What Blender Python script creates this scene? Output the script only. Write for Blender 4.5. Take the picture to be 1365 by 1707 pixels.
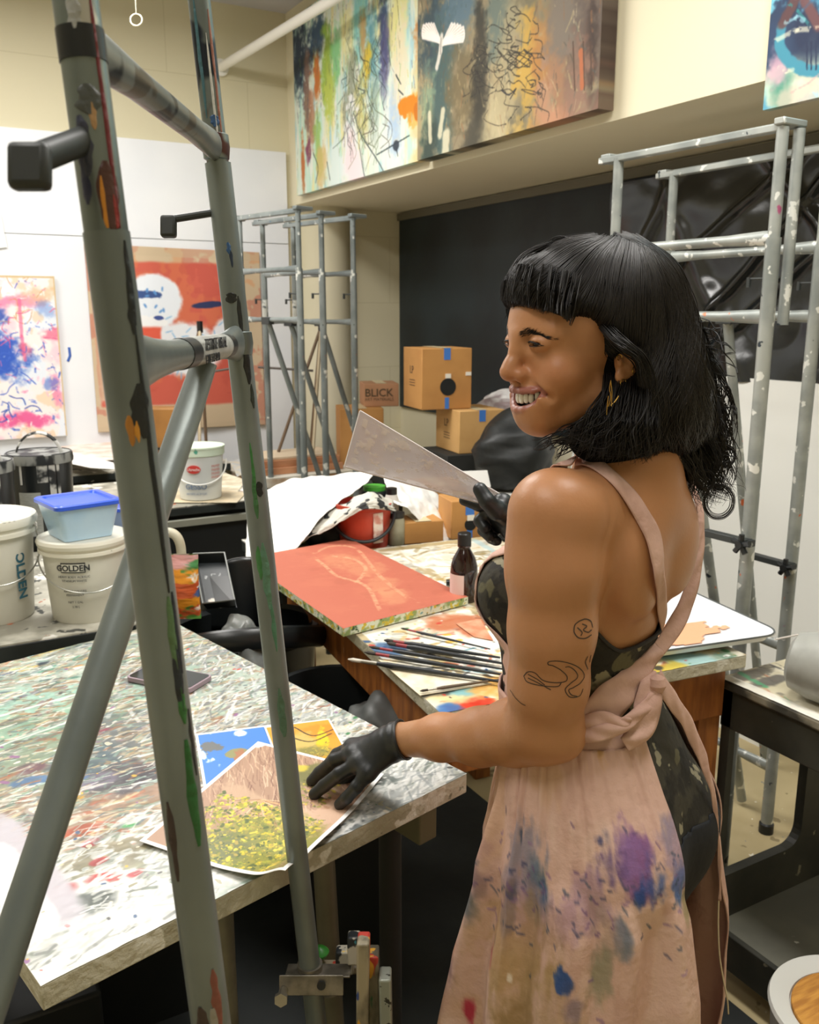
import bpy, bmesh, math, random
import numpy as np
from mathutils import Vector, Matrix

random.seed(7)
SC = bpy.context.scene
for o in list(bpy.data.objects):
    bpy.data.objects.remove(o)

# ------------------------------------------------------------------ camera
CAMH, FPX, PITCH, YAW = 1.6, 1500.0, math.radians(12.5), math.radians(29.4)
cam_d = bpy.data.cameras.new('camera')
cam = bpy.data.objects.new('camera', cam_d)
SC.collection.objects.link(cam)
cam.location = (0, 0, CAMH)
cam.rotation_euler = (math.pi / 2 - PITCH, 0, -YAW)
cam_d.sensor_fit = 'HORIZONTAL'
cam_d.sensor_width = 36
cam_d.lens = 36 * FPX / 1365
cam_d.clip_start = 0.05
cam_d.dof.use_dof = True
cam_d.dof.focus_distance = 1.15
cam_d.dof.aperture_fstop = 15
SC.camera = cam

# ------------------------------------------------------------------ world, lights, exposure
world = bpy.data.worlds.new('world')
SC.world = world
world.use_nodes = True
world.node_tree.nodes['Background'].inputs[0].default_value = (0.75, 0.8, 0.85, 1)
world.node_tree.nodes['Background'].inputs[1].default_value = 0.3
SC.view_settings.view_transform = 'Standard'
SC.view_settings.look = 'None'
SC.view_settings.gamma = 1.0
SC.view_settings.exposure = 0.0
LIGHTS = [  # x, y, sx, sy, watts (ceiling fluorescents)
    (0.75, 3.4, 0.5, 1.3, 50),
    (-0.5, 3.6, 0.5, 1.3, 42),
    (1.30, 1.0, 0.5, 1.3, 46),
    (-0.4, 0.6, 0.5, 1.3, 20),
]
for lx, ly, sx, sy, w in LIGHTS:
    ld = bpy.data.lights.new('ceiling_light_lamp', 'AREA')
    ld.shape = 'RECTANGLE'; ld.size = sx; ld.size_y = sy; ld.energy = w
    ld.color = (1.0, 0.98, 0.95)
    lo = bpy.data.objects.new('ceiling_light_lamp', ld)
    SC.collection.objects.link(lo)
    lo.location = (lx, ly, 3.12)

# ------------------------------------------------------------------ helpers
_cp, _sp, _cy, _sy = math.cos(PITCH), math.sin(PITCH), math.cos(YAW), math.sin(YAW)
# rows: camera right, camera up, camera forward in world axes
CR = np.array([_cy, -_sy, 0.0])
CF = np.array([_sy * _cp, _cy * _cp, -_sp])
CU = np.array([_sy * _sp, _cy * _sp, _cp])
C0 = np.array([0, 0, CAMH])

def ray(px, py):
    return CF + CR * ((px - 682.5) / FPX) - CU * ((py - 853.5) / FPX)
def W(px, py, d):
    return C0 + ray(px, py) * d
def onz(px, py, z):
    r = ray(px, py); return C0 + r * ((z - CAMH) / r[2])
def ony(px, py, y):
    r = ray(px, py); return C0 + r * (y / r[1])
def onx(px, py, x):
    r = ray(px, py); return C0 + r * (x / r[0])
def V(a): return Vector((float(a[0]), float(a[1]), float(a[2])))

def s2l(c):
    c = np.asarray(c, dtype=float)
    return np.where(c <= 0.04045, c / 12.92, ((c + 0.055) / 1.055) ** 2.4)
def hx(h):
    h = h.lstrip('#')
    return np.array([int(h[i:i + 2], 16) / 255 for i in (0, 2, 4)])
def lin(h):
    return tuple(s2l(hx(h))) + (1.0,)

MATS = {}
def mat(name, col, rough=0.6, metal=0.0, col2=None, scale=8, detail=4, bump=0.0, bscale=None,
        spots=None, trans=0.0, emit=None, stretch=(1, 1, 1), lo=0.35, hi=0.65, spec=None, sss=0.0, coat=0.0, alpha=1.0):
    """procedural principled material; spots = list of (hex, scale, threshold)"""
    if name in MATS: return MATS[name]
    m = bpy.data.materials.new(name); m.use_nodes = True
    nt = m.node_tree; N = nt.nodes; L = nt.links
    b = N['Principled BSDF']
    b.inputs['Roughness'].default_value = rough
    b.inputs['Metallic'].default_value = metal
    if spec is not None: b.inputs['Specular IOR Level'].default_value = spec
    if trans: b.inputs['Transmission Weight'].default_value = trans
    if coat: b.inputs['Coat Weight'].default_value = coat
    if sss:
        b.inputs['Subsurface Weight'].default_value = sss
        b.inputs['Subsurface Radius'].default_value = (0.012, 0.005, 0.003)
        b.inputs['Subsurface Scale'].default_value = 1.0
    if alpha < 1: b.inputs['Alpha'].default_value = alpha
    if emit: 
        b.inputs['Emission Color'].default_value = lin(emit[0]); b.inputs['Emission Strength'].default_value = emit[1]
    tc = N.new('ShaderNodeTexCoord'); mp = N.new('ShaderNodeMapping')
    mp.inputs['Scale'].default_value = stretch
    L.new(tc.outputs['Object'], mp.inputs['Vector'])
    def noise(sc, det=4, seed=0.0):
        n = N.new('ShaderNodeTexNoise'); n.inputs['Scale'].default_value = sc
        n.inputs['Detail'].default_value = det
        mm = N.new('ShaderNodeMapping'); mm.inputs['Location'].default_value = (seed, seed * 1.7, -seed)
        L.new(mp.outputs[0], mm.inputs['Vector']); L.new(mm.outputs[0], n.inputs['Vector'])
        return n.outputs['Fac']
    def ramp(fac, a, bb):
        r = N.new('ShaderNodeMapRange'); r.interpolation_type = 'SMOOTHSTEP'
        r.inputs['From Min'].default_value = a; r.inputs['From Max'].default_value = bb
        L.new(fac, r.inputs['Value']); return r.outputs['Result']
    def mix(fac, a, bb):
        x = N.new('ShaderNodeMix'); x.data_type = 'RGBA'
        L.new(fac, x.inputs[0])
        for v, i in ((a, 6), (bb, 7)):
            if isinstance(v, (tuple, list)): x.inputs[i].default_value = v
            else: L.new(v, x.inputs[i])
        return x.outputs[2]
    if col == 'ATTR':
        a = N.new('ShaderNodeAttribute'); a.attribute_name = 'Col'; cur = a.outputs['Color']
    else:
        cur = lin(col)
        if col2: cur = mix(ramp(noise(scale, detail), lo, hi), cur, lin(col2))
    if spots:
        for i, (c, sc, th) in enumerate(spots):
            cur = mix(ramp(noise(sc, 3, 3.3 + i * 7.1), th, th + 0.03), cur, lin(c))
    if isinstance(cur, tuple): b.inputs['Base Color'].default_value = cur
    else: L.new(cur, b.inputs['Base Color'])
    if bump:
        bp = N.new('ShaderNodeBump'); bp.inputs['Strength'].default_value = bump
        bp.inputs['Distance'].default_value = 0.01
        L.new(noise(bscale or scale * 3, 5, 1.1), bp.inputs['Height']); L.new(bp.outputs[0], b.inputs['Normal'])
    MATS[name] = m
    return m

def tag(o, label=None, cat=None, group=None, kind=None):
    if label: o['label'] = label
    if cat: o['category'] = cat
    if group: o['group'] = group
    if kind: o['kind'] = kind
    return o
def empty(name, loc, label=None, cat=None, group=None):
    o = bpy.data.objects.new(name, None); SC.collection.objects.link(o)
    o.empty_display_size = 0.05
    o.location = V(loc); tag(o, label, cat, group)
    return o

def mk(name, verts, faces, m=None, parent=None, loc=None, smooth=True, angle=35, col=None, bevel=0, solid=0):
    """verts in world coordinates; re-based on the parent's (or own) location"""
    verts = np.asarray(verts, dtype=np.float64).reshape(-1, 3)
    root = parent
    off = np.zeros(3)
    par = parent
    while par is not None:
        off = off + np.array(par.location); par = par.parent
    if parent is None:
        if loc is None:
            loc = np.array([(verts[:, 0].min() + verts[:, 0].max()) / 2, (verts[:, 1].min() + verts[:, 1].max()) / 2, verts[:, 2].min()])
        off = np.array(loc)
    me = bpy.data.meshes.new(name)
    v = verts - off
    if isinstance(faces, np.ndarray):
        n = faces.shape[1]; nf = len(faces)
        me.vertices.add(len(v)); me.vertices.foreach_set('co', v.astype(np.float32).ravel())
        me.loops.add(nf * n); me.loops.foreach_set('vertex_index', faces.astype(np.int32).ravel())
        me.polygons.add(nf); me.polygons.foreach_set('loop_start', np.arange(0, nf * n, n, dtype=np.int32))
        me.update(calc_edges=True)
    else:
        me.from_pydata([tuple(x) for x in v], [], [tuple(f) for f in faces]); me.update()
    if smooth:
        me.shade_smooth()
        if angle < 180: me.set_sharp_from_angle(angle=math.radians(angle))
    if col is not None:
        ca = me.color_attributes.new('Col', 'FLOAT_COLOR', 'POINT')
        c4 = np.ones((len(v), 4), dtype=np.float32); c4[:, :3] = s2l(np.asarray(col).reshape(-1, 3))
        ca.data.foreach_set('color', c4.ravel())
    if m: me.materials.append(m)
    o = bpy.data.objects.new(name, me); SC.collection.objects.link(o)
    if parent is not None: o.parent = parent
    else: o.location = V(loc)
    if bevel:
        b = o.modifiers.new('bevel', 'BEVEL'); b.width = bevel; b.segments = 2; b.limit_method = 'ANGLE'; b.angle_limit = math.radians(40)
    if solid:
        s = o.modifiers.new('solid', 'SOLIDIFY'); s.thickness = solid; s.offset = 0
    return o

class MB:
    def __init__(s): s.v = []; s.f = []
    def add(s, vs, fs):
        n = len(s.v); s.v += [np.array(x, dtype=float) for x in vs]; s.f += [tuple(i + n for i in f) for f in fs]; return s
    def box(s, x0, x1, y0, y1, z0, z1):
        vs = [(x, y, z) for x in (x0, x1) for y in (y0, y1) for z in (z0, z1)]
        return s.add(vs, [(0, 1, 3, 2), (4, 6, 7, 5), (0, 4, 5, 1), (2, 3, 7, 6), (0, 2, 6, 4), (1, 5, 7, 3)])
    def obox(s, c, ax, ay, az):
        """oriented box: centre and three half-vectors"""
        c, ax, ay, az = (np.array(q, dtype=float) for q in (c, ax, ay, az))
        if np.dot(np.cross(ax, ay), az) < 0: az = -az
        vs = [c + ax * i + ay * j + az * k for i in (-1, 1) for j in (-1, 1) for k in (-1, 1)]
        return s.add(vs, [(0, 1, 3, 2), (4, 6, 7, 5), (0, 4, 5, 1), (2, 3, 7, 6), (0, 2, 6, 4), (1, 5, 7, 3)])
    def prism(s, poly, up):
        """poly: list of 3-D points; extruded along up"""
        up = np.array(up, dtype=float); n = len(poly)
        P = [np.array(q, dtype=float) for q in poly]
        nr = sum((np.cross(P[i] - P[0], P[(i + 1) % n] - P[0]) for i in range(n)), np.zeros(3))
        if np.dot(nr, up) < 0: P = P[::-1]
        vs = P + [q + up for q in P]
        fs = [tuple(range(n))[::-1], tuple(range(n, 2 * n))] + [(i, (i + 1) % n, (i + 1) % n + n, i + n) for i in range(n)]
        return s.add(vs, fs)
    def tube(s, pts, r, n=16, cap=True, sq=1.0, upv=(0, 0, 1)):
        pts = [np.array(q, dtype=float) for q in pts]
        rs = r if isinstance(r, (list, tuple, np.ndarray)) else [r] * len(pts)
        base = len(s.v); u = None
        for i, q in enumerate(pts):
            t = pts[min(i + 1, len(pts) - 1)] - pts[max(i - 1, 0)]; t = t / (np.linalg.norm(t) + 1e-12)
            if u is None:
                u = np.array(upv, dtype=float)
                if abs(np.dot(u, t)) > 0.95: u = np.array([1.0, 0.3, 0])
            u = u - t * np.dot(u, t); u /= np.linalg.norm(u); w = np.cross(t, u)
            rr = rs[i]; r1, r2 = rr if isinstance(rr, tuple) else (rr, rr * sq)
            for k in range(n):
                a = 2 * math.pi * k / n
                s.v.append(q + u * (math.cos(a) * r1) + w * (math.sin(a) * r2))
        for i in range(len(pts) - 1):
            for k in range(n):
                a = base + i * n + k; b = base + i * n + (k + 1) % n
                s.f.append((a, b, b + n, a + n))
        if cap:
            s.f.append(tuple(base + k for k in range(n))[::-1]); e = base + (len(pts) - 1) * n
            s.f.append(tuple(e + k for k in range(n)))
        return s
    def lathe(s, c, prof, n=32, sx=1.0, sy=1.0, axis=None, xdir=None):
        """prof: (radius, height) list; closed where radius is 0"""
        c = np.array(c, dtype=float); base = len(s.v)
        A = np.array([0, 0, 1.0]) if axis is None else np.array(axis, dtype=float) / np.linalg.norm(axis)
        X = np.array([1.0, 0, 0]) if xdir is None else np.array(xdir, dtype=float)
        X = X - A * np.dot(X, A); X /= np.linalg.norm(X); Y = np.cross(A, X)
        for r, h in prof:
            for k in range(n):
                a = 2 * math.pi * k / n
                s.v.append(c + X * (math.cos(a) * r * sx) + Y * (math.sin(a) * r * sy) + A * h)
        for i in range(len(prof) - 1):
            for k in range(n):
                a = base + i * n + k; b = base + i * n + (k + 1) % n
                s.f.append((a, b, b + n, a + n))
        if prof[0][0] > 0: s.f.append(tuple(base + k for k in range(n))[::-1])
        if prof[-1][0] > 0:
            e = base + (len(prof) - 1) * n; s.f.append(tuple(e + k for k in range(n)))
        return s
    def build(s, name, m=None, parent=None, **kw):
        return mk(name, s.v, s.f, m, parent, **kw)

def spline(pts, n):
    """Catmull-Rom through points (any dimension) -> n samples"""
    P = np.array(pts, dtype=float); m = len(P)
    P2 = np.vstack([2 * P[0] - P[1], P, 2 * P[-1] - P[-2]])
    t = np.linspace(0, m - 1 - 1e-9, n); i = t.astype(int); f = (t - i)[:, None]
    a, b, c, d = P2[i], P2[i + 1], P2[i + 2], P2[i + 3]
    return 0.5 * (2 * b + (c - a) * f + (2 * a - 5 * b + 4 * c - d) * f ** 2 + (3 * b - a - 3 * c + d) * f ** 3)

# ------------------------------------------------------------------ painted colour fields (paint on real surfaces)
def vnoise(h, w, cy, cx, rng):
    cy = max(1, int(cy)); cx = max(1, int(cx))
    g = rng.random((cy + 3, cx + 3))
    y = np.linspace(0, cy, h); x = np.linspace(0, cx, w)
    yi = y.astype(int); xi = x.astype(int); yf = y - yi; xf = x - xi
    yf = yf * yf * (3 - 2 * yf); xf = xf * xf * (3 - 2 * xf)
    a = g[yi][:, xi]; b = g[yi][:, xi + 1]; c = g[yi + 1][:, xi]; d = g[yi + 1][:, xi + 1]
    return (a * (1 - xf) + b * xf) * (1 - yf)[:, None] + (c * (1 - xf) + d * xf) * yf[:, None]
def fbm(h, w, cy, cx, rng, o=4):
    r = np.zeros((h, w)); a = 1.0; t = 0
    for k in range(o):
        r += a * vnoise(h, w, cy * 2 ** k, cx * 2 ** k, rng); t += a; a *= 0.55
    return r / t
def sst(x, a, b):
    t = np.clip((x - a) / (b - a + 1e-9), 0, 1); return t * t * (3 - 2 * t)

class Cv:
    """colour field; u to the right 0..1, v downwards 0..1; asp = width/height"""
    def __init__(s, h, w, base, asp=1.0, seed=1):
        s.h, s.w, s.asp = h, w, asp; s.rng = np.random.default_rng(seed)
        s.a = np.ones((h, w, 3)) * hx(base)
        s.U, s.Vv = np.meshgrid(np.linspace(0, 1, w), np.linspace(0, 1, h))
        s.n1 = fbm(h, w, 12, 12 * asp, s.rng, 4) - 0.5; s.n2 = fbm(h, w, 40, 40 * asp, s.rng, 3) - 0.5
        s.n3 = fbm(h, w, 6, 6 * asp, s.rng, 4) - 0.5
    def over(s, m, c, al=1.0):
        c = hx(c) if isinstance(c, str) else np.array(c)
        m = (m * al)[..., None]; s.a = s.a * (1 - m) + c * m; return s
    def noise(s, c, cy, cx, th, soft=0.08, al=1.0, o=4, ang=0.0):
        n = fbm(s.h, s.w, cy, cx, s.rng, o)
        return s.over(sst(n, th, th + soft), c, al)
    def blob(s, x, y, rx, ry, c, al=1.0, soft=0.3, ang=0.0, rough=0.5):
        du = (s.U - x) * s.asp; dv = s.Vv - y; ca, sa = math.cos(ang), math.sin(ang)
        e = np.sqrt(((du * ca + dv * sa) / (rx * s.asp)) ** 2 + ((-du * sa + dv * ca) / ry) ** 2)
        e = e + rough * (s.n1 * 1.5 + s.n2 * 0.8)
        return s.over(1 - sst(e, 1 - soft, 1 + soft * 0.3), c, al)
    def line(s, pts, w, c, al=1.0, dry=0.0, soft=0.35):
        """w in units of height"""
        for (x0, y0), (x1, y1) in zip(pts[:-1], pts[1:]):
            pad = w * 1.6 + 0.01
            j0 = int(max(0, (min(y0, y1) - pad) * s.h)); j1 = int(min(s.h, (max(y0, y1) + pad) * s.h + 2))
            i0 = int(max(0, (min(x0, x1) - pad / s.asp) * s.w)); i1 = int(min(s.w, (max(x0, x1) + pad / s.asp) * s.w + 2))
            if j1 <= j0 or i1 <= i0: continue
            U = s.U[j0:j1, i0:i1] * s.asp; Q = s.Vv[j0:j1, i0:i1]
            ax, ay, bx, by = x0 * s.asp, y0, x1 * s.asp, y1
            dx, dy = bx - ax, by - ay; L2 = dx * dx + dy * dy + 1e-12
            t = np.clip(((U - ax) * dx + (Q - ay) * dy) / L2, 0, 1)
            d = np.hypot(U - ax - t * dx, Q - ay - t * dy) / (w / 2)
            d = d + s.n2[j0:j1, i0:i1] * 0.6
            m = 1 - sst(d, 1 - soft, 1 + soft)
            if dry: m = m * sst(s.n2[j0:j1, i0:i1] + 0.5, dry, dry + 0.1)
            cc = hx(c) if isinstance(c, str) else np.array(c)
            m = (m * al)[..., None]; s.a[j0:j1, i0:i1] = s.a[j0:j1, i0:i1] * (1 - m) + cc * m
        return s
    def scrib(s, x, y, r, n, w, c, al=0.9, k=3, ay=1.0):
        for _ in range(n):
            p = [(x + s.rng.normal() * r / s.asp, y + s.rng.normal() * r * ay)]
            a = s.rng.random() * 6.28
            for _ in range(k):
                a += s.rng.normal() * 0.9
                p.append((p[-1][0] + math.cos(a) * r * 0.4 / s.asp, p[-1][1] + math.sin(a) * r * 0.4 * ay))
            s.line([tuple(q) for q in spline(p, k * 4)], w, c, al)
        return s
    def strokes(s, box, n, length, w, cols, ang=0.0, var=0.3, al=0.8, dry=0.4):
        x0, y0, x1, y1 = box
        for _ in range(n):
            x = x0 + s.rng.random() * (x1 - x0); y = y0 + s.rng.random() * (y1 - y0)
            a = ang + s.rng.normal() * var; L = length * (0.4 + s.rng.random())
            dx, dy = math.cos(a) * L / s.asp, math.sin(a) * L
            bnd = s.rng.normal() * 0.15 * L
            c = cols[int(s.rng.integers(len(cols)))]
            s.line([(x, y), (x + dx / 2, y + dy / 2 + bnd), (x + dx, y + dy)], w * (0.4 + s.rng.random()), c, al * (0.5 + 0.5 * s.rng.random()), dry)
        return s
    def dots(s, box, n, r, cols, al=0.9):
        x0, y0, x1, y1 = box
        for _ in range(n):
            x = x0 + s.rng.random() * (x1 - x0); y = y0 + s.rng.random() * (y1 - y0)
            q = r * (0.3 + s.rng.random() ** 2)
            s.line([(x, y), (x + s.rng.normal() * q / s.asp, y + s.rng.normal() * q)], q * 2, cols[int(s.rng.integers(len(cols)))], al)
        return s
    def sample(s, u, v):
        i = np.clip((np.asarray(u) * (s.w - 1)), 0, s.w - 1).astype(int); j = np.clip((np.asarray(v) * (s.h - 1)), 0, s.h - 1).astype(int)
        return s.a[j, i]

PAINTM = dict(canvas=mat('paint_matte', 'ATTR', 0.7), gloss=mat('paint_gloss', 'ATTR', 0.38), paper=mat('print_paper', 'ATTR', 0.42))
def painted(name, cv, p00, p10, p01, m='canvas', parent=None, off=0.0, disp=0.0, bend=None, **kw):
    """rectangular painted surface: p00 = top-left, p10 = top-right, p01 = bottom-left (world)"""
    p00, p10, p01 = (np.array(q, dtype=float) for q in (p00, p10, p01))
    h, w = cv.h, cv.w; ex = p10 - p00; ey = p01 - p00; nrm = np.cross(ey, ex); nrm /= np.linalg.norm(nrm)
    P = p00 + cv.U[..., None] * ex + cv.Vv[..., None] * ey + nrm * off
    if disp: P = P + nrm * (cv.n2 * disp)[..., None]
    if bend is not None: P = P + nrm * bend(cv.U, cv.Vv)[..., None]
    idx = np.arange(h * w).reshape(h, w)
    f = np.stack([idx[:-1, :-1], idx[1:, :-1], idx[1:, 1:], idx[:-1, 1:]], -1).reshape(-1, 4)
    return mk(name, P.reshape(-1, 3), f, PAINTM[m] if isinstance(m, str) else m, parent, col=cv.a.reshape(-1, 3), angle=180, **kw)

def lettering(name, s, size, origin, xd, yd, m, parent, extrude=0.0003, wrap=None, bold=0.0, align='LEFT'):
    """text laid out on a plane at origin with directions xd, yd; wrap=(centre, radius) bends it round a vertical axis"""
    cu = bpy.data.curves.new('text', 'FONT'); cu.body = s; cu.size = size; cu.extrude = extrude; cu.offset = bold; cu.align_x = align
    cu.resolution_u = 3
    t = bpy.data.objects.new('text', cu); SC.collection.objects.link(t)
    dg = bpy.context.evaluated_depsgraph_get(); me = bpy.data.meshes.new_from_object(t.evaluated_get(dg))
    vs = np.array([v.co[:] for v in me.vertices]); fs = [tuple(p.vertices) for p in me.polygons]
    bpy.data.objects.remove(t); bpy.data.meshes.remove(me)
    xd = np.array(xd, dtype=float); yd = np.array(yd, dtype=float); nd = np.cross(xd, yd)
    if wrap:
        c, r = np.array(wrap[0][:2], dtype=float), wrap[1]
        q = vs[:, :1] * xd + vs[:, 1:2] * yd
        o = np.array(origin, dtype=float); hxd = np.array([xd[0], xd[1]])
        a0 = math.atan2(o[1] - c[1], o[0] - c[0])
        tang = np.array([-math.sin(a0), math.cos(a0)])
        lat = q[:, 0] * tang[0] + q[:, 1] * tang[1]
        a = a0 + lat / r; rr = r + vs[:, 2]
        P = np.stack([c[0] + np.cos(a) * rr, c[1] + np.sin(a) * rr, o[2] + q[:, 2]], -1)
    else:
        P = np.array(origin, dtype=float) + vs[:, :1] * xd + vs[:, 1:2] * yd + vs[:, 2:3] * nd
    return mk(name, P, fs, m, parent, smooth=False)

def copy_tree(o, parent=None):
    c = o.copy(); SC.collection.objects.link(c)
    if parent is not None: c.parent = parent
    for ch in list(o.children): copy_tree(ch, c)
    return c
# ------------------------------------------------------------------ the room
YB, XS, XA, ZS, ZC = 5.19, 2.12, 2.86, 2.21, 3.245
X0, Y0 = -2.6, -1.6
cream = mat('cream_wall_paint', 'DAD3BA', 0.8, col2='D2CBB0', scale=1.2, bump=0.05, bscale=60)
def struct(name, mb, m, **kw):
    return tag(mb.build(name, m, **kw), kind='structure')
struct('floor', MB().box(X0, XA + 0.1, Y0, YB + 0.1, -0.1, 0), mat('beige_floor', 'BFAF86', 0.55, col2='A8966E', scale=3, spots=[('E8E2D0', 25, 0.68), ('8A7B58', 14, 0.66), ('6F7A86', 31, 0.72)]))
ceil = struct('ceiling', MB().box(X0, XA + 0.1, Y0, YB + 0.1, ZC, ZC + 0.1), mat('ceiling_grey', 'C9C7CB', 0.9))
# block wall with mortar joints at the far end
blk = bpy.data.materials.new('painted_block'); blk.use_nodes = True
_n = blk.node_tree.nodes; _l = blk.node_tree.links
_tc = _n.new('ShaderNodeTexCoord'); _br = _n.new('ShaderNodeTexBrick'); _mp = _n.new('ShaderNodeMapping')
_mp.inputs['Rotation'].default_value = (math.pi / 2, 0, 0); _mp.inputs['Location'].default_value = (0.1, 0.06, 0)
_br.inputs['Scale'].default_value = 1.0; _br.inputs['Brick Width'].default_value = 0.9; _br.inputs['Row Height'].default_value = 0.4
_br.inputs['Mortar Size'].default_value = 0.003; _br.inputs['Mortar Smooth'].default_value = 0.5
_br.inputs['Color1'].default_value = lin('DAD2B4'); _br.inputs['Color2'].default_value = lin('D8D0B2'); _br.inputs['Mortar'].default_value = lin('CBC2A2')
_l.new(_tc.outputs['Object'], _mp.inputs[0]); _l.new(_mp.outputs[0], _br.inputs['Vector']); _l.new(_br.outputs['Color'], _n['Principled BSDF'].inputs['Base Color'])
_n['Principled BSDF'].inputs['Roughness'].default_value = 0.75
struct('wall_back', MB().box(X0, XA + 0.1, YB, YB + 0.1, 0, ZC), blk)
struct('wall_left', MB().box(X0 - 0.1, X0, Y0, YB + 0.1, 0, ZC), cream)
struct('wall_front', MB().box(X0, XA + 0.1, Y0 - 0.1, Y0, 0, ZC), cream)
struct('wall_right', MB().box(XA, XA + 0.1, Y0, YB, 0, ZC), cream)
# the soffit above the board alcove
struct('trim_1', MB().box(XS, XA, Y0, YB, ZS, ZC), mat('soffit_paint', 'E4DCC0', 0.8, bump=0.05, bscale=50))
# rounded column casing in the far corner
col_c = ony(557, 560, 5.19)
struct('trim_2', MB().lathe((2.34, 5.24, 0), [(0.17, 0), (0.17, ZS)], 40), cream)
# black board wall
bw = mat('black_board', '0E171C', 0.55, col2='1C282D', scale=2, bump=0.1, bscale=20)
br = MB().box(XA - 0.02, XA, 0.6, 5.17, 1.0, 2.16)
tag(br.build('chalkboard', bw), 'long black chalkboard filling the alcove wall above the cartons', 'chalkboard')
t = MB().box(XA - 0.035, XA, 0.6, 5.17, 2.16, 2.2)
struct('trim_3', t, mat('board_trim', '6A6656', 0.6))
# crinkled black plastic taped over the nearer stretch of the board
def plastic():
    rng = np.random.default_rng(3); h, w = 150, 260
    U, Q = np.meshgrid(np.linspace(0, 1, w), np.linspace(0, 1, h))
    n = fbm(h, w, 2, 3, rng, 4); rid = np.abs(fbm(h, w, 2, 4, rng, 3) - 0.5)
    fold = sum(a * np.exp(-((U - u0 - (Q - .5) * k + .05 * (n - .5)) / wd) ** 2) for u0, k, wd, a in ((.08, .3, .012, 1), (.2, -.35, .015, .8), (.31, .4, .01, 1), (.42, .25, .018, .7), (.52, -.3, .012, 1), (.6, .45, .014, .9), (.7, .35, .01, 1), (.78, -.2, .02, .8), (.86, .5, .012, 1), (.95, .2, .015, .8)))
    x = XA - 0.05 - 0.022 * fold - 0.09 * rid - 0.03 * n
    y = 0.7 + U * (3.15 - 0.7) + 0.01 * n; z = 2.14 - Q * (0.8 + 0.02 * np.sin(U * 9)) 
    P = np.stack([x, y, z], -1).reshape(-1, 3); idx = np.arange(h * w).reshape(h, w)
    f = np.stack([idx[:-1, :-1], idx[1:, :-1], idx[1:, 1:], idx[:-1, 1:]], -1).reshape(-1, 4)
    m = mat('black_plastic', '0E1418', 0.23, spec=0.7, bump=0.3, bscale=7)
    return mk('plastic_sheet', P, f, m, angle=180)
tag(plastic(), 'crinkled shiny black plastic sheet taped over the board behind the person', 'plastic sheet')
# large white panels leaning below the plastic
wp = mat('white_panel', 'EEEFEA', 0.5)
for y0, y1, dx, lb in ((1.75, 3.30, 0.0, 'large blank white panel leaning below the black plastic, just right of the curly hair'),
                       (0.75, 1.72, 0.03, 'large blank white panel at the right photo edge, behind the tilted bowl')):
    b = MB(); b.add([(XA - 0.17 + dx, y0, 0.1), (XA - 0.17 + dx, y1, 0.1), (XA - 0.15 + dx, y1, 0.1), (XA - 0.15 + dx, y0, 0.1),
                     (XA - 0.09 - dx, y0, 1.36), (XA - 0.09 - dx, y1, 1.36), (XA - 0.07 - dx, y1, 1.36), (XA - 0.07 - dx, y0, 1.36)],
                    [(0, 1, 5, 4), (1, 2, 6, 5), (2, 3, 7, 6), (3, 0, 4, 7), (4, 5, 6, 7), (3, 2, 1, 0)])
    b.add([(XA - 0.18, (y0 + y1) / 2 - 0.5, 0.0), (XA - 0.18, (y0 + y1) / 2 + 0.5, 0.0), (XA - 0.11, (y0 + y1) / 2 + 0.5, 0.0), (XA - 0.11, (y0 + y1) / 2 - 0.5, 0.0),
           (XA - 0.18, (y0 + y1) / 2 - 0.5, 0.1), (XA - 0.18, (y0 + y1) / 2 + 0.5, 0.1), (XA - 0.11, (y0 + y1) / 2 + 0.5, 0.1), (XA - 0.11, (y0 + y1) / 2 - 0.5, 0.1)],
          [(0, 1, 5, 4), (1, 2, 6, 5), (2, 3, 7, 6), (3, 0, 4, 7), (4, 5, 6, 7), (3, 2, 1, 0)])
    tag(b.build('leaning_canvas', wp, smooth=False), lb, 'panel', 'white panels under the black plastic')
# white pin board on the far wall: two sheets with a seam at z=2.0
wb = mat('white_pinboard', 'EDEFF2', 0.55, col2='E6E9EE', scale=2)
r = empty('pin_board', (0.6, 5.17, 0.5), 'white pin board covering the lower far wall behind the canvases', 'pin board')
MB().box(-1.6, 2.09, 5.162, 5.186, 1.995, 2.503).build('upper_panel', wb, r, bevel=0.002)
MB().box(-1.6, 2.09, 5.162, 5.186, 0.4, 1.992).build('lower_panel', wb, r, bevel=0.002)
# ceiling lights (light source of the room; fixtures above the frame)
for k, (lx, ly, sx, sy, w) in enumerate(LIGHTS):
    r = empty('ceiling_light', (lx, ly, 3.14), 'fluorescent ceiling light fixture, ' + ['over the cartons side of the far tables', 'over the black pails', 'over the person', 'over the painted table in front'][k], 'ceiling light')
    MB().box(lx - sx / 2 - .03, lx + sx / 2 + .03, ly - sy / 2 - .03, ly + sy / 2 + .03, 3.15, ZC).build('housing', mat('white_metal', 'E8E8E4', 0.4), r, bevel=0.004)
    MB().box(lx - sx / 2, lx + sx / 2, ly - sy / 2, ly + sy / 2, 3.14, 3.15).build('diffuser', mat('lit_diffuser', 'FFFFFF', 0.5, emit=('FFF4E0', 2.0)), r)
# white conduit pipe crossing from the far wall to the soffit
a, b_ = ony(368, 112, 5.17), W(600, -28, 3.9)
r = empty('conduit_pipe', a, 'white pipe running from the far wall up towards the ceiling, above the first painting', 'pipe')
p = MB().tube([a, b_ + (b_ - a) * 0.25], 0.024, 20); p.build('pipe', mat('white_pipe', 'EFEDE6', 0.4), r)
MB().tube([a + (0, 0.018, 0), a], 0.045, 20).build('wall_flange', MATS['white_pipe'], r)
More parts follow.
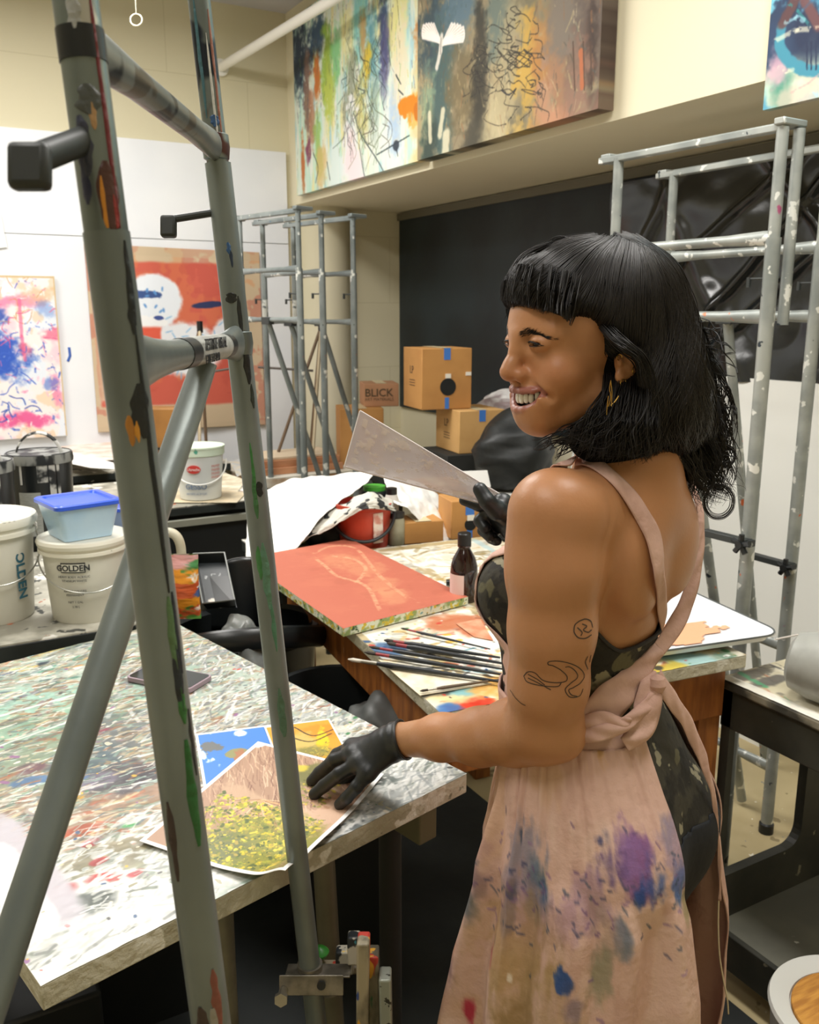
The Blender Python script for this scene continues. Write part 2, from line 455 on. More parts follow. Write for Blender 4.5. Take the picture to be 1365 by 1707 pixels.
# pull ring hanging on a cord
rc = W(227, 33, 3.2); q = MB()
q.tube([rc + 0.021 * (CR * math.cos(t) + CU * math.sin(t)) for t in np.linspace(0, 6.283, 25)], 0.0022, 8, cap=False)
r = empty('pull_ring', rc, 'small pale ring hanging on a cord, top left against the cream wall', 'pull ring')
q.build('ring', mat('pale_plastic', 'E9E2C4', 0.5), r)
MB().tube([rc + 0.021 * CU, [rc[0], rc[1], ZC]], 0.0012, 6).build('cord', MATS['pale_plastic'], r)
# paper sheet pinned at the far left
pa = [ony(-60, 345, 5.15), ony(0, 352, 5.15), ony(12, 412, 5.15), ony(-60, 422, 5.15)]
tag(MB().prism(pa, (0, 0.003, 0)).build('paper_sheet', mat('white_paper', 'F2F2EE', 0.6)), 'white paper sheet pinned at the left photo edge above the pink canvas', 'paper')
# ------------------------------------------------------------------ painted canvases on the walls
class Surf:
    """a flat surface measured in the room; uv() finds where a line of sight meets it"""
    def __init__(s, p00, p10, p01):
        s.p00, s.p10, s.p01 = (np.array(q, dtype=float) for q in (p00, p10, p01))
        s.ex = s.p10 - s.p00; s.ey = s.p01 - s.p00; s.n = np.cross(s.ex, s.ey)
        s.asp = np.linalg.norm(s.ex) / np.linalg.norm(s.ey)
    def uv(s, px, py):
        r = ray(px, py); t = np.dot(s.p00 - C0, s.n) / np.dot(r, s.n); q = C0 + r * t - s.p00
        return (np.dot(q, s.ex) / np.dot(s.ex, s.ex), np.dot(q, s.ey) / np.dot(s.ey, s.ey))
    def uvs(s, pts): return [s.uv(*q) for q in pts]

def side_band(name, cv, S, depth, parent, m='canvas'):
    """the wrapped edges of a stretched canvas, coloured from the rim of the picture"""
    n = S.n / np.linalg.norm(S.n)
    if np.dot(n, C0 - S.p00) < 0: n = -n
    K = 60; t = np.linspace(0, 1, K)
    path = [(x, 0) for x in t] + [(1, y) for y in t] + [(1 - x, 1) for x in t] + [(0, 1 - y) for y in t]
    P = []; C = []
    for (u, v) in path:
        q = S.p00 + S.ex * u + S.ey * v
        c = cv.sample(min(max(u, 0.02), 0.98), min(max(v, 0.02), 0.98)) * 0.9
        for d in (0, depth): P.append(q - n * d); C.append(c)
    N = len(path); f = [(2 * i, 2 * i + 1, 2 * ((i + 1) % N) + 1, 2 * ((i + 1) % N)) for i in range(N)]
    # back sheet
    b = len(P)
    for (u, v) in ((0, 0), (1, 0), (1, 1), (0, 1)):
        P.append(S.p00 + S.ex * u + S.ey * v - n * depth); C.append(hx('C8BFA6'))
    f.append((b, b + 1, b + 2, b + 3))
    return mk(name, P, f, PAINTM[m], parent, col=np.array(C), smooth=False)

def hang(name, cv, S, depth, label, cat, m='canvas', **kw):
    root = empty(name, S.p01, label, cat)
    painted('painted_face', cv, S.p00, S.p10, S.p01, m, root, **kw)
    side_band('canvas_edge', cv, S, depth, root, m)
    return root

# --- painting 1 (left of the pair, on the soffit face)
zb, zt = 2.245, 3.16
S = Surf((XS - 0.045, 4.98, zt), (XS - 0.045, 3.58, zt), (XS - 0.045, 4.98, zb))
cv = Cv(300, 440, 'DCE6DA', S.asp, 11)
U = S.uv
def B(px, py, rx, ry, c, al=0.85, soft=0.6, ang=0, rough=0.9):
    x, y = U(px, py); cv.blob(x, y, rx, ry, c, al, soft, ang, rough)
for k in (('E8E9DF', 12, 30, 0.5), ('BFE3D2', 3, 40, 0.55), ('E9E0A8', 3, 30, 0.6), ('A9CFD6', 4, 36, 0.6)):
    cv.noise(k[0], k[1], k[2], k[3], 0.15, 0.8)
B(500, 90, .12, .22, '2B3A4E', .95); B(530, 60, .1, .12, '324B66', .9); B(512, 160, .035, .3, '8B6F66', .9); B(528, 130, .03, .16, 'C9783A', .95)
B(520, 200, .03, .25, 'B8876A', .8); B(545, 120, .05, .3, '9DBB4A', .9); B(560, 90, .05, .2, '8CCB8E', .9); B(550, 170, .05, .2, 'C5CF68', .8)
B(580, 60, .06, .18, 'E9E6B2', .9); B(600, 40, .06, .2, '7FC3BF', .8); B(620, 90, .06, .25, '4E8C99', .7); B(640, 40, .05, .22, '2F4266', .85)
B(660, 30, .07, .2, 'E5DF9A', .85); B(640, 100, .035, .24, '5B5A86', .8); B(612, 100, .03, .13, 'E8C63E', .85); B(605, 60, .03, .12, 'C49A62', .8)
B(585, 140, .05, .22, '8C8F7A', .7); B(600, 190, .06, .2, 'C9C07A', .85); B(575, 185, .04, .14, '9FA08A', .8); B(625, 180, .04, .2, '9DB1A6', .7)
B(530, 240, .04, .18, '9CC26A', .8); B(535, 275, .05, .16, 'D9B87A', .7); B(505, 280, .02, .2, 'C0703A', .9); B(515, 255, .03, .08, '8A4A66', .9)
B(585, 260, .1, .28, 'E8E9EA', .95, .4); B(590, 290, .07, .25, 'F2DEE2', .8); B(650, 250, .12, .3, 'E6EBE4', .85); B(560, 280, .06, .3, 'DCEAE8', .8)
B(690, 180, .06, .07, 'E6982A', .95, .2); B(700, 210, .06, .5, 'E9C98A', .7); B(660, 190, .05, .2, 'A9C2DE', .8); B(668, 130, .06, .25, 'E6DCC2', .85); B(705, 60, .06, .12, 'B9763A', .7)
cv.strokes((0.02, 0, 0.95, 0.75), 240, 0.12, 0.008, ['3E5A58', '7C7A5A', 'D8C86A', 'A7C7BE', '6B5F7A', '8FB45A', 'E4E9DC'], ang=1.57, var=0.25, al=0.55)
for _ in range(70):
    p0 = (cv.rng.uniform(570, 640), cv.rng.uniform(60, 230)); q = [p0]
    for k in range(3): q.append((q[-1][0] + cv.rng.normal() * 7, q[-1][1] + cv.rng.uniform(5, 28)))
    cv.line([tuple(z) for z in spline([U(*z) for z in q], 14)], 0.005, ['2E3F42', '4A3F38', '5F6B4A'][cv.rng.integers(3)], 0.55)
for pts in ([(590, 190), (602, 225), (640, 290), (612, 305), (598, 240)], [(628, 258), (655, 242), (682, 226)], [(660, 244), (663, 260)], [(545, 270), (550, 300)], [(522, 255), (530, 280), (526, 305)], [(660, 125), (668, 140)], [(664, 150), (672, 158)]):
    cv.line([tuple(z) for z in spline(S.uvs(pts), 24)], 0.008, '3C4A50', 0.85)
cv.blob(*U(660, 243), .02, .022, '3A4450', .9, .3)
cv.line(S.uvs([(670, 178), (702, 172)]), .075, 'D98A1E', .97, 0, .2); cv.line(S.uvs([(674, 180), (675, 192)]), .04, 'D98A1E', .95, 0, .2); cv.line(S.uvs([(694, 180), (695, 192)]), .05, 'C97A1E', .95, 0, .2); cv.a = cv.a ** 1.12
hang('abstract_painting', cv, S, 0.035, 'large green and white abstract painting with an orange patch, left of the bird painting', 'painting')

# --- painting 2 (bird)
S = Surf((XS - 0.075, 3.56, zt - 0.02), (XS - 0.075, 2.40, zt - 0.02), (XS - 0.075, 3.56, 2.238))
cv = Cv(320, 440, 'A79A7C', S.asp, 12); U = S.uv
cv.noise('8A8468', 4, 8, .5, .2, .7); cv.noise('C9B88C', 4, 6, .52, .15, .7)
B(720, 60, .14, .3, '4F6672', .95); B(760, 20, .14, .2, '6E8C9E', .9); B(830, 30, .1, .22, '7E8E86', .9); B(735, 160, .1, .35, '5F7A78', .95); B(712, 200, .05, .3, 'A9BC9A', .8)
B(715, 240, .06, .15, '4C5F58', .9); B(790, 230, .08, .2, '5A5648', .8); B(830, 230, .12, .2, 'C9BE9A', .9); B(860, 250, .1, .16, 'D9B864', .85); B(900, 230, .08, .15, 'D99A4A', .7)
B(770, 150, .1, .2, '8E7F5C', .9); B(800, 100, .05, .3, '4B4638', .8); B(850, 100, .08, .3, 'BDB08A', .8); B(880, 120, .07, .22, 'D9B44E', .9); B(905, 100, .06, .22, 'C9924A', .85)
B(930, 130, .08, .35, 'B98A66', .85); B(960, 80, .08, .3, '8E7564', .85); B(940, 30, .1, .2, '93897C', .9); B(1000, 60, .1, .35, '7A6A60', .85); B(985, 110, .03, .2, '5A4438', .9)
B(1010, 180, .07, .25, '8C6A58', .85); B(960, 200, .1, .25, 'B08A74', .8); B(1030, 150, .04, .3, 'A08070', .8); B(910, 190, .07, .18, 'C8A080', .8); B(1045, 60, .03, .5, '5C4A2E', .8); B(925, 215, .08, .1, 'D8A07A', .6)
cv.strokes((0, 0, 1, 0.95), 300, 0.1, 0.008, ['5B5F50', 'C8B98A', '7D6A58', 'D9C9A0', '5E6F70', 'B07A4A'], ang=1.57, var=0.35, al=0.5)
for _ in range(60):
    p0 = (cv.rng.uniform(790, 900), cv.rng.uniform(20, 190)); q = [p0]
    for k in range(4): q.append((q[-1][0] + cv.rng.normal() * 9, q[-1][1] + cv.rng.uniform(-8, 16)))
    cv.line([tuple(z) for z in spline([U(*z) for z in q], 14)], 0.0045, '3A342A', 0.5)
for j in range(5):
    cv.line([tuple(z) for z in spline([U(845 + k * 7, 92 + j * 6 - k * 1.6 + (2.5 if (k + j) % 2 else -2)) for k in range(7)], 30)], 0.004, '3E3826', 0.8)
cv.line([tuple(z) for z in spline(S.uvs([(835, 150), (848, 158), (860, 148), (850, 165)]), 20)], 0.006, '3A3A40', 0.8)
cv.a = cv.a ** 1.4; cv.a = cv.a * .8 + cv.a.mean(2, keepdims=True) * .2
for (cx, cy, dx, dy, L, s0) in ((733, 68, -0.75, -0.66, 36, 1), (738, 72, 0.8, -0.6, 42, -1)):      # the two spread wings
    for k in range(9):
        a = math.atan2(dy, dx) + s0 * (k - 4) * 0.12; l = L * (1 - 0.05 * abs(k - 4))
        cv.line([U(cx, cy), U(cx + math.cos(a) * l, cy + math.sin(a) * l)], 0.020, 'F2E8E0', 0.95)
        cv.line([U(cx + math.cos(a) * l * .4, cy + math.sin(a) * l * .4), U(cx + math.cos(a) * l, cy + math.sin(a) * l)], 0.004, '9C938C', 0.6)
cv.line(S.uvs([(736, 60), (734, 85), (728, 112)]), 0.028, 'D5CFC4', 0.95); cv.line(S.uvs([(735, 64), (734, 90)]), 0.006, '6F6A64', .8)
for pts, w in (([(716, 190), (717, 235)], .03), ([(738, 185), (733, 225)], .035), ([(744, 225), (742, 255)], .06)):
    cv.line(S.uvs(pts), w, 'DCD3B4', 0.8)
for x0, x1 in ((955, 958), (972, 974), (984, 986)):
    cv.line(S.uvs([(x0, 70), (x1, 150)]), 0.008, '4A3426', 0.8)
cv.line(S.uvs([(968, 85), (970, 145)]), 0.022, 'B5643A', 0.85)
hang('bird_painting', cv, S, 0.065, 'large brown and grey painting with a white bird, above the alcove', 'painting')

# --- painting 3 (turquoise, cut by the right edge)
S = Surf((XS - 0.03, 1.785, 3.0), (XS - 0.03, 1.05, 3.0), (XS - 0.03, 1.785, 2.128))
cv = Cv(300, 260, '6FB7CC', S.asp, 13); U = S.uv
cv.noise('8FD0DA', 5, 5, .5, .1, .8); cv.noise('3C86A8', 6, 6, .58, .1, .7)
B(1330, 60, .3, .12, '22314E', .95, .3); B(1300, 80, .08, .08, '2A4060', .9); B(1310, 150, .16, .1, 'CFE0C0', .8); B(1300, 160, .05, .09, '2F7F6A', .8); B(1340, 165, .2, .06, 'D9C2B0', .7)
B(1297, 110, .05, .06, 'D3A9B8', .8); B(1345, 40, .1, .1, '1E2A46', .9)
cv.line([tuple(z) for z in spline(S.uvs([(1303, 45), (1300, 80), (1320, 105), (1350, 118), (1380, 115)]), 30)], 0.03, '3F8AA0', .95)
cv.line(S.uvs([(1325, 0), (1305, 38)]), 0.035, '5A3A3A', .9); cv.line(S.uvs([(1340, 0), (1365, 42)]), 0.03, '6A4444', .9)
for x in (1345, 1352, 1360): cv.line(S.uvs([(x, 70), (x, 115)]), 0.006, '1E2A46', .9)
cv.strokes((0, 0, 1, 1), 120, 0.12, 0.012, ['A7DCE4', '2A5C86', 'F0E8C8', '2E8C8A', 'C99A9A'], ang=0.6, var=0.8, al=0.6)
hang('turquoise_painting', cv, S, 0.025, 'turquoise and navy painting at the upper right photo edge', 'painting')

# --- pink and blue canvas on the pin board
S = Surf(ony(-120, 456, 5.13), ony(91, 460, 5.13), ony(-120, 722, 5.13))
S = Surf((0.19, 5.13, 1.785), (0.765, 5.13, 1.785), (0.19, 5.13, 0.95))
cv = Cv(260, 200, 'F0E6E4', S.asp, 14); U = S.uv
cv.noise('F2C4D2', 5, 4, .5, .12, .8); cv.noise('DCE6F2', 7, 5, .52, .12, .8); cv.noise('E8C49C', 8, 6, .6, .08, .6)
B(5, 590, .22, .18, '2350B8', .95, .7); B(0, 530, .1, .06, '2A4AA8', .85); B(20, 500, .3, .05, 'E86A98', .6); B(12, 485, .12, .04, 'F4F2F4', .9); B(70, 490, .18, .06, 'D9AE7C', .6)
B(35, 700, .3, .05, 'E04A8A', .85); B(85, 560, .1, .05, 'E25A7E', .7); B(95, 650, .05, .12, 'EE7AA8', .7); B(40, 580, .06, .05, 'E03A50', .5); B(80, 515, .1, .05, '5A86D0', .5); B(88, 640, .08, .04, '4468C0', .6)
cv.strokes((0, 0, 1, 1), 260, .05, .012, ['F4F0F2', 'E87AA4', '4A6ACA', 'E8C8A8', 'F2B8CC', '2E4FB8', 'F8F8F8'], .8, 1.2, .7); cv.scrib(.5, .5, .1, 14, 0.007, '3A5FC0', .7, 3); cv.scrib(.6, .3, .1, 12, 0.006, 'D85A8A', .7, 2); cv.scrib(.6, .15, .1, 14, 0.005, 'C08A54', .6, 2); cv.scrib(.4, .75, .1, 12, 0.008, '2E4FA8', .7, 3)
cv.line(S.uvs([(32, 500), (36, 560), (42, 600)]), .02, 'E05A8A', .6)
cv.over((((cv.U > .985) | (cv.Vv < .012)) * 1.0), 'CDB487', .9)
hang('pink_blue_canvas', cv, S, 0.03, 'unframed pink, white and blue scribbled canvas pinned at the far left', 'canvas')
# blue tick beside it
tk = ony(114, 590, 5.16)
tag(MB().tube([tk + (-.006, 0, -.04), tk + (0.008, 0, -.01), tk + (.006, 0, .035)], .007, 6, sq=.3).build('paint_mark', mat('blue_paint', '3D62B0', .5)), 'small blue paint mark on the white board between the two canvases', 'paint mark')

# --- orange canvas with pale blue figure, raw edges and a gentle wave
S = Surf((0.93, 5.14, 1.955), (1.90, 5.14, 1.94), (0.93, 5.14, 0.955))
S.uv(0, 0)
cv = Cv(300, 290, 'C9B496', S.asp, 15); U = S.uv
def rect(px0, py0, px1, py1, c, al=1.0, r=.02):
    (u0, v0), (u1, v1) = U(px0, py0), U(px1, py1)
    du = cv.U + cv.n1 * r; dv = cv.Vv + cv.n3 * r
    m = sst(du, u0 - .01, u0 + .01) * (1 - sst(du, u1 - .01, u1 + .01)) * sst(dv, v0 - .01, v0 + .01) * (1 - sst(dv, v1 - .01, v1 + .01))
    cv.over(m, c, al)
rect(150, 432, 392, 668, 'C85C4A'); cv.noise('D8824C', 6, 6, .62, .06, .35); cv.noise('B84C40', 9, 9, .6, .06, .4)
rect(150, 432, 175, 668, 'C9B496', .8)
B(255, 500, .17, .15, 'E6EEF6', .98, .12, 0, .1); B(300, 580, .26, .16, 'E6EEF4', .95, .2, 0, .2); B(380, 560, .12, .12, 'E4ECF4', .95, .2, 0, .2); B(345, 505, .1, .02, '1E2C5A', .95, .2, -.1, .2); B(235, 490, .1, .02, '23407E', .9, .3)
B(240, 535, .12, .04, 'F0F0F0', .95, .2); rect(215, 543, 268, 580, 'D9553C', .95); cv.scrib(*U(310, 575), .09, 26, .009, '7AB0DA', .5, 1); cv.scrib(*U(260, 500), .04, 9, .012, '5A90CC', .6, 1); B(262, 528, .03, .012, '2A3F86', .9, .3)
B(200, 640, .1, .2, 'E8E0D4', .5)
cv.over(((cv.Vv > .97) | (cv.Vv < .05)) * 1.0, 'C2AE90', .5)
r = empty('orange_canvas', S.p01, 'raw unstretched canvas painted orange with a pale blue figure, pinned on the far wall', 'canvas')
painted('painted_face', cv, S.p00, S.p10, S.p01, 'canvas', r, bend=lambda u, v: -(0.006 * np.sin(u * 14 + v * 2)) , solid=0.002)
# plain strip of canvas whose folded edge shows right of the near easel
# --- long tan boards and papers lie on the benches (built with them)
# ------------------------------------------------------------------ the paint covered table in front
TZ = 0.85
A_, B_, C_ = np.array([0.068, 0.977, TZ]), np.array([0.755, 1.145, TZ]), np.array([0.528, 2.147, TZ]); D_ = A_ + (C_ - B_)
S1 = Surf(D_, C_, A_); U = S1.uv
cv = Cv(780, 540, 'AEB2A6', S1.asp, 21)
T1 = cv
cv.noise('DAD8CE', 40, 10, .52, .1, .6); cv.noise('8FA79A', 18, 4, .55, .08, .7); cv.noise('AE9F86', 14, 4, .55, .1, .7)
def Bq(px, py, rx, ry, c, al=0.8, soft=.6, ang=0, rough=1.0):
    x, y = U(px, py); cv.blob(x, y, rx, ry, c, al, soft, ang, rough)
Bq(120, 1330, .55, .2, '9C8A74', .8); Bq(200, 1380, .4, .12, 'A8795F', .55); Bq(120, 1230, .4, .12, '7F9A80', .7); Bq(130, 1180, .5, .08, '8DB79C', .7); Bq(60, 1160, .3, .08, 'A6CFC0', .7); Bq(400, 1130, .3, .12, 'AFC4B8', .7)
Bq(330, 1090, .2, .06, '8C9492', .7); Bq(430, 1170, .15, .05, '6FA583', .55); Bq(90, 1470, .35, .14, '7E8A6A', .5); Bq(180, 1560, .5, .05, 'E9E9E2', .9)
for px, py in ((330, 1470), (220, 1500), (120, 1600), (60, 1530), (260, 1560), (200, 1600)): Bq(px, py, .2, .05, 'EDEDE8', .9)
Bq(40, 1400, .12, .09, 'D8D4DC', .8); Bq(30, 1540, .12, .12, 'E8E8E6', .9)
Bq(700, 1290, .25, .05, '5C6264', .7); Bq(630, 1350, .3, .03, 'B9BDBD', .8); Bq(740, 1300, .1, .05, 'E6E6E2', .8); Bq(560, 1390, .2, .03, '62686A', .8); Bq(680, 1270, .08, .03, 'F2F2EE', .9)
Bq(500, 1150, .25, .1, 'D4D8D2', .8); Bq(600, 1230, .12, .05, 'DCDCD4', .8); Bq(230, 1210, .1, .08, '6C7070', .85, .3); Bq(250, 1230, .1, .05, '6C7070', .8, .3)
cv.strokes((-.05, 0, 1, .22), 420, .12, .010, ['E8E8E0', 'A8D0C4', '5F9F86', '86A8A0', 'C98A6A', 'D8C070', 'F4F4F0', '5A6A74', 'B9C9BE', 'E8E8E0'], 0.05, .22, .85)
cv.strokes((-.05, .18, 1, .62), 700, .09, .009, ['7E9A7E', 'A58E6A', '9C6F54', 'C9BEA2', '6C7A70', 'B07A54', '8A7A86', '5F6E62', 'D8D4C4', '5A8A78', 'B5A58A', '7A6A58'], 0.1, .35, .85)
cv.strokes((-.05, .55, 1, .85), 420, .07, .009, ['B5957A', 'C0674A', '8F8A74', 'D9D5C8', '6F7C66', 'C9B08A', '7C6E62', 'A9BFA4', 'E9E9E4'], 0.1, .4, .85)
cv.strokes((-.05, .8, 1, 1), 420, .09, .010, ['F4F4F0', 'E6E6E2', 'DADAD4', '7A8478', 'C9CBC4', 'F8F8F6'], -0.1, .3, .85)
cv.strokes((.5, .3, 1, 1), 300, .09, .008, ['E8E8E4', 'B9BEBC', '6C7274', 'F4F4F2', '8E9496'], -.5, .4, .8)
for px, py, rx, c in ((220, 1295, .11, '4E4A52'), (255, 1290, .06, '3F3B44'), (180, 1300, .05, '7C7488'), (150, 1380, .05, 'B5502E'), (150, 1265, .1, '54666E'), (120, 1260, .05, '5F6F7A'), (75, 1108, .035, '2A3A4C'), (60, 1300, .04, '4F74A0'), (140, 1330, .025, 'E0A22E'), (165, 1400, .025, '9A2E34'),
                         (185, 1430, .02, 'B02E2E'), (235, 1370, .022, '3FA85A'), (190, 1455, .03, 'C43A36'), (210, 1458, .02, 'C43A36'), (120, 1478, .03, 'B83434'), (160, 1500, .05, '3C463E'), (245, 1450, .02, 'C4484C'), (130, 1300, .03, '5A7FB0'), (100, 1430, .02, '7FB8CC'), (408, 1117, .012, 'D24A3A'), (15, 1125, .03, '4A6A94'), (170, 1220, .03, '8E3A4E'), (60, 1280, .05, '6E4A54'), (240, 1360, .04, 'E6E4DC')):
    Bq(px, py, rx, rx * .45, c, .9, .4, .1, .9)
PAL = ['E6E4DA', 'C9C4B4', '8FA79A', '6E8A7C', 'A58E6A', '9C6F54', '5A5E5C', 'B9CFC4', 'D8C8A0', '8A7A6A', 'F0EEE6', '6C7A80']
cv.strokes((-.03, 0, 1, .78), 2600, .035, .0042, PAL, .06, .3, .9, .3); cv.strokes((-.03, .74, 1, 1), 700, .045, .0045, ['F0F0EA', 'DCDCD6', 'C4C6C0', '8E928C', 'F4F4F0'], -.1, .3, .9, .3)
cv.strokes((.62, .2, 1, 1), 700, .04, .0045, ['E8E8E4', 'B9BEBC', '7C8486', 'F0F0EC', '9EA4A6'], -.6, .3, .9, .3)
tx_ = fbm(cv.h, cv.w, 90, 40, cv.rng, 3); cv.a = cv.a * (0.80 + .26 * tx_)[..., None]
cv.dots((0, 0, 1, 1), 200, .003, ['F4F4F0', 'C0392E', '2E4E7A', '3A7A4A', 'E0B040', '4A4A4A', '8A5A8A', 'E8E0D0'])
cv.line(S1.uvs([(0, 1195), (200, 1140)]), .008, 'F0F0EA', .7); cv.line(S1.uvs([(0, 1245), (190, 1180)]), .005, 'ECECE6', .7)
cv.line([tuple(z) for z in spline(S1.uvs([(0, 1365), (50, 1410), (110, 1480), (130, 1520)]), 12)], .045, 'BDB8C0', .75); cv.line([tuple(z) for z in spline(S1.uvs([(0, 1420), (40, 1470), (80, 1540)]), 12)], .05, 'F2F2F0', .85)
r = empty('painted_table', (0.3, 1.5, 0), 'low work table crusted with multicoloured paint, holding the phone and colour prints', 'table')
painted('table_top', cv, S1.p00, S1.p10, S1.p01, 'gloss', r, disp=0.0016, off=0.0005)
# frame slab under the paint skin, its rim crusted white
bm_ = MB(); up = np.array([0, 0, -0.034]); bm_.prism([A_, B_, C_, D_], up)
edge = mat('crusted_white_edge', 'C6C2AE', 0.6, col2='A8A48E', scale=10, detail=6, bump=.5, bscale=60, spots=[('DAD8CA', 16, .56), ('5C5A4E', 34, .70), ('8E8C78', 26, .66), ('B99A4A', 18, .75)], lo=.4, hi=.65)
bm_.build('table_edge', edge, r, bevel=.002)
eu = (B_ - A_) / np.linalg.norm(B_ - A_); ev = (C_ - B_) / np.linalg.norm(C_ - B_)
gm = mat('greenish_steel', '8C8A78', .45, .3, col2='6E6C5E', scale=10)
for (s, t_) in ((.30, .12), (.64, .12), (.12, .9), (.6, .92)):
    c = A_ + eu * s + ev * t_
    MB().tube([[c[0], c[1], .0], [c[0], c[1], TZ - .036]], .02, 16).build('leg', gm if s < .5 else mat('dark_rail', '2A2B28', .6), r)
for t_ in (.12, .9):
    a, b = A_ + eu * .10 + ev * t_, A_ + eu * .64 + ev * t_
    MB().obox((a + b) / 2 - (0, 0, .055), eu * .27, ev * .012, (0, 0, .02)).build('rail', mat('dark_rail', '3A3A34', .6), r)
c = B_ - eu * .07 + ev * .12
MB().obox(c - (0, 0, .075), eu * .02, ev * .1, (0, 0, .03)).build('corner_bracket', mat('olive_board', '6F6B50', .7), r, bevel=.003)

# phone
pz = TZ + .006
r = empty('smartphone', onz(283, 1135, TZ), 'smartphone in a mauve case lying face up on the painted table', 'phone')
c = onz(283, 1133, pz); q1, q2, q3, q4 = onz(203, 1135, pz), onz(252, 1104, pz), onz(361, 1127, pz), onz(318, 1156, pz)
ctr = (q1 + q3) / 2; ex = (q3 - q2 + q4 - q1) / 2; ex = ex / np.linalg.norm(ex); ey = np.cross([0, 0, 1], ex)
def slab(c, ex, ey, hx_, hy_, z0, z1, rad, n=6):
    P = []
    for sx, sy, a0 in ((1, 1, 0), (-1, 1, 90), (-1, -1, 180), (1, -1, 270)):
        for k in range(n + 1):
            a = math.radians(a0 + 90 * k / n)
            P.append(np.array([c[0], c[1], z0]) + ex * (sx * (hx_ - rad) + rad * math.cos(a)) + ey * (sy * (hy_ - rad) + rad * math.sin(a)))
    return MB().prism(P, (0, 0, z1 - z0))
slab(ctr, ex, ey, .081, .041, TZ + .002, TZ + .012, .011).build('phone_case', mat('mauve_case', '9A8790', .45), r, bevel=.001)
slab(ctr, ex, ey, .077, .037, TZ + .0118, TZ + .0126, .009).build('screen', mat('dark_glass', '1C2022', .08, spec=.8), r)
sl = ctr - ey * .0415
MB().obox([sl[0], sl[1], TZ + .007] + ex * .01, ex * .009, ey * .0008, (0, 0, .0012)).build('button', mat('mauve_dark', '6E5C66', .5), r)
MB().obox([sl[0], sl[1], TZ + .007] + ex * .035, ex * .014, ey * .0008, (0, 0, .0012)).build('button', MATS['mauve_dark'], r)

# colour prints -------------------------------------------------
def quad(p, z, lift=0.0):
    return [onz(*q, z) for q in p]
def print_sheet(label, pxs, z, paint, h=150, w=200, seed=1, curl=None):
    """pxs: top-left, top-right, bottom-left corners as seen"""
    p00, p10, p01 = quad(pxs, z)
    S = Surf(p00, p10, p01); c = Cv(h, w, 'F2F2F0', S.asp, seed)
    paint(c, S)
    b = .03; c.over(((c.U < b) | (c.U > 1 - b) | (c.Vv < b * S.asp) | (c.Vv > 1 - b * S.asp)) * 1.0, 'F4F4F2', 1)
    o = painted('photo_print', c, S.p00, S.p10, S.p01, 'paper', None, bend=curl, solid=.0006)
    return tag(o, label, 'photo print')
def pr_blue(c, S):
    U = S.uv; c.over(np.ones_like(c.U), '3F7FD2', 1)
    c.noise('E8EEF4', 5, 5, .62, .05, .8)
    c.blob(*U(352, 1245), .14, .09, '6A6A66', .95, .2, 0, .8)
    c.blob(*U(395, 1255), .14, .06, '8C8A5C', 1, .1, -.1, .4); c.blob(*U(410, 1280), .12, .25, 'A5704E', 1, .15, 0, .5); c.blob(*U(380, 1300), .08, .12, 'C08A5A', 1, .2)
    c.blob(*U(400, 1222), .08, .05, 'F4F6F8', .9, .3); c.strokes((.4, .3, .9, 1), 60, .1, .012, ['8A5A3E', 'C9976A'], .9, .2, .7)
def pr_yellow(c, S):
    U = S.uv; c.over(np.ones_like(c.U), 'D99A2E', 1)
    c.blob(*U(530, 1220), .5, .16, 'E08A1E', .9, .3); c.blob(*U(500, 1240), .3, .3, 'C9B064', .9, .4); c.blob(*U(535, 1235), .09, .3, 'EAC21E', 1, .2, .2); c.blob(*U(510, 1255), .4, .14, '7E7A3E', .9, .5)
    c.strokes((.1, .5, .8, .95), 120, .06, .012, ['3E4426', 'C9B23A', '6E6A34', 'E0C84A'], .3, .8, .8)
    for p in ([(490, 1212), (520, 1226), (556, 1214)], [(480, 1228), (515, 1236), (550, 1222)]): c.line([tuple(q) for q in spline(S.uvs(p), 12)], .02, '4A3A1E', .9)
def pr_canyon(c, S):
    U = S.uv; c.over(np.ones_like(c.U), 'A9876F', 1)
    c.strokes((-.1, -.1, 1.1, .7), 500, .16, .006, ['8A6552', 'CDA98C', '7A5646', 'DCC0A4', 'B08A74'], .95, .12, .8, .2)
    c.blob(*U(400, 1330), .3, .1, 'C0A084', .9, .3, .4); 
    for k in range(26):
        a = -1.9 + k * .15
        c.line([U(425, 1325), U(425 + math.cos(a + 1.2) * 80, 1325 + abs(math.sin(a + 1.2)) * 60)], .006, ['D9A874', '8F6448', 'EACBA0'][k % 3], .8)
    c.blob(*U(515, 1285), .09, .13, '6E6E3A', .9, .5); c.blob(*U(555, 1330), .1, .12, '9A6A4A', .9, .4); c.blob(*U(530, 1360), .2, .22, 'D6B49A', .9, .3)
    c.strokes((.6, .55, 1, .95), 90, .12, .008, ['A87A62', 'E6CBB4', '8C6250'], .5, .1, .8, .2)
    c.blob(*U(420, 1400), .36, .3, '8C8C3C', 1, .4); c.blob(*U(350, 1400), .2, .14, '6E7448', .95, .4)
    c.dots((.15, .5, .9, 1), 1500, .0075, ['D9C22E', '6A7A2E', 'A8A83A', 'E8D24A', '4A5A2A', 'B8A24A', '7C7E3A', '9A9038'], .85)
    c.blob(*U(505, 1275), .05, .04, 'D8C23A', .8, .5); c.dots((.55, .15, .8, .42), 160, .007, ['C9B23A', '5A5A2A', '8A8A3A'], .8)
    c.blob(*U(435, 1238), .05, .06, 'F0F2F4', 1, .3)
print_sheet('photo print of a rock under blue sky, partly under the other prints', [(325, 1224), (468, 1206), (345, 1350)], TZ + .003, pr_blue, 120, 150, 31)
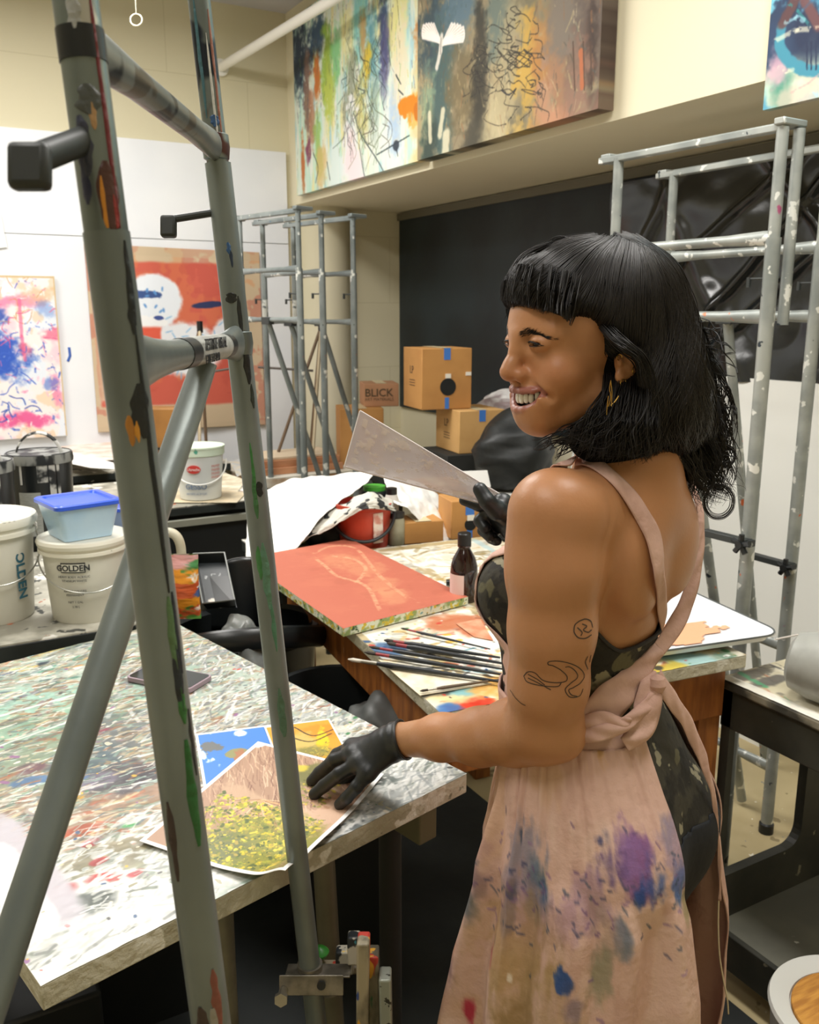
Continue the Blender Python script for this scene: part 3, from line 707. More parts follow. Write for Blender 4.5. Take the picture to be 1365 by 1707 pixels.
print_sheet('photo print of yellow and orange rock, upper right of the prints on the painted table', [(440, 1212), (549, 1198), (470, 1290)], TZ + .0045, pr_yellow, 110, 130, 32)
print_sheet('large photo print of a brown canyon with yellow bushes, under the gloved hand', [(430, 1236), (640, 1290), (232, 1402)], TZ + .006, pr_canyon, 260, 260, 33,
            curl=lambda u, v: 0.018 * sst(u, .72, 1.0) ** 2 * sst(v, .3, .9) + 0.012 * sst(v, .8, 1) * sst(u, .5, 1))

# ------------------------------------------------------------------ wooden table with brushes
E0 = np.array([.837, 1.363, TZ]); E1 = np.array([1.592, 1.284, TZ]); ew = (E1 - E0); Lw = np.linalg.norm(ew); ew /= Lw; ed = np.array([-ew[1], ew[0], 0]); Ld = 1.2
S2 = Surf(E0 + ed * Ld, E1 + ed * Ld, E0); U = S2.uv
cv = Cv(520, 340, 'DAD4C2', S2.asp, 22)
cv.noise('F0EEE4', 8, 8, .5, .1, .8); cv.noise('A08A5E', 6, 10, .6, .06, .7); cv.noise('9C9A90', 12, 9, .62, .06, .6)
def Bq(px, py, rx, ry, c, al=0.8, soft=.6, ang=0, rough=1.0):
    x, y = U(px, py); cv.blob(x, y, rx, ry, c, al, soft, ang, rough)
cv.strokes((0, 0, 1, .6), 320, .1, .01, ['F6F4EC', 'B59A62', '8A7A50', 'E8E4D4', 'C9B68A', 'F6F4EC'], 0.0, .5, .8)
cv.strokes((0, .6, 1, 1), 320, .07, .01, ['F2ECE0', '3A4A58', 'D8C48A', 'E8E4D4', '5F8FA0', 'C9A86A', 'B04A34', '23262A', 'F4F2EA'], 0.0, .5, .85)
for px, py, rx, c in ((780, 1178, .05, 'C8321E'), (765, 1185, .05, 'D43A22'), (800, 1170, .04, 'C0301A'), (745, 1150, .1, 'E0C890'), (740, 1188, .06, '3A6AA8'), (770, 1150, .05, '7AB0B8'), (650, 1080, .06, '44648C'), (700, 1140, .1, '3C3A36'), (770, 1040, .12, 'B86A48'), (830, 1140, .1, 'D8A050'),
                         (1160, 1105, .1, '9FC4C4'), (1130, 1120, .08, 'C9B040'), (1210, 1095, .05, '6A8A78')):
    Bq(px, py, rx, rx * .6, c, .9, .4, 0, .9)
cv.dots((0, .5, 1, 1), 200, .006, ['F4F4F0', 'C0392E', '2E4E7A', '3A7A4A', 'E0B040', '3A3A3A'])
cv.line(S2.uvs([(640, 918), (838, 893)]), .03, '9A8048', .6); cv.line(S2.uvs([(790, 900), (850, 935)]), .02, 'A9C6CC', .7)
r = empty('wooden_table', E0 + ew * Lw / 2 + ed * .6 - (0, 0, TZ), 'orange-brown wooden work table with a paint crusted top, holding the brushes and the red panel', 'table')
painted('table_top', cv, S2.p00, S2.p10, S2.p01, 'gloss', r, disp=.0014, off=.0005)
MB().prism([E0, E1, E1 + ed * Ld, E0 + ed * Ld], (0, 0, -.03)).build('table_edge', edge, r, bevel=.003)
wood = mat('orange_wood', 'A8682E', .5, col2='834C20', scale=7, stretch=(6, 6, 1), spots=[('D8CDB8', 16, .74)], bump=.1)
ap = .035
def apron(p, q, name='rail'):
    p, q = np.array(p), np.array(q); d = (q - p) / np.linalg.norm(q - p)
    MB().obox((p + q) / 2 + (0, 0, -.03 - .06), (q - p) / 2, np.cross([0, 0, 1], d) * .011, (0, 0, .06)).build(name, wood, r, bevel=.002)
i0, i1 = E0 + (ew + ed) * ap, E1 + (-ew + ed) * ap; i2, i3 = i1 + ed * (Ld - 2 * ap), i0 + ed * (Ld - 2 * ap)
for p, q in ((i0, i1), (i1, i2), (i2, i3), (i3, i0)): apron(p, q)
for p in (i0 + ew * .22 + ed * .06, i1 - ew * .025 + ed * .03, i2 - ew * .03 - ed * .03, i3 + ew * .03 - ed * .03):
    MB().obox(p - (0, 0, .03 + (TZ - .03) / 2), ew * .03, ed * .03, (0, 0, (TZ - .03) / 2)).build('leg', wood, r, bevel=.003)
# ------------------------------------------------------------------ things on the wooden table
pzt = TZ + .024
P = [onz(*q, pzt) for q in ((388, 925), (583, 898), (780, 995), (572, 1048))]      # left, far, right, near
P[0] = P[3] + (P[1] - P[2])
S = Surf(P[0], P[1], P[3]); U = S.uv
cv = Cv(260, 140 * 2, 'B2604A', S.asp, 41)
cv.noise('BA6A50', 6, 4, .5, .2, .5); cv.noise('A65842', 9, 7, .6, .1, .4)
for q, rx, ry in (((590, 935), .2, .1), ((640, 950), .22, .12), ((690, 975), .15, .13), ((720, 990), .12, .1)):
    cv.blob(*U(*q), rx, ry, 'C48862', .55, .6, .3, 1)
for q in ([(540, 925), (570, 915), (620, 920), (680, 960), (740, 990), (770, 1000)], [(540, 930), (570, 945), (600, 960), (660, 975), (700, 1010)], [(580, 930), (620, 935), (650, 950), (640, 970)]):
    cv.line([tuple(z) for z in spline(S.uvs(q), 24)], .018, 'CC9A74', .6, .35)
cv.strokes((0, 0, 1, 1), 80, .2, .012, ['BC6E54', 'AE5E46'], .3, .3, .35)
r = empty('primed_canvas', P[3] - (0, 0, .02), 'terracotta red primed panel with green speckled edges lying across the wooden table', 'panel')
painted('painted_face', cv, S.p00, S.p10, S.p01, 'canvas', r, off=.0004)
MB().prism([S.p00, S.p10, S.p10 + S.ey, S.p01], (0, 0, -.02)).build('panel_edge', mat('speckled_edge', '8FA060', .6, col2='D8DCC4', scale=38, spots=[('C9B23A', 60, .56), ('3E5A34', 50, .62), ('6FA0A0', 66, .66)], lo=.42, hi=.55), r)
# brushes: red ferrule end left, dark handles running right
bl = mat('brush_black', '23262A', .35); bc = mat('brush_crimson', '8E3438', .4); bh = mat('bristle', '3A332C', .8); bm2 = mat('bristle_pale', 'C9C2B4', .7); fr = mat('ferrule', 'A9A59A', .35, .8)
BR = [((668, 1047), (800, 1078), .010, 3, 'crimson', 'thin paint brush nearest the red panel, top of the fan of brushes'),
      ((640, 1067), (812, 1093), .011, 5, 'crimson', 'paint brush with a long crimson end, second from the red panel'),
      ((645, 1072), (816, 1102), .010, 5.5, 'crimson', 'thick black paint brush in the middle of the fan of brushes'),
      ((615, 1078), (818, 1112), .010, 4, 'crimson', 'slim paint brush with a red tip lying below the thick black one'),
      ((607, 1087), (822, 1122), .010, 4.5, 'crimson', 'paint brush with a crimson end whose tip is above the pale tipped brush'),
      ((580, 1099), (825, 1135), .012, 5, 'pale', 'long paint brush with a pale bristle tip overhanging the table edge'),
      ((700, 1152), (830, 1133), .010, 3, 'wood', 'slim brush lying apart with its tip at the lower left of the fan')]
for i, (q0, q1, zz, wr, kind, lb) in enumerate(BR):
    a, b = onz(*q0, TZ + zz), onz(*q1, TZ + zz * .9); b = b + (b - a) * .12
    d = b - a; L = np.linalg.norm(d); rr = wr * .001
    r = empty('paint_brush', a, lb, 'brush', 'brushes on the wooden table')
    pt = lambda t: a + d * t
    MB().tube([pt(.0), pt(.03), pt(.09)], [rr * .25, rr * .9, rr * .8], 10).build('bristles', bm2 if kind == 'pale' else bh, r)
    MB().tube([pt(.085), pt(.19)], [rr * .8, rr * .85], 12).build('ferrule', fr if kind != 'crimson' else bc, r)
    MB().tube([pt(.185), pt(.25), pt(.55), pt(1)], [rr * .85, rr * 1.25, rr, rr * .5], 12).build('handle', bl if kind != 'wood' else mat('brush_brown', '5A4A38', .5), r)
def sheet(name, px, z, m, label, cat, th=.0012):
    P = [onz(*q, z) for q in px]
    return tag(MB().prism(P, (0, 0, th)).build(name, m), label, cat)
sheet('paper_scrap', [(630, 1100), (820, 1140), (700, 1160)], TZ + .0025, mat('cream_paper', 'E3DCC8', .6, col2='C9BC9C', scale=20), 'cream paper scrap under the brushes on the wooden table', 'paper')
sheet('paper_scrap', [(760, 1040), (800, 1032), (822, 1068), (790, 1062)], TZ + .0025, mat('terracotta_paper', 'C07A58', .6, col2='D8A080', scale=20), 'terracotta smeared paper scrap between the red panel and the brushes', 'paper')
# bottle of dark oil
def bottle(c, R, H, label, capm, liqm, labm, glass, cap_r=.42, fill=.8, txt=None):
    r = empty('bottle', c, label, 'bottle'); c = np.array(c, dtype=float)
    prof = [(R * .9, 0), (R, .006), (R, H * .42), (R * .96, H * .52), (R * .8, H * .63), (R * .52, H * .73), (R * .42, H * .77), (R * .42, H * .84)]
    MB().lathe(c, [(p[0], p[1]) for p in prof], 32).build('glass_body', glass, r)
    MB().lathe(c, [(R * .9 + .0002, .004)] + [(p[0] + .0004, p[1] + .0003) for p in prof[1:7] if p[1] < H * fill], 32).build('liquid', liqm, r)
    cp = MB().lathe(c, [(R * .44, H * .82), (R * cap_r * 1.18, H * .825), (R * cap_r * 1.18, H * .985), (R * cap_r * 1.05, H), (0, H)], 32); cp.build('cap', capm, r)
    MB().lathe(c, [(R * .47, H * .795), (R * .5, H * .8), (R * .5, H * .82), (R * .44, H * .825)], 32).build('neck_ring', glass, r)
    a0 = math.atan2(-c[1], -c[0]) + .1
    lb = MB(); n = 18
    for hh in (H * .06, H * .42):
        for k in range(n + 1):
            a = a0 - 1.6 + 1.5 * k / n; lb.v.append(c + np.array([math.cos(a) * (R + .001), math.sin(a) * (R + .001), hh]))
    lb.f = [(k, k + 1, k + n + 2, k + n + 1) for k in range(n)]
    lb.build('label', labm, r)
    return r
amber = mat('dark_amber', '2A0A06', .06, spec=.8, coat=.5); liq = mat('red_oil', '1C0605', .08, spec=.8)
bcx = onz(795, 992, TZ)
bottle(W(773, 985, 2.4) * [1, 1, 0] + [0, 0, TZ], .0365, .185, 'dark red glass bottle with a black cap standing beside the red panel', mat('black_cap', '141618', .35), liq, mat('pinkish_label', 'E6D2CC', .6), amber)
c = onz(752, 978, TZ)
r = empty('small_bottle', c, 'tiny bottle with a black cap just left of the dark bottle', 'bottle')
MB().tube([c + (0, 0, .012) + CR * .0, c + (0, 0, .012) + CR * .028], .011, 20).build('body', mat('pale_bottle', 'D8C0B8', .4), r)
MB().tube([c + (0, 0, .012) - CR * .014, c + (0, 0, .012) + CR * .001], .009, 20).build('cap', MATS['black_cap'], r)
# white butcher tray with orange paint, at the right end of the table
tz = TZ + .002
q = [onz(*p, tz) for p in ((1000, 1098), (1262, 1082), (1300, 1050), (1140, 960))]
ctr = onz(1130, 1040, tz); ctr = np.array([1.60, 1.66, tz])
near_r = onz(1285, 1073, tz)
tx = np.array([.985, -.17, 0]); tx /= np.linalg.norm(tx); ty = np.array([-tx[1], tx[0], 0])
hw, hh_ = .24, .17
ctr = near_r - tx * (hw - .01) + ty * (hh_ + .0)
def rr_pts(c, z, a, b, rad, n=7):
    o = []
    for sx, sy, a0 in ((1, 1, 0), (-1, 1, 90), (-1, -1, 180), (1, -1, 270)):
        for k in range(n + 1):
            t = math.radians(a0 + 90 * k / n)
            o.append(np.array([c[0], c[1], z]) + tx * (sx * (a - rad) + rad * math.cos(t)) + ty * (sy * (b - rad) + rad * math.sin(t)))
    return o
r = empty('butcher_tray', ctr, 'white enamel tray smeared with orange paint at the right end of the wooden table', 'tray')
m = MB(); rings = [(hw - .02, hh_ - .02, 0.0), (hw, hh_, .010), (hw + .005, hh_ + .005, .024), (hw + .012, hh_ + .012, .026), (hw + .014, hh_ + .014, .023)]
off0 = len(m.v); N = 32
for a, b, z in rings: m.v += rr_pts(ctr, tz + z, a, b, .045)
for i in range(len(rings) - 1):
    for k in range(N): m.f.append((i * N + k, i * N + (k + 1) % N, (i + 1) * N + (k + 1) % N, (i + 1) * N + k))
m.f.append(tuple(range(N)))
m.build('tray_body', mat('white_enamel', 'EDEFF0', .18, coat=.3), r, solid=.0015)
rim = MB(); ring = rr_pts(ctr, tz + .0265, hw + .013, hh_ + .013, .05); rim.tube(ring + [ring[0]], .0025, 6, cap=False); rim.build('rim', mat('steel_rim', '6E7476', .3, .6), r)
n = 60; Uu, Vv_ = np.meshgrid(np.linspace(-1, 1, n), np.linspace(-1, 1, n)); rg = np.random.default_rng(8)
nn = fbm(n, n, 6, 6, rg, 3); msk = (np.hypot((Uu + .1) / .9, (Vv_ + .35) / .55) + (nn - .5) * 1.3) < .85
Pp = ctr + Uu[..., None] * tx * (hw - .03) + Vv_[..., None] * ty * (hh_ - .03); Pp[..., 2] = tz + .0022 + nn * .002
colr = np.ones((n, n, 3)) * hx('EFAE86'); k2 = ((Vv_ < -.45) & (nn > .46) & (Uu < .4)); colr[k2] = hx('DE6440')
idx = np.arange(n * n).reshape(n, n); f = np.stack([idx[:-1, :-1], idx[:-1, 1:], idx[1:, 1:], idx[1:, :-1]], -1).reshape(-1, 4); f = f[msk[:-1, :-1].ravel()]
mk('paint_smear', Pp.reshape(-1, 3), f, PAINTM['gloss'], r, col=colr.reshape(-1, 3), angle=180)

# ------------------------------------------------------------------ dark cart at the right
CZ = .78; cx0, cx1, cy0, cy1 = 1.575, 2.18, .55, 1.34
r = empty('utility_cart', ((cx0 + cx1) / 2, (cy0 + cy1) / 2, 0), 'dark framed bench at the right with a paint stained top and low shelf', 'cart')
S3 = Surf((cx0, cy1, CZ), (cx1, cy1, CZ), (cx0, cy0, CZ)); U = S3.uv
cv = Cv(320, 260, 'CFC6A8', S3.asp, 23); cv.noise('E6E0CC', 8, 8, .5, .1, .7); cv.noise('7A7466', 9, 7, .6, .07, .7); cv.noise('8C8474', 14, 12, .64, .05, .7)
cv.strokes((0, 0, 1, 1), 200, .07, .01, ['E8E4D4', '6E6C62', '4E9A6A', 'C08A6A', 'C9B6C9', 'F0ECE0', '3E3C3A'], -1.3, .4, .8)
cv.blob(*U(1250, 1125), .12, .03, '6E685E', .9, .3); cv.blob(*U(1285, 1135), .1, .03, '605C56', .9, .3); cv.line(S3.uvs([(1230, 1120), (1275, 1145)]), .02, '4FA070', .8, .3)
cv.over((cv.U < .05) * 1.0, 'E8E6DC', .8)
painted('bench_top', cv, S3.p00, S3.p10, S3.p01, 'gloss', r, off=.0005, disp=.001)
dk = mat('dark_bench_paint', '2E2F2A', .5, col2='3E3E36', scale=8, spots=[('8A8674', 30, .7)])
MB().box(cx0, cx1, cy0, cy1, CZ - .025, CZ).build('top_edge', mat('worn_edge', '8C8674', .6, col2='3A3830', scale=10, lo=.4, hi=.6), r, bevel=.006)
MB().box(cx0 + .012, cx0 + .035, cy0, cy1, CZ - .12, CZ - .025).build('rail', dk, r, bevel=.003)
MB().box(cx0 + .012, cx1 - .01, cy0, cy0 + .02, CZ - .12, CZ - .025).build('rail', dk, r, bevel=.003)
# far end panel with a rounded window cut through it
m = MB(); x0, x1, z0, z1 = cx0 + .012, cx1 - .01, 0.06, CZ - .025; wx0, wx1, wz0, wz1 = x0 - .0, x0 + .30, .27, .66
win = []
for sx, sy, a0 in ((1, 1, 0), (0, 1, 90), (0, 0, 180), (1, 0, 270)):
    for k in range(7):
        t = math.radians(a0 + 15 * k); rad = .05 if sx else .012
        win.append(((wx1 - rad if sx else wx0 + .02 + rad) + rad * math.cos(t), (wz1 - rad if sy else wz0 + rad) + rad * math.sin(t)))
outer = []
for (x, z) in win:
    cx_, cz_ = (wx0 + wx1) / 2, (wz0 + wz1) / 2; dx, dz = x - cx_, z - cz_
    t = min([((x1 if dx > 0 else x0) - cx_) / dx if abs(dx) > 1e-6 else 9, ((z1 if dz > 0 else z0) - cz_) / dz if abs(dz) > 1e-6 else 9]); outer.append((cx_ + dx * t, cz_ + dz * t))
# snap outer corners
N = len(win)
for (tx_, tz_) in ((x1, z1), (x0, z1), (x0, z0), (x1, z0)):
    k = min(range(N), key=lambda i: (outer[i][0] - tx_) ** 2 + (outer[i][1] - tz_) ** 2); outer[k] = (tx_, tz_)
for yy in (cy1 - .03, cy1 - .005):
    m.v += [np.array([x, yy, z]) for x, z in win] + [np.array([x, yy, z]) for x, z in outer]
for k in range(N):
    j = (k + 1) % N
    m.f += [(k, j, N + j, N + k), (2 * N + k, 3 * N + k, 3 * N + j, 2 * N + j), (k, 2 * N + k, 2 * N + j, j), (N + k, N + j, 3 * N + j, 3 * N + k)]
m.build('end_panel', dk, r, smooth=False)
for x, y in ((cx0 + .03, cy0 + .03), (cx1 - .03, cy0 + .03), (cx1 - .03, cy1 - .05)):
    MB().box(x - .02, x + .02, y - .02, y + .02, 0, CZ - .025).build('leg', dk, r, bevel=.003)
MB().box(cx0 + .012, cx1 - .01, cy0 + .0, cy1 - .03, .13, .15).build('shelf', mat('grey_shelf', '77776A', .6, col2='66665C', scale=5, spots=[('8E3A34', 9, .74), ('C9C9C0', 26, .72)]), r)
MB().box(cx0 + .006, cx0 + .022, cy0, cy1 - .03, .06, .152).build('shelf_rail', dk, r, bevel=.002)
# bowl tipped on its side, on the cart
c = W(1352, 1090, 2.0); c[2] = CZ + .072
ax = -CF * .55 - CR * .1 + CR * .78; ax[2] = -.05; ax /= np.linalg.norm(ax)
c = np.array([onz(1352, 1165, CZ)[0], onz(1352, 1165, CZ)[1], CZ + .078])
r = empty('tipped_bowl', (c[0], c[1], CZ), 'grey and white round dish tipped on its side on the dark bench, right edge', 'bowl')
m = MB().lathe(c - ax * .05, [(0, 0), (.045, .0), (.062, .01), (.074, .05), (.078, .1), (.0745, .1), (.070, .052), (.058, .014), (.0, .008)], 40, axis=ax); m.build('bowl_shell', mat('grey_glaze', '9FA09A', .35, col2='85867F', scale=9), r)
m = MB().lathe(c - ax * .05, [(.0, .088), (.05, .089), (.0735, .094), (.0735, .097), (0.05, .0945), (.0, .0935)], 40, axis=ax); m.build('pale_lid', mat('pale_lid', 'D6D6D0', .35), r)
# stick across tray and bowl
a, b = W(1292, 1066, 1.99), W(1330, 1058, 2.03)
tag(MB().tube([a, b], .002, 8).build('thin_stick', mat('pale_stick', 'D8D0C8', .5)), 'thin pale stick between the white tray and the grey dish', 'stick')
# round white tub with an ochre wooden lid on the cart shelf
c = np.array([1.70, 1.0, .151]); q = onz(1425, 1690, .36); c = np.array([q[0], q[1], .151])
r = empty('round_tub', c, 'round white tub with an ochre wooden lid on the low shelf, bottom right corner', 'tub')
R0 = .145
MB().lathe(c, [(R0 * .84, 0), (R0 * .9, .01), (R0 * .98, .2), (R0 * 1.02, .208), (R0 * 1.0, .216), (R0 * .9, .214), (R0 * .76, .206), (R0 * .75, .198), (0, .198)], 56).build('tub_body', mat('white_tub', 'D0D0CA', .3), r)
MB().lathe(c, [(0, .199), (R0 * .735, .199), (R0 * .74, .206), (R0 * .73, .209), (0, .209)], 56).build('wooden_lid', mat('ochre_wood', 'C9903E', .5, col2='A8702C', scale=14, stretch=(1, 6, 1), bump=.2), r)
MB().lathe(c, [(0, .209), (.016, .209), (.016, .222), (0, .224)], 24).build('lid_knob', mat('brown_knob', '6E4422', .5), r)
# ------------------------------------------------------------------ benches at the back
def bench(name, x0, x1, y0, y1, z, label, topm, edgem, legm, th=.03, seg=None):
    r = empty(name, ((x0 + x1) / 2, (y0 + y1) / 2, 0), label, 'table')
    MB().box(x0, x1, y0, y1, z - .004, z).build('table_top', topm, r)
    MB().box(x0, x1, y0, y1, z - th, z - .0042).build('table_edge', edgem, r, bevel=.003)
    for x in (x0 + .05, x1 - .05):
        for y in (y0 + .05, y1 - .05): MB().box(x - .02, x + .02, y - .02, y + .02, 0, z - th).build('leg', legm, r)
    MB().box(x0 + .05, x1 - .05, y0 + .04, y0 + .055, z - th - .07, z - th).build('rail', legm, r)
    return r
blackp = mat('black_bench', '1E2322', .45, col2='2C3231', scale=6, spots=[('C9C8BC', 30, .72)])
stn = mat('stained_grey_top', '8E8B7E', .5, col2='D0CDBF', scale=9, detail=6, spots=[('F0EEE6', 12, .6), ('4A4C48', 15, .62), ('B8603A', 22, .72), ('6A90A8', 22, .73)])
bench('bucket_bench', -1.0, .50, 2.17, 3.02, TZ, 'dark bench behind the painted table carrying the white pails', stn, blackp, blackp, .05)
rb = bench('gesso_bench', -.35, 1.32, 3.47, 4.15, TZ, 'black edged bench further back carrying the white gesso tub and papers', stn, blackp, blackp, .035)
MB().box(-.35, 1.32, 3.445, 3.468, TZ - .075, TZ - .05).build('metal_strip', mat('dull_metal', 'A6A799', .4, .4), rb)
MB().box(-.33, 1.30, 3.475, 3.49, .25, TZ - .08).build('front_panel', mat('near_black', '14181A', .5), rb)
# long low white shelf with tan boards by the far wall
r = bench('board_shelf', 1.45, 2.62, 4.15, 4.75, .80, 'white edged low bench near the far wall carrying long tan boards', mat('white_top', 'DEDCCF', .5, col2='BDB9A8', scale=6), mat('brown_edge', '9C7448', .6, col2='DEDCCF', scale=5), blackp, .05)
tan = mat('tan_board', 'C08A64', .55, col2='B27A56', scale=4, stretch=(1, 8, 8)); pale = mat('pale_board', 'D8C6AA', .6)
for (x0, x1, y0, y1, z0, z1, mm, lb) in ((1.50, 1.98, 4.22, 4.50, .801, .835, tan, 'lowest tan board on the white edged bench behind the row of easels'),
                                       (1.52, 1.97, 4.24, 4.52, .836, .870, tan, 'middle tan board of the stack behind the row of easels'),
                                       (1.51, 1.96, 4.26, 4.50, .871, .884, pale, 'pale board on top of the tan board stack behind the row of easels')):
    tag(MB().box(x0, x1, y0, y1, z0, z1).build('long_board', mm, bevel=.002), lb, 'board', 'boards on the white edged bench')
# carton counter in the alcove
bench('carton_counter', 1.93, 2.52, 2.95, 3.85, TZ, 'dark counter in the alcove carrying the cardboard cartons', stn, blackp, blackp, .04)
bench('cloth_bench', .98, 1.92, 2.60, 2.93, .83, 'bench behind the red panel covered with the white cloth', stn, blackp, blackp, .04)
# ------------------------------------------------------------------ cardboard cartons
crd = mat('cardboard', 'C08C4E', .75, col2='B27F45', scale=5, bump=.05, bscale=80)
crd2 = mat('cardboard_pale', 'CFA468', .75, col2='C2965A', scale=5)
tape = mat('blue_tape', '3F78C8', .5); inkm = mat('ink_print', '5A4630', .7); dark = mat('carton_hole', '101414', .8)
def carton(px, py, d, th, wr, wl, h, label, m=crd, zb=None, tapes=True, hole=False, txt=None, flaps=True, logo=True):
    c = W(px, py, d); z = c[2] if zb is None else zb
    if zb is not None: c = onz(px, py, zb) if abs(CAMH - zb) > .2 and d is None else c
    th = math.radians(th); er = np.array([math.cos(th), math.sin(th), 0]); el = np.array([-math.sin(th), math.cos(th), 0])
    c = np.array([c[0], c[1], z]); r = empty('cardboard_carton', c + er * wr / 2 + el * wl / 2, label, 'box', 'cardboard cartons')
    up = np.array([0, 0, 1.0])
    MB().prism([c, c + er * wr, c + er * wr + el * wl, c + el * wl], (0, 0, h)).build('carton_body', m, r, bevel=.003)
    nr = -el
    if flaps:
        a = c + up * (h + .0015) + er * wr / 2
        MB().obox(a + el * wl / 2, er * .001, el * wl / 2, up * .0006).build('flap_seam', mat('seam_dark', '7A5228', .8), r)
        MB().obox(a + el * wl / 2 + up * .0006, er * .028, el * wl / 2, up * .0004).build('packing_tape', mat('clear_tape', 'D8C8A0', .3), r)
    if tapes:
        MB().obox(c + er * wr * .5 + nr * .0012 + up * (h - .025), er * .016, nr * .0006, up * .026).build('tape_strip', tape, r)
        MB().obox(c + er * wr * .5 + nr * .0012 + up * .028, er * .010, nr * .0006, up * .026).build('tape_strip', tape, r)
    if hole:
        MB().lathe(c + er * wr * .52 + nr * .0005 + up * h * .37, [(0, 0), (wr * .16, 0), (wr * .16, .0015), (0, .0016)], 28, axis=nr).build('round_hole', dark, r)
        MB().obox(c + er * wr * .52 + nr * .002 + up * h * .55, er * .013, nr * .002, up * .01).build('white_tag', mat('white_tag', 'E8E4D8', .6), r)
        MB().obox(c + er * wr * .93 + nr * .002 + up * h * .58, er * .013, nr * .002, up * .008).build('white_tag', MATS['white_tag'], r)
    if logo:
        b = c + el * wl * .55 + up * h * .58; nl = -er
        lettering('printed_mark', 'LP', .05, b + nl * .001 + el * .022, -el, up, inkm, r)
        m2 = MB()
        for k in range(3): m2.obox(b + nl * .001 + up * (-.03 - .012 * k) - el * .01, nl * .0003, el * .035, up * .0016)
        m2.build('printed_lines', inkm, r)
    if txt:
        lettering('printed_text', txt[0], .058, c + er * wr * txt[1] + nr * .001 + up * h * .45, er, up, inkm, r, bold=.0012)
        lettering('printed_text', txt[2], .022, c + er * wr * txt[1] + nr * .001 + up * h * .26, er, up, inkm, r)
    return r
carton(765, 757, 4.1, -8, .23, .27, .195, 'lower cardboard carton with blue tape, under the cube carton with the round hole', crd2, logo=True)
zb2 = W(765, 757, 4.1)[2]
carton(703, 684, 4.08, -9, .245, .24, .275, 'cube shaped cardboard carton with a round black hole, topmost of its stack', crd, zb=zb2 + .197, hole=True)
# dark cabinet box carrying them
c = W(765, 757, 4.1)
carton(745, 800, 4.08, -8, .30, .30, zb2 - TZ - .001, 'black carton at the bottom of the stack with the cube carton', mat('black_card', '20211F', .7), zb=TZ, tapes=False, logo=False, flaps=False)
zl = W(600, 748, 4.75)[2]
carton(567, 745, 4.8, -20, .235, .25, .300, 'tan carton at the left of the cartons, under the small printed one', crd, zb=.801, tapes=False, logo=False)
carton(607, 683, 4.87, -20, .19, .22, .123, 'small printed carton on top, just left of the cube carton', mat('cardboard_pinkish', 'B98A66', .75, col2='AE7F5C', scale=5), zb=1.102, tapes=False, logo=False, txt=('BLICK', .02, 'ART MATERIALS'))
carton(752, 905, 3.12, -12, .135, .14, .135, 'cardboard carton with a black hole, low down behind the black glove', crd, zb=.831, hole=True, tapes=True, logo=False)
q = W(787, 866, 3.40)
carton(672, 905, 3.05, -12, .145, .12, .075, 'low open cardboard carton behind the white cloth', crd, zb=.831, tapes=False, logo=False)
carton(700, 850, 3.6, -12, .20, .2, .07, 'cardboard carton under the black carton, seen between plastic scraper and cloth', crd, zb=TZ, tapes=False, logo=False)
# black bulky bag and white folded sheets right of the cartons
def lump(name, c, r3, m, label, cat, seed=1, amp=.25, n=40, squash=None):
    rng = np.random.default_rng(seed); ph = rng.random((6, 3)) * 6.28; fr_ = rng.normal(size=(6, 3)) * 3
    th, ph_ = np.meshgrid(np.linspace(0, 2 * np.pi, n, endpoint=False), np.linspace(0, np.pi, n // 2))
    d = np.stack([np.sin(ph_) * np.cos(th), np.sin(ph_) * np.sin(th), np.cos(ph_)], -1)
    k = 1 + amp * sum(np.sin((d * fr_[i]).sum(-1) * (1 + .5 * i) + ph[i, 0]) / (1 + i) for i in range(6)) * .5
    P = np.array(c) + d * np.array(r3) * k[..., None]; P[..., 2] = np.maximum(P[..., 2], c[2] - r3[2] * .8)
    P = P.reshape(-1, 3); h, w = th.shape; f = []
    for i in range(h - 1):
        for j in range(w): f.append((i * w + j, (i + 1) * w + j, (i + 1) * w + (j + 1) % w, i * w + (j + 1) % w))
    return tag(mk(name, P, f, m, angle=180), label, cat)
blkbag = mat('black_bag', '15191A', .5, bump=.3, bscale=14)
c = onz(838, 850, TZ); lump('black_bag', (2.27, 3.14, TZ + .15), (.19, .16, .17), blkbag, 'bulky black bag on the alcove counter right of the carton stack', 'bag', 3)
c = W(848, 662, 4.5); lump('white_bundle', c + (0.0, 0, -.03), (.17, .14, .065), mat('white_wrap', 'E8E6E4', .5, col2='A08E90', scale=12, bump=.4), 'white plastic wrapped bundle right of the cube carton, behind the smiling face', 'bundle', 5)
tag(MB().obox((2.60, 3.66, 1.0), (.14, 0, 0), (0, .12, 0), (0, 0, .10)).build('black_crate', mat('near_black', '14181A', .5), bevel=.006), 'black crate under the white wrapped bundle', 'crate')
tag(MB().prism([W(760, 786, 3.6), W(812, 784, 3.6), W(818, 812, 3.6), W(770, 812, 3.6)], (0.002, .002, 0)).build('white_card', mat('white_paper', 'F2F2EE', .6)), 'small white card standing behind the tip of the plastic scraper', 'card')
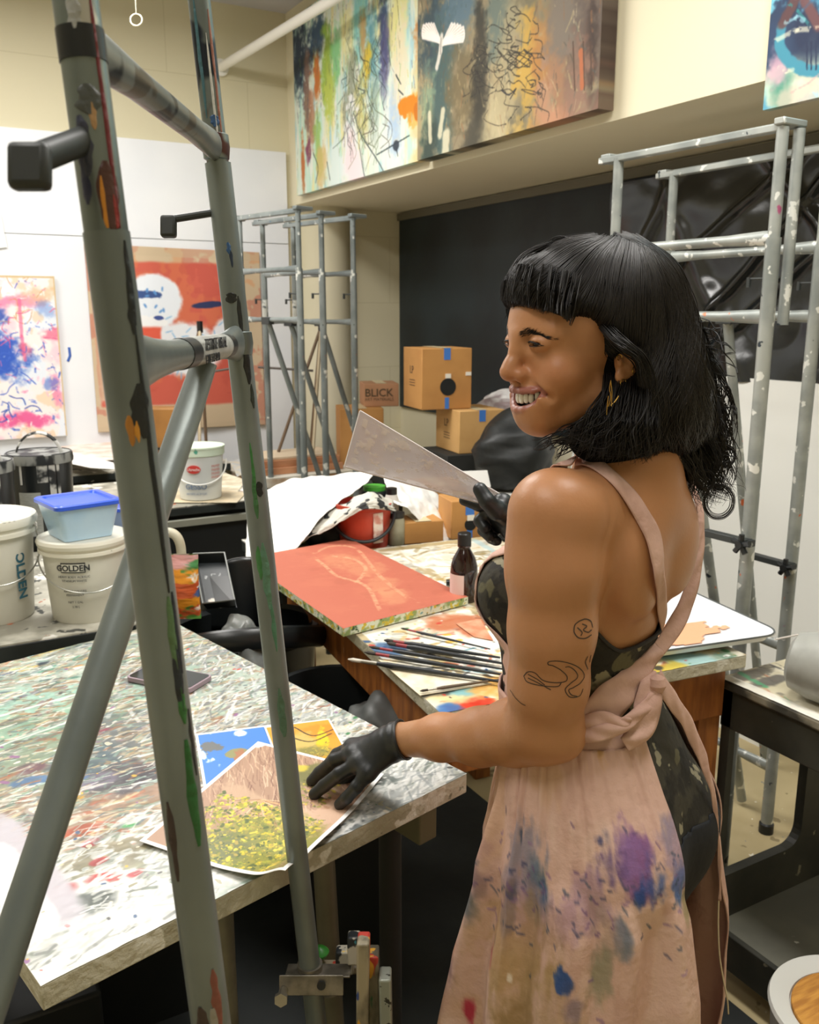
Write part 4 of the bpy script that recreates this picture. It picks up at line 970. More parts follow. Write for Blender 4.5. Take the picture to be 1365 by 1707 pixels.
# ------------------------------------------------------------------ pails
wpl = mat('white_pail_plastic', 'DAD8CC', .4, col2='CFCDC0', scale=5, sss=0)
def ring_handle(r_, c, R, z, drop, m, a0, rad=.002, n=24, side=1):
    """bail wire hanging down on the viewer's side"""
    pts = []
    for k in range(n + 1):
        t = math.pi * k / n; a = a0 + (t - math.pi / 2) * 1.0
        pts.append(np.array([c[0] + math.cos(a) * (R + .006), c[1] + math.sin(a) * (R + .006), z - drop * math.sin(t) ** .8]))
    MB().tube(pts, rad, 8).build('handle', m, r_)
def pail(c, R, H, label, a0, text=None, handle=True, lid=True, body=wpl, group=None):
    r = empty('white_pail', c, label, 'pail', group)
    b = MB().lathe(c, [(R * .82, 0), (R * .84, .004), (R * .97, H * .88), (R, H * .885)], 48)
    b.build('pail_body', body, r)
    if lid:
        MB().lathe(c, [(R * .99, H * .80), (R * 1.05, H * .81), (R * 1.05, H * .845), (R * 1.0, H * .85), (R * 1.0, H * .885), (R * 1.06, H * .89), (R * 1.08, H * .93), (R * 1.05, H * .965), (R * .98, H * .975), (R * .93, H * .96), (R * .3, H * .962), (0, H * .962)], 56).build('lid', mat('lid_white', 'E4E1D2', .4, spots=[('5F9AB8', 9, .7), ('A8A698', 20, .66)]), r)
    if handle: ring_handle(r, c, R * 1.0, c[2] + H * .76, H * .36, mat('wire', 'A8A8A0', .3, .7), a0)
    return r
gc = W(140, 1045, 2.2); gc = np.array([gc[0], gc[1], TZ]); gc = gc + np.array([.03, .1, 0]) * 1.0
va = math.atan2(-gc[1], -gc[0])      # direction back towards the viewer
r = pail(gc, .103, .215, 'white plastic pail with a paint label and wire handle, under the blue lidded tub', va + .1)
upv = (0, 0, 1)
def wtext(r, c, R, a, z, s, size, m, bold=0, vertical=False):
    o = np.array([c[0] + math.cos(a) * R, c[1] + math.sin(a) * R, z]); t = np.array([-math.sin(a), math.cos(a), 0])
    if vertical: return lettering('lettering', s, size, o, (0, 0, -1), t, m, r, bold=bold, wrap=(c, R))
    return lettering('lettering', s, size, o, t, (0, 0, 1), m, r, bold=bold, wrap=(c, R), align='CENTER')
ink = mat('black_ink', '22262A', .5); tealink = mat('teal_ink', '2E6478', .5)
def wpatch(r, c, R, a0, a1, z0, z1, m, name='label', n=14):
    P = []; 
    for z in (z0, z1):
        for k in range(n + 1):
            a = a0 + (a1 - a0) * k / n; P.append((c[0] + math.cos(a) * R, c[1] + math.sin(a) * R, z))
    return mk(name, P, [(k, k + 1, k + n + 2, k + n + 1) for k in range(n)], m, r, angle=180)
Rg = .103 * .955
a = va - .30
wpatch(r, gc, Rg + .0012, a - .30, a + .30, TZ + .135, TZ + .160, ink, 'label_frame'); wpatch(r, gc, Rg + .0016, a - .28, a + .28, TZ + .138, TZ + .157, wpl)
wtext(r, gc, Rg + .002, a, TZ + .1405, 'GOLDEN', .020, ink, .0006)
for k, (s_, z_) in enumerate((('HEAVY BODY ACRYLIC', .122), ('TITANIUM WHITE', .112), ('ARTIST COLORS', .086), ('PERMANENT', .076), ('NET 1 GAL', .058), ('3.78 L', .046))):
    wtext(r, gc, Rg - .001 - .0004 * k + .001, a, TZ + z_, s_, .0075, ink)
gc2 = onz(12, 1045, TZ) + np.array([-.02, .11, 0]); va2 = math.atan2(-gc2[1], -gc2[0])
r = pail(gc2, .115, .27, 'taller white pail cut by the left photo edge, beside the pail with the blue tub', va2 + .2)
wtext(r, gc2, .115 * .93, va2 + .62, TZ + .205, 'GOLDEN', .036, tealink, .001, vertical=True)
# blue lidded tub on the pail: rounded square, tapering down
def sq_tub(name, c, hw0, hw1, H, ang, label, bodym, lidm, cat='tub'):
    r = empty(name, c, label, cat); ex = np.array([math.cos(ang), math.sin(ang), 0]); ey = np.array([-math.sin(ang), math.cos(ang), 0])
    def ringp(a, z, rad): 
        o = []
        for sx, sy, a0 in ((1, 1, 0), (-1, 1, 90), (-1, -1, 180), (1, -1, 270)):
            for k in range(6):
                t = math.radians(a0 + 18 * k); o.append(np.array(c) + (0, 0, z) + ex * (sx * (a - rad) + rad * math.cos(t)) + ey * (sy * (a - rad) + rad * math.sin(t)))
        return o
    def loft(rs, name, m):
        b = MB(); N = 24
        for q in rs: b.v += ringp(*q)
        for i in range(len(rs) - 1):
            for k in range(N): b.f.append((i * N + k, i * N + (k + 1) % N, (i + 1) * N + (k + 1) % N, (i + 1) * N + k))
        b.f += [tuple(range(N))[::-1], tuple(range((len(rs) - 1) * N, len(rs) * N))]; b.build(name, m, r)
    loft([(hw0, 0, .012), (hw0 * 1.02, .004, .014), (hw1, H, .016)], 'tub_body', bodym)
    loft([(hw1 + .003, H - .004, .016), (hw1 + .006, H - .002, .018), (hw1 + .006, H + .006, .018), (hw1 + .002, H + .009, .016), (hw1 - .010, H + .009, .012), (hw1 - .014, H + .004, .012)], 'lid_rim', lidm)
    return r
tc = np.array([gc[0] - .005, gc[1], TZ + .215 * .968])
sq_tub('blue_tub', tc, .060, .078, .085, math.radians(11), 'translucent pale blue square tub with a bright blue lid, on top of the white pail', mat('pale_blue_plastic', 'A9CBE6', .3, col2='BBD6EA', scale=8), mat('blue_lid', '2F5BD8', .3))
o = [x for x in bpy.data.objects if x.name.startswith('blue_tub')][0]
# lid panel, half darker where nothing fills it
sq = MB().obox(tc + (0, 0, .087), (.062 * math.cos(.19), .062 * math.sin(.19), 0), (-.062 * math.sin(.19), .062 * math.cos(.19), 0), (0, 0, .001)); sq.build('lid_panel', mat('lid_panel_blue', '7FA4E0', .25), o)
c2 = onz(172, 832, TZ + .1); 
c2 = gc + np.array([.16, .18, 0]); sq_tub('blue_tub', (c2[0], c2[1], TZ + .001), .058, .07, .23, math.radians(50), 'second blue lidded tub standing behind the pail, mostly hidden', mat('slate_blue', '8FA4C8', .35), MATS['blue_lid'])
# black pails streaked with white
bp = mat('black_pail', '15191B', .35, spots=[('C9C9C6', 9, .66)], col2='1E2325', scale=4)
def black_pail(c, R, H, label, lab=True):
    r = empty('black_pail', c, label, 'pail', 'black pails'); va = math.atan2(-c[1], -c[0])
    MB().lathe(c, [(R * .88, 0), (R * .9, .004), (R, H * .9), (R * 1.03, H * .905), (R * 1.03, H * .95), (R * 1.0, H), (R * .97, H), (R * .95, H * .93), (0, H * .93)], 48).build('pail_body', bp, r)
    MB().lathe(c, [(R * 1.035, H * .9), (R * 1.045, H * .93), (R * 1.02, H * .99)], 48).build('painted_rim', mat('smeared_rim', '8C8E8A', .45, col2='1C2022', scale=16, lo=.45, hi=.55, stretch=(1, 1, .4)), r, solid=.002)
    if lab: wpatch(r, c, R * 1.0, va - .75, va - .05, c[2] + H * .16, c[2] + H * .62, mat('grey_label', 'A4A6A0', .6, col2='8E908A', scale=60, stretch=(1, 1, 12)))
    pts = []
    for k in range(17):
        t = math.pi * k / 16; pts.append(np.array([c[0] + CR[0] * math.cos(t) * R * .75, c[1] + CR[1] * math.cos(t) * R * .75 - .02 * math.sin(t), c[2] + H * .93 + math.sin(t) * R * .85]))
    MB().tube(pts, .006, 8, sq=.4).build('handle', mat('black_strap', '1C1E20', .5, spots=[('D0D0CC', 12, .5)]), r)
    for aa, ww, z1 in ((va + .35, .10, .25), (va + .55, .05, .4), (va - .62, .04, .7), (va + .05, .16, .72)):
        wpatch(r, c, R * 1.004, aa - ww, aa + ww, c[2] + H * z1, c[2] + H * .9, mat('white_drip', 'BFBFBA', .5, col2='1C2022', scale=14, lo=.5, hi=.6), 'paint_drip')
c = onz(62, 905, .86); bc1 = np.array([0.16, 2.48, TZ]) 
bc1 = W(64, 750, 2.92); bc1 = np.array([bc1[0], bc1[1], TZ])
black_pail(bc1, .100, .31, 'black pail streaked with white paint and a grey label, behind the white pails')
bc0 = W(-40, 750, 2.62); black_pail(np.array([bc0[0], bc0[1], TZ]), .095, .33, 'black pail cut by the left photo edge', lab=False)
# papers, sketch pads and flat carton on the gesso bench
sheet('paper_pile', [(95, 752), (205, 722), (215, 748), (120, 765)], TZ + .03, mat('sketch_paper', 'EDE6D2', .6, col2='D9B8AE', scale=9, spots=[('C9C06A', 12, .66)]), 'pile of pale sketched papers behind the black pail', 'papers', .012)
def on(y): pass
zc = TZ + .002
for (pts, z, m, lb) in (([(80, 775), (95, 745), (215, 735), (215, 765)], .90, mat('sketch_paper2', 'F0EDE4', .6, col2='E0C8B8', scale=10), 'spread of white and pink sketch sheets left of the near easel post'),
                       ([(112, 752), (190, 772), (200, 783), (150, 780), (112, 772)], .905, mat('white_paper', 'F2F2EE', .6), 'curved blank white sheet between the black pail and the easel post')):
    sheet('sketch_sheet', pts, z, m, lb, 'paper', .002)
ctb = W(158, 800, 3.3)
tag(MB().box(ctb[0] - .17, ctb[0] + .13, 3.10, 3.35, .70, .885).build('flat_carton', mat('brown_carton', '8E5F34', .7), bevel=.003), 'brown carton between the black pails and the easel post, under the white sheet', 'box')
tag(MB().box(ctb[0] - .3, ctb[0] + .25, 3.04, 3.42, .655, .70).build('low_shelf_board', blackp, bevel=.003), 'black board under the brown carton', 'board')
tag(MB().box(ctb[0] - .25, ctb[0] + .2, 3.10, 3.36, 0, .655).build('black_cabinet', mat('near_black', '14181A', .5), bevel=.003), 'black cabinet standing behind the white pails', 'cabinet')
for k, (pts, c_, lb) in enumerate((([(262, 792), (330, 775), (410, 800), (395, 822), (300, 828)], 'E6DDC6', 'cream sketch under and behind the gesso tub'),
                             ([(290, 820), (345, 812), (410, 822), (395, 838), (275, 838)], 'D8C8A8', 'tan drawing board corner under the gesso tub'),
                             ([(385, 770), (410, 760), (418, 785), (395, 795)], '9FA8B0', 'grey print beside the gesso tub, left of the near easel post'))):
    sheet('sketch_sheet', pts, TZ + .002 + .002 * k, mat('sk%d' % k, c_, .6, col2='BFB49A', scale=14), lb, 'paper')
# gesso tub
gc3 = W(338, 838, 3.63); gc3 = np.array([gc3[0] + .02, gc3[1] + .09, TZ + .008]); va3 = math.atan2(-gc3[1], -gc3[0])
r = empty('gesso_tub', gc3, 'white gesso tub with a red oval logo and green tinged lid', 'tub')
R, H = .098, .215
MB().lathe(gc3, [(R * .83, 0), (R * .85, .004), (R * .99, H * .84), (R * 1.02, H * .84), (R * 1.02, H * .87)], 48).build('tub_body', mat('cool_white', 'DFE4E4', .4), r)
MB().lathe(gc3, [(R * 1.02, H * .83), (R * 1.05, H * .84), (R * 1.05, H * .96), (R * 1.07, H * .97), (R * 1.07, H), (R * 1.0, H), (R * .97, H * .97), (0, H * .97)], 48).build('lid', mat('mint_lid', 'D0E0CC', .4, spots=[('4FA08A', 14, .68)]), r)
ring_handle(r, gc3, R * 1.04, gc3[2] + H * .72, H * .40, mat('white_wire', 'E6E6E0', .4), va3, .003)
o = gc3 + np.array([math.cos(va3 - .25) * R * .965, math.sin(va3 - .25) * R * .965, H * .60])
nn_ = np.array([math.cos(va3 - .25), math.sin(va3 - .25), 0])
MB().lathe(o, [(0, .000), (.028, -.001), (.028, .0035), (0, .004)], 32, axis=nn_, xdir=np.cross([0, 0, 1], nn_), sy=.6).build('red_oval', mat('red_logo', 'C23A34', .5), r)
tg = np.cross([0, 0, 1.0], nn_)
lettering('lettering', 'Utrecht', .016, o + nn_ * .0045 - (0, 0, .005), tg, (0, 0, 1), mat('logo_white', 'F4E8E4', .5), r, align='CENTER')
wtext(r, gc3, R * .93, va3 - .2, gc3[2] + H * .22, 'GESSO', .030, mat('blue_ink', '7C90AC', .5), .0006)
wtext(r, gc3, R * .90, va3 - .2, gc3[2] + H * .11, 'ARTISTS ACRYLIC', .011, MATS['blue_ink'])
for k in range(4): wtext(r, gc3, R * (.97 - .006 * k), va3 + .75, gc3[2] + H * (.62 - .07 * k), 'PRIMER', .014, mat('pink_ink', 'D89A94', .5))
# ------------------------------------------------------------------ things between the tables
# white jug with a handle loop
c = W(278, 900, 2.45); c = np.array([c[0], c[1] + .05, TZ]); vj = math.atan2(-c[1], -c[0])
r = empty('plastic_jug', c, 'off-white plastic jug with a side handle, right of the near easel post', 'jug')
jm = mat('jug_plastic', 'D5CFB8', .45, col2='B9B092', scale=9)
base = c + CR * (-.035)
MB().lathe(base, [(.045, 0), (.05, .01), (.052, .10), (.045, .14), (.02, .165), (.016, .17), (.016, .185), (0, .185)], 28).build('jug_body', jm, r)
MB().lathe(base, [(.019, .172), (.02, .176), (.02, .198), (0, .198)], 24).build('cap', mat('white_cap', 'E8E6E0', .4), r)
hp = [base + CR * .02 + (0, 0, .150), base + CR * .06 + (0, 0, .155), base + CR * .082 + (0, 0, .13), base + CR * .085 + (0, 0, .075), base + CR * .07 + (0, 0, .045), base + CR * .04 + (0, 0, .04)]
MB().tube(spline(hp, 24), .0135, 12).build('handle', jm, r)
# colourful snack bag
c = W(308, 1020, 2.32); c[2] = TZ - .02
rng = np.random.default_rng(5)
cv = Cv(120, 70, 'E2932A', .5, 51); cv.noise('4E8A3E', 3, 3, .56, .05, .95); cv.noise('C8542E', 4, 3, .6, .05, .9); cv.blob(.6, .5, .12, .2, '3E5FA0', .9, .2, .6, .3); cv.noise('F0E6DA', 6, 5, .66, .04, .9); cv.line([(.45, .5), (.75, .4)], .02, 'F2F2F2'); cv.blob(.3, .1, .4, .12, 'D8A0A8', .9, .3); cv.blob(.5, .15, .25, .08, '3E8A4A', .9, .2)
h, w = cv.h, cv.w; wd, ht = .085, .17
u = cv.U * 2 * math.pi; lens = .5 - .45 * np.cos(np.clip(cv.Vv * 2 * math.pi, 0, 2 * math.pi)); lens = np.sqrt(np.clip(lens, 0.02, 1))
X_ = np.cos(u) * wd / 2 * (1 - .06 * lens); Y_ = np.sin(u) * (.022 * lens + .002) + cv.n1 * .006
P = c + X_[..., None] * CR + Y_[..., None] * np.array([CF[0], CF[1], 0]) + (1 - cv.Vv)[..., None] * np.array([0, 0, ht])
idx = np.arange(h * w).reshape(h, w); f = np.stack([idx[:-1, :-1], idx[1:, :-1], idx[1:, 1:], idx[:-1, 1:]], -1).reshape(-1, 4)
tag(mk('snack_bag', P.reshape(-1, 3), f, PAINTM['gloss'], col=np.roll(cv.a, 35, 1).reshape(-1, 3), angle=180), 'crumpled orange and green wrapper bag beside the near easel post', 'bag')
# black tote with a curved rim, standing on a low stand
bt = mat('black_tote', '181B1C', .3, spec=.6, bump=.06, bscale=4)
c = W(395, 975, 2.42); c = np.array([c[0] + .02, c[1] + .04, 0.0])
r = empty('black_tote', c, 'large open black plastic tote behind the painted table, left of the wooden table', 'tote')
m = MB(); m.lathe(c, [(.16, .0), (.17, .01), (.215, .72), (.235, .725), (.24, .735), (.238, .75), (.225, .753), (.205, .745), (.16, .06), (0, .06)], 48, sx=1.0, sy=.8, xdir=(1, .1, 0)); m.build('tote_body', bt, r)
bz = .76
m = MB(); rp = []
for k in range(13):
    a = -2.9 + 2.1 * k / 12; rp.append(c + np.array([math.cos(a) * .25, math.sin(a) * .21, .74 + .05 * math.sin(k / 12 * 3.14)]))
m.tube(spline(rp, 40), (.030), 12, sq=.55); m.build('rolled_rim', bt, r)
# a tall back lobe (chair like shell) behind the tray
m = MB(); n = 14
for i in range(n + 1):
    for j in range(n + 1):
        u_, v_ = i / n * 2 - 1, j / n
        q = c + CR * (u_ * .13 - .07) + np.array([CF[0], CF[1], 0]) * (.17 - .05 * (1 - u_ * u_) + .02 * v_); q = q + np.array([0, 0, .70 + v_ * (.20 - .06 * u_ * u_ + .05 * u_)]); m.v.append(q)
m.f = [(i * (n + 1) + j, (i + 1) * (n + 1) + j, (i + 1) * (n + 1) + j + 1, i * (n + 1) + j + 1) for i in range(n) for j in range(n)]
m.build('back_shell', bt, r, solid=.008)
# black paint tray leaning in the tote
def tilted_tray(p, label):
    p = [np.array(q) for q in p]; ex = (p[1] - p[0]); ey = p[3] - p[0]; n_ = np.cross(ex, ey); n_ /= np.linalg.norm(n_)
    if np.dot(n_, C0 - p[0]) < 0: n_ = -n_
    r = empty('black_tray', p[3], label, 'tray'); m = MB()
    ctr = sum(p) / 4; inn = [ctr + (q - ctr) * .9 for q in p]
    m.v = [q for q in p] + [q - n_ * .03 for q in inn] ; m.f = [(4, 5, 6, 7)] + [(k, (k + 1) % 4, 4 + (k + 1) % 4, 4 + k) for k in range(4)]
    m.build('tray_body', bt, r, solid=.002, smooth=False)
    MB().tube(p + [p[0]], .0022, 6, cap=False).build('rim', mat('worn_rim', '8C8F8C', .4), r)
    S = Surf(inn[0] - n_ * .0275, inn[1] - n_ * .0275, inn[3] - n_ * .0275); cv = Cv(70, 60, '23282A', S.asp, 61)
    for (x, y, rr, cc) in ((.3, .86, .2, 'D8CFC0'), (.6, .88, .2, 'D8D4CC'), (.2, .9, .1, 'C0443A'), (.55, .82, .1, '3E8AC0'), (.8, .85, .1, 'D8A050'), (.4, .93, .2, 'E0DCD4'), (.65, .92, .08, '6FB0A0')): cv.blob(x, y, rr, rr * .35, cc, .9, .3)
    cv.scrib(.35, .3, .08, 5, .015, '9A9C9A', .8); painted('paint_remains', cv, S.p00, S.p10, S.p01, 'gloss', r)
tilted_tray([W(322, 923, 2.52), W(374, 921, 2.50), W(391, 1000, 2.32), W(338, 1006, 2.34)], 'black plastic tray smeared with paint remains, standing in the black tote')
# grey plastic sack between the tables
gs = mat('grey_sack', '8A8C88', .35, col2='5A5E5E', scale=8, bump=.5, bscale=10)
lump('grey_sack', W(418, 1090, 2.35) + (0, 0, -.08), (.07, .07, .17), gs, 'crumpled translucent grey sack beside the tote, below the red panel corner', 'sack', 9, .4, 60)
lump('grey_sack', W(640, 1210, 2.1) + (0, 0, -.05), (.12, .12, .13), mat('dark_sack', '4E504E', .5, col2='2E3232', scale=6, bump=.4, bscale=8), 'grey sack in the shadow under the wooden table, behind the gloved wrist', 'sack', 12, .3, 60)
c = W(560, 1150, 2.2)
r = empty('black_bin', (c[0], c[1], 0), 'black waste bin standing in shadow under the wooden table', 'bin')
MB().lathe((c[0], c[1], 0), [(.11, 0), (.12, .01), (.15, c[2] - .04), (.165, c[2] - .035), (.165, c[2]), (.15, c[2]), (.12, .05), (0, .05)], 36).build('bin_body', mat('bin_black', '1B1E1E', .5), r)  # the bin's own black
# black boxes added beneath the painted table to keep its depths dark
for k, (x, y, lb) in enumerate(((.35, 1.95, 'black box added to darken the floor beneath the painted table, nearest its far corner'), (.05, 1.75, 'black box added to darken the floor beneath the painted table, leftmost'),)):
    MBc = MB().box(x - .17, x + .17, y - .13, y + .13, 0, .30); tag(MBc.build('added_dark_box', mat('near_black', '14181A', .5), bevel=.008), lb, 'crate', 'added dark boxes under the painted table')
tag(MB().box(-.9, 1.56, .35, 2.15, 0, .008).box(.52, 1.56, 2.1501, 2.58, 0, .008).build('darkening_sheet', mat('darkening_sheet', '1A1E1D', .7, col2='242826', scale=5, bump=.2)), 'dark sheet added to deepen the shade under the painted and wooden tables', 'mat')  # added sheet, its dark colour stands in for shade on the floor
# red bucket wrapped in newspaper, black lid things, jar and bottle behind the red panel
c = W(606, 880, 3.02); c = np.array([c[0], c[1], .832])
r = empty('red_bucket', c, 'red bucket with a black handle under the white cloth, behind the red panel', 'bucket')
MB().lathe(c, [(.075, 0), (.08, .004), (.093, .135), (.098, .14), (.098, .152), (.092, .152), (.08, .11), (0, .11)], 40).build('bucket_body', mat('red_bucket', 'C4452E', .45, col2='B03A26', scale=7, bump=.2), r)
a0 = math.atan2(-c[1], -c[0]); pts = []
for k in range(21):
    t = math.pi * k / 20; a = a0 + (t - math.pi / 2) * 1.05; pts.append(np.array([c[0] + math.cos(a) * .104, c[1] + math.sin(a) * .104, c[2] + .125 - .085 * math.sin(t)]))
MB().tube(pts, .006, 8).build('handle', mat('black_strap2', '1C1E20', .5), r)
wpatch(r, c, .0935, a0 + .35, a0 + .75, c[2] + .03, c[2] + .13, mat('pink_label', 'C88A7A', .6, col2='E8DCD0', scale=40))
c = W(640, 868, 3.1); c = np.array([c[0] + .03, c[1], .832])
r = empty('tall_bottle', c, 'white bottle just right of the red bucket', 'bottle')
MB().lathe(c, [(.024, 0), (.025, .004), (.025, .14), (.018, .16), (0, .16)], 24).build('body', mat('white_bottle', 'D8D4CC', .4), r)
MB().lathe(c, [(.019, .158), (.019, .18), (0, .181)], 24).build('cap', MATS['black_cap'], r)
c = W(661, 902, 3.05); c = np.array([c[0], c[1], .832])
r = empty('glass_jar', c, 'murky glass jar with a black lid, right of the red bucket under the cloth edge', 'jar')
MB().lathe(c, [(.026, 0), (.028, .004), (.028, .085), (.024, .095), (0, .095)], 24).build('body', mat('murky_glass', 'A8A48C', .2, col2='8A866C', scale=12), r)
MB().lathe(c, [(.026, .094), (.027, .096), (.027, .112), (0, .113)], 24).build('cap', MATS['black_cap'], r)
# black bundle with a green top: paint can stuffed in a newspaper bag
c = W(628, 812, 3.2); c = np.array([c[0], c[1] + .02, c[2]])
r = empty('paint_can', (c[0], c[1], .832), 'black topped can with a bright green lid poking out under the white cloth', 'can')
MB().lathe((c[0], c[1], .832), [(.055, 0), (.056, c[2] - .86), (.05, c[2] - .845), (0, c[2] - .845)], 28).build('can_body', mat('near_black', '14181A', .5), r)
MB().lathe((c[0], c[1], .832), [(.04, c[2] - .846), (.04, c[2] - .83), (0, c[2] - .829)], 28).build('lid', mat('green_lid', '4CA83A', .4), r)
# sheets draped as curved surfaces through measured points
def drape(name, rows, m, label, cat, nu=50, nv=40, wr=.004, seed=2, solid=.0015, asym=None):
    R = [[W(*q) for q in row] for row in rows]; k = nv
    g = np.array([spline(row, nu) for row in R]); g = np.stack([spline(g[:, i], k) for i in range(nu)], 1)
    rng = np.random.default_rng(seed); n = fbm(k, nu, 5, 7, rng, 3) - .5; n += .4 * (np.abs(fbm(k, nu, 3, 9, rng, 3) - .5))
    du = np.gradient(g, axis=1); dv = np.gradient(g, axis=0); nr = np.cross(du, dv); nr /= np.linalg.norm(nr, axis=-1, keepdims=True) + 1e-9
    g = g + nr * n[..., None] * wr
    idx = np.arange(k * nu).reshape(k, nu); f = np.stack([idx[:-1, :-1], idx[:-1, 1:], idx[1:, 1:], idx[1:, :-1]], -1).reshape(-1, 4)
    return tag(mk(name, g.reshape(-1, 3), f, m, angle=180, solid=solid), label, cat)
wc = mat('white_cloth', 'F0EFEA', .65, bump=.1, bscale=30)
drape('white_cloth', [[(410, 835, 3.25), (470, 805, 3.25), (540, 792, 3.25), (628, 788, 3.2)],
                      [(412, 872, 3.08), (470, 850, 3.06), (530, 835, 3.04), (600, 812, 3.06)],
                      [(410, 915, 2.95), (455, 905, 2.92), (505, 875, 2.92), (560, 840, 2.96)],
                      [(404, 962, 2.86), (450, 940, 2.85), (480, 925, 2.85), (508, 895, 2.86)]], wc, 'large white cloth draped over the things left of the red bucket', 'cloth', wr=.02)
drape('white_cloth', [[(636, 790, 3.3), (690, 800, 3.4), (735, 830, 3.4), (770, 870, 3.4)],
                      [(645, 815, 3.18), (690, 830, 3.2), (730, 860, 3.2), (766, 895, 3.25)],
                      [(655, 838, 3.05), (680, 850, 3.05), (715, 885, 3.08), (742, 903, 3.1)]], wc, 'white cloth corner draped over the cartons right of the red bucket', 'cloth', wr=.02, seed=7)
npm = mat('newspaper', 'C9C7BC', .65, spots=[('2A2C2C', 26, .56)], scale=20, bump=.4, bscale=20)
drape('newspaper_wrap', [[(545, 850, 3.0), (580, 835, 2.98), (620, 820, 2.97), (655, 835, 3.0)],
                         [(505, 885, 2.93), (560, 862, 2.90), (612, 838, 2.89), (658, 845, 2.95)],
                         [(500, 905, 2.90), (550, 880, 2.88), (605, 850, 2.88), (660, 852, 2.95)]], npm, 'crumpled printed newspaper wrapped over the red bucket', 'newspaper', wr=.02, seed=4)
lump('black_bag', W(560, 885, 3.08), (.11, .08, .075), blkbag, 'crumpled black bag left of the red bucket under the newspaper', 'bag', 21, .3)
c = W(470, 910, 3.05); tag(MB().box(c[0] - .05, c[0] + .16, c[1] - .03, c[1] + .05, .832, .865).build('green_box', mat('olive_green', '7C8A3A', .6)), 'flat green box under the black bag', 'box')
# brown satchel hanging behind the near easel crossbar
c = W(268, 680, 4.4)
c[2] = 1.01; r = empty('brown_case', c - (0, 0, .158), 'brown case with a black strap on the far bench, seen under the near easel crossbar', 'case')
bc_ = MB().obox(c + (0, 0, -.02), CR * .10, np.array([CF[0], CF[1], 0]) * .05, (0, 0, .16)); bc_.build('case_body', mat('brown_leather', '9A6A30', .6, col2='7A5020', scale=4), r, bevel=.01)
MB().tube(spline([c + CR * .09 - CF * .06 + (0, 0, .1), c + CR * .08 - CF * .06 + (0, 0, -.03), c + CR * .02 - CF * .06 + (0, 0, -.07), c - CR * .08 - CF * .06 + (0, 0, -.06)], 16), .009, 8, sq=.5).build('strap', MATS['black_strap2'], r)
# far bench carrying those: continues under the orange canvas
bench('wall_bench', -1.0, 1.44, 4.42, 5.12, TZ + .0, 'dark bench along the far wall below the pink and orange canvases', stn, blackp, blackp, .04)
# slim tripod display easels with black tips on it
def display_easel(pa, pb, pc, top, bar, label):
    pa, pb, pc = (np.array(q, dtype=float) for q in (pa, pb, pc)); r = empty('display_easel', (pa + pb + pc) / 3, label, 'easel', 'slim tripod display easels'); tm = mat('pale_tube', 'B8A98C', .4, .3); bm_ = mat('brown_tube', '6E5A46', .45, .2)
    t = W(*top)
    for q, mm in ((pa, bm_), (pb, tm), (pc, bm_)): MB().tube([q, t], .0085, 10).build('leg', mm, r)
    MB().tube([t - (0, 0, .03), t + (0, 0, .03)], .016, 12).build('black_tip', MATS['black_cap'], r)
    MB().tube([W(*bar[0]), W(*bar[1])], .006, 8).build('crossbar', mat('dark_bar', '4A4038', .5), r)
display_easel((1.20, 4.66, .851), (1.30, 4.50, .851), (1.40, 4.70, .851), (333, 545, 4.7), ((318, 625, 4.62), (400, 612, 4.62)), 'slim tripod display easel just left of the right post of the near easel')
display_easel((1.70, 4.42, .885), (1.84, 4.29, .885), (1.90, 4.46, .885), (535, 545, 4.75), ((430, 612, 4.66), (522, 618, 4.66)), 'slim tripod display easel behind the row of grey easels')
# ------------------------------------------------------------------ studio easels of painted steel tube
def tube_mat(name, base='7C8584', metal=.35, **kw):
    return mat(name, base, .36, metal, col2='6A7270', scale=6, bump=.05, bscale=40, **kw)
et = tube_mat('easel_grey', spots=[('22303A', 9, .70), ('3E6A3C', 8, .72)])
ets = tube_mat('easel_grey_top', base='7E8886', metal=.7, spots=[('5A3E3A', 11, .62), ('8A3A34', 15, .70), ('2A3038', 9, .60), ('B9B8B0', 17, .66)])
efar = mat('easel_far_grey', '8A9190', .4, .35, col2='6E7676', scale=7, spots=[('D4D6D0', 14, .62), ('3E6E9A', 17, .73), ('B8502E', 21, .75), ('2E3436', 19, .7)])
ewh = mat('easel_whitened', 'A4A8A3', .4, .25, col2='868C89', scale=9, spots=[('DCDED8', 24, .62), ('C9683E', 19, .70), ('2E3840', 22, .68), ('A8567A', 15, .74)])
hk = mat('easel_hook', '2C302F', .5, spots=[('8A8D88', 20, .68)])
def xbar(a, b, r0, m, root, name='crossbar', flare=1.35):
    a, b = np.array(a), np.array(b); d = b - a
    pts = [a + d * t for t in (0, .06, .16, .26, .74, .84, .94, 1)]
    rs = [(r0 * flare, r0 * .75), (r0 * flare, r0 * .8), (r0 * 1.2, r0 * .9), (r0, r0), (r0, r0), (r0 * 1.2, r0 * .9), (r0 * flare, r0 * .8), (r0 * flare, r0 * .75)]
    return MB().tube(pts, rs, 18).build(name, m, root)
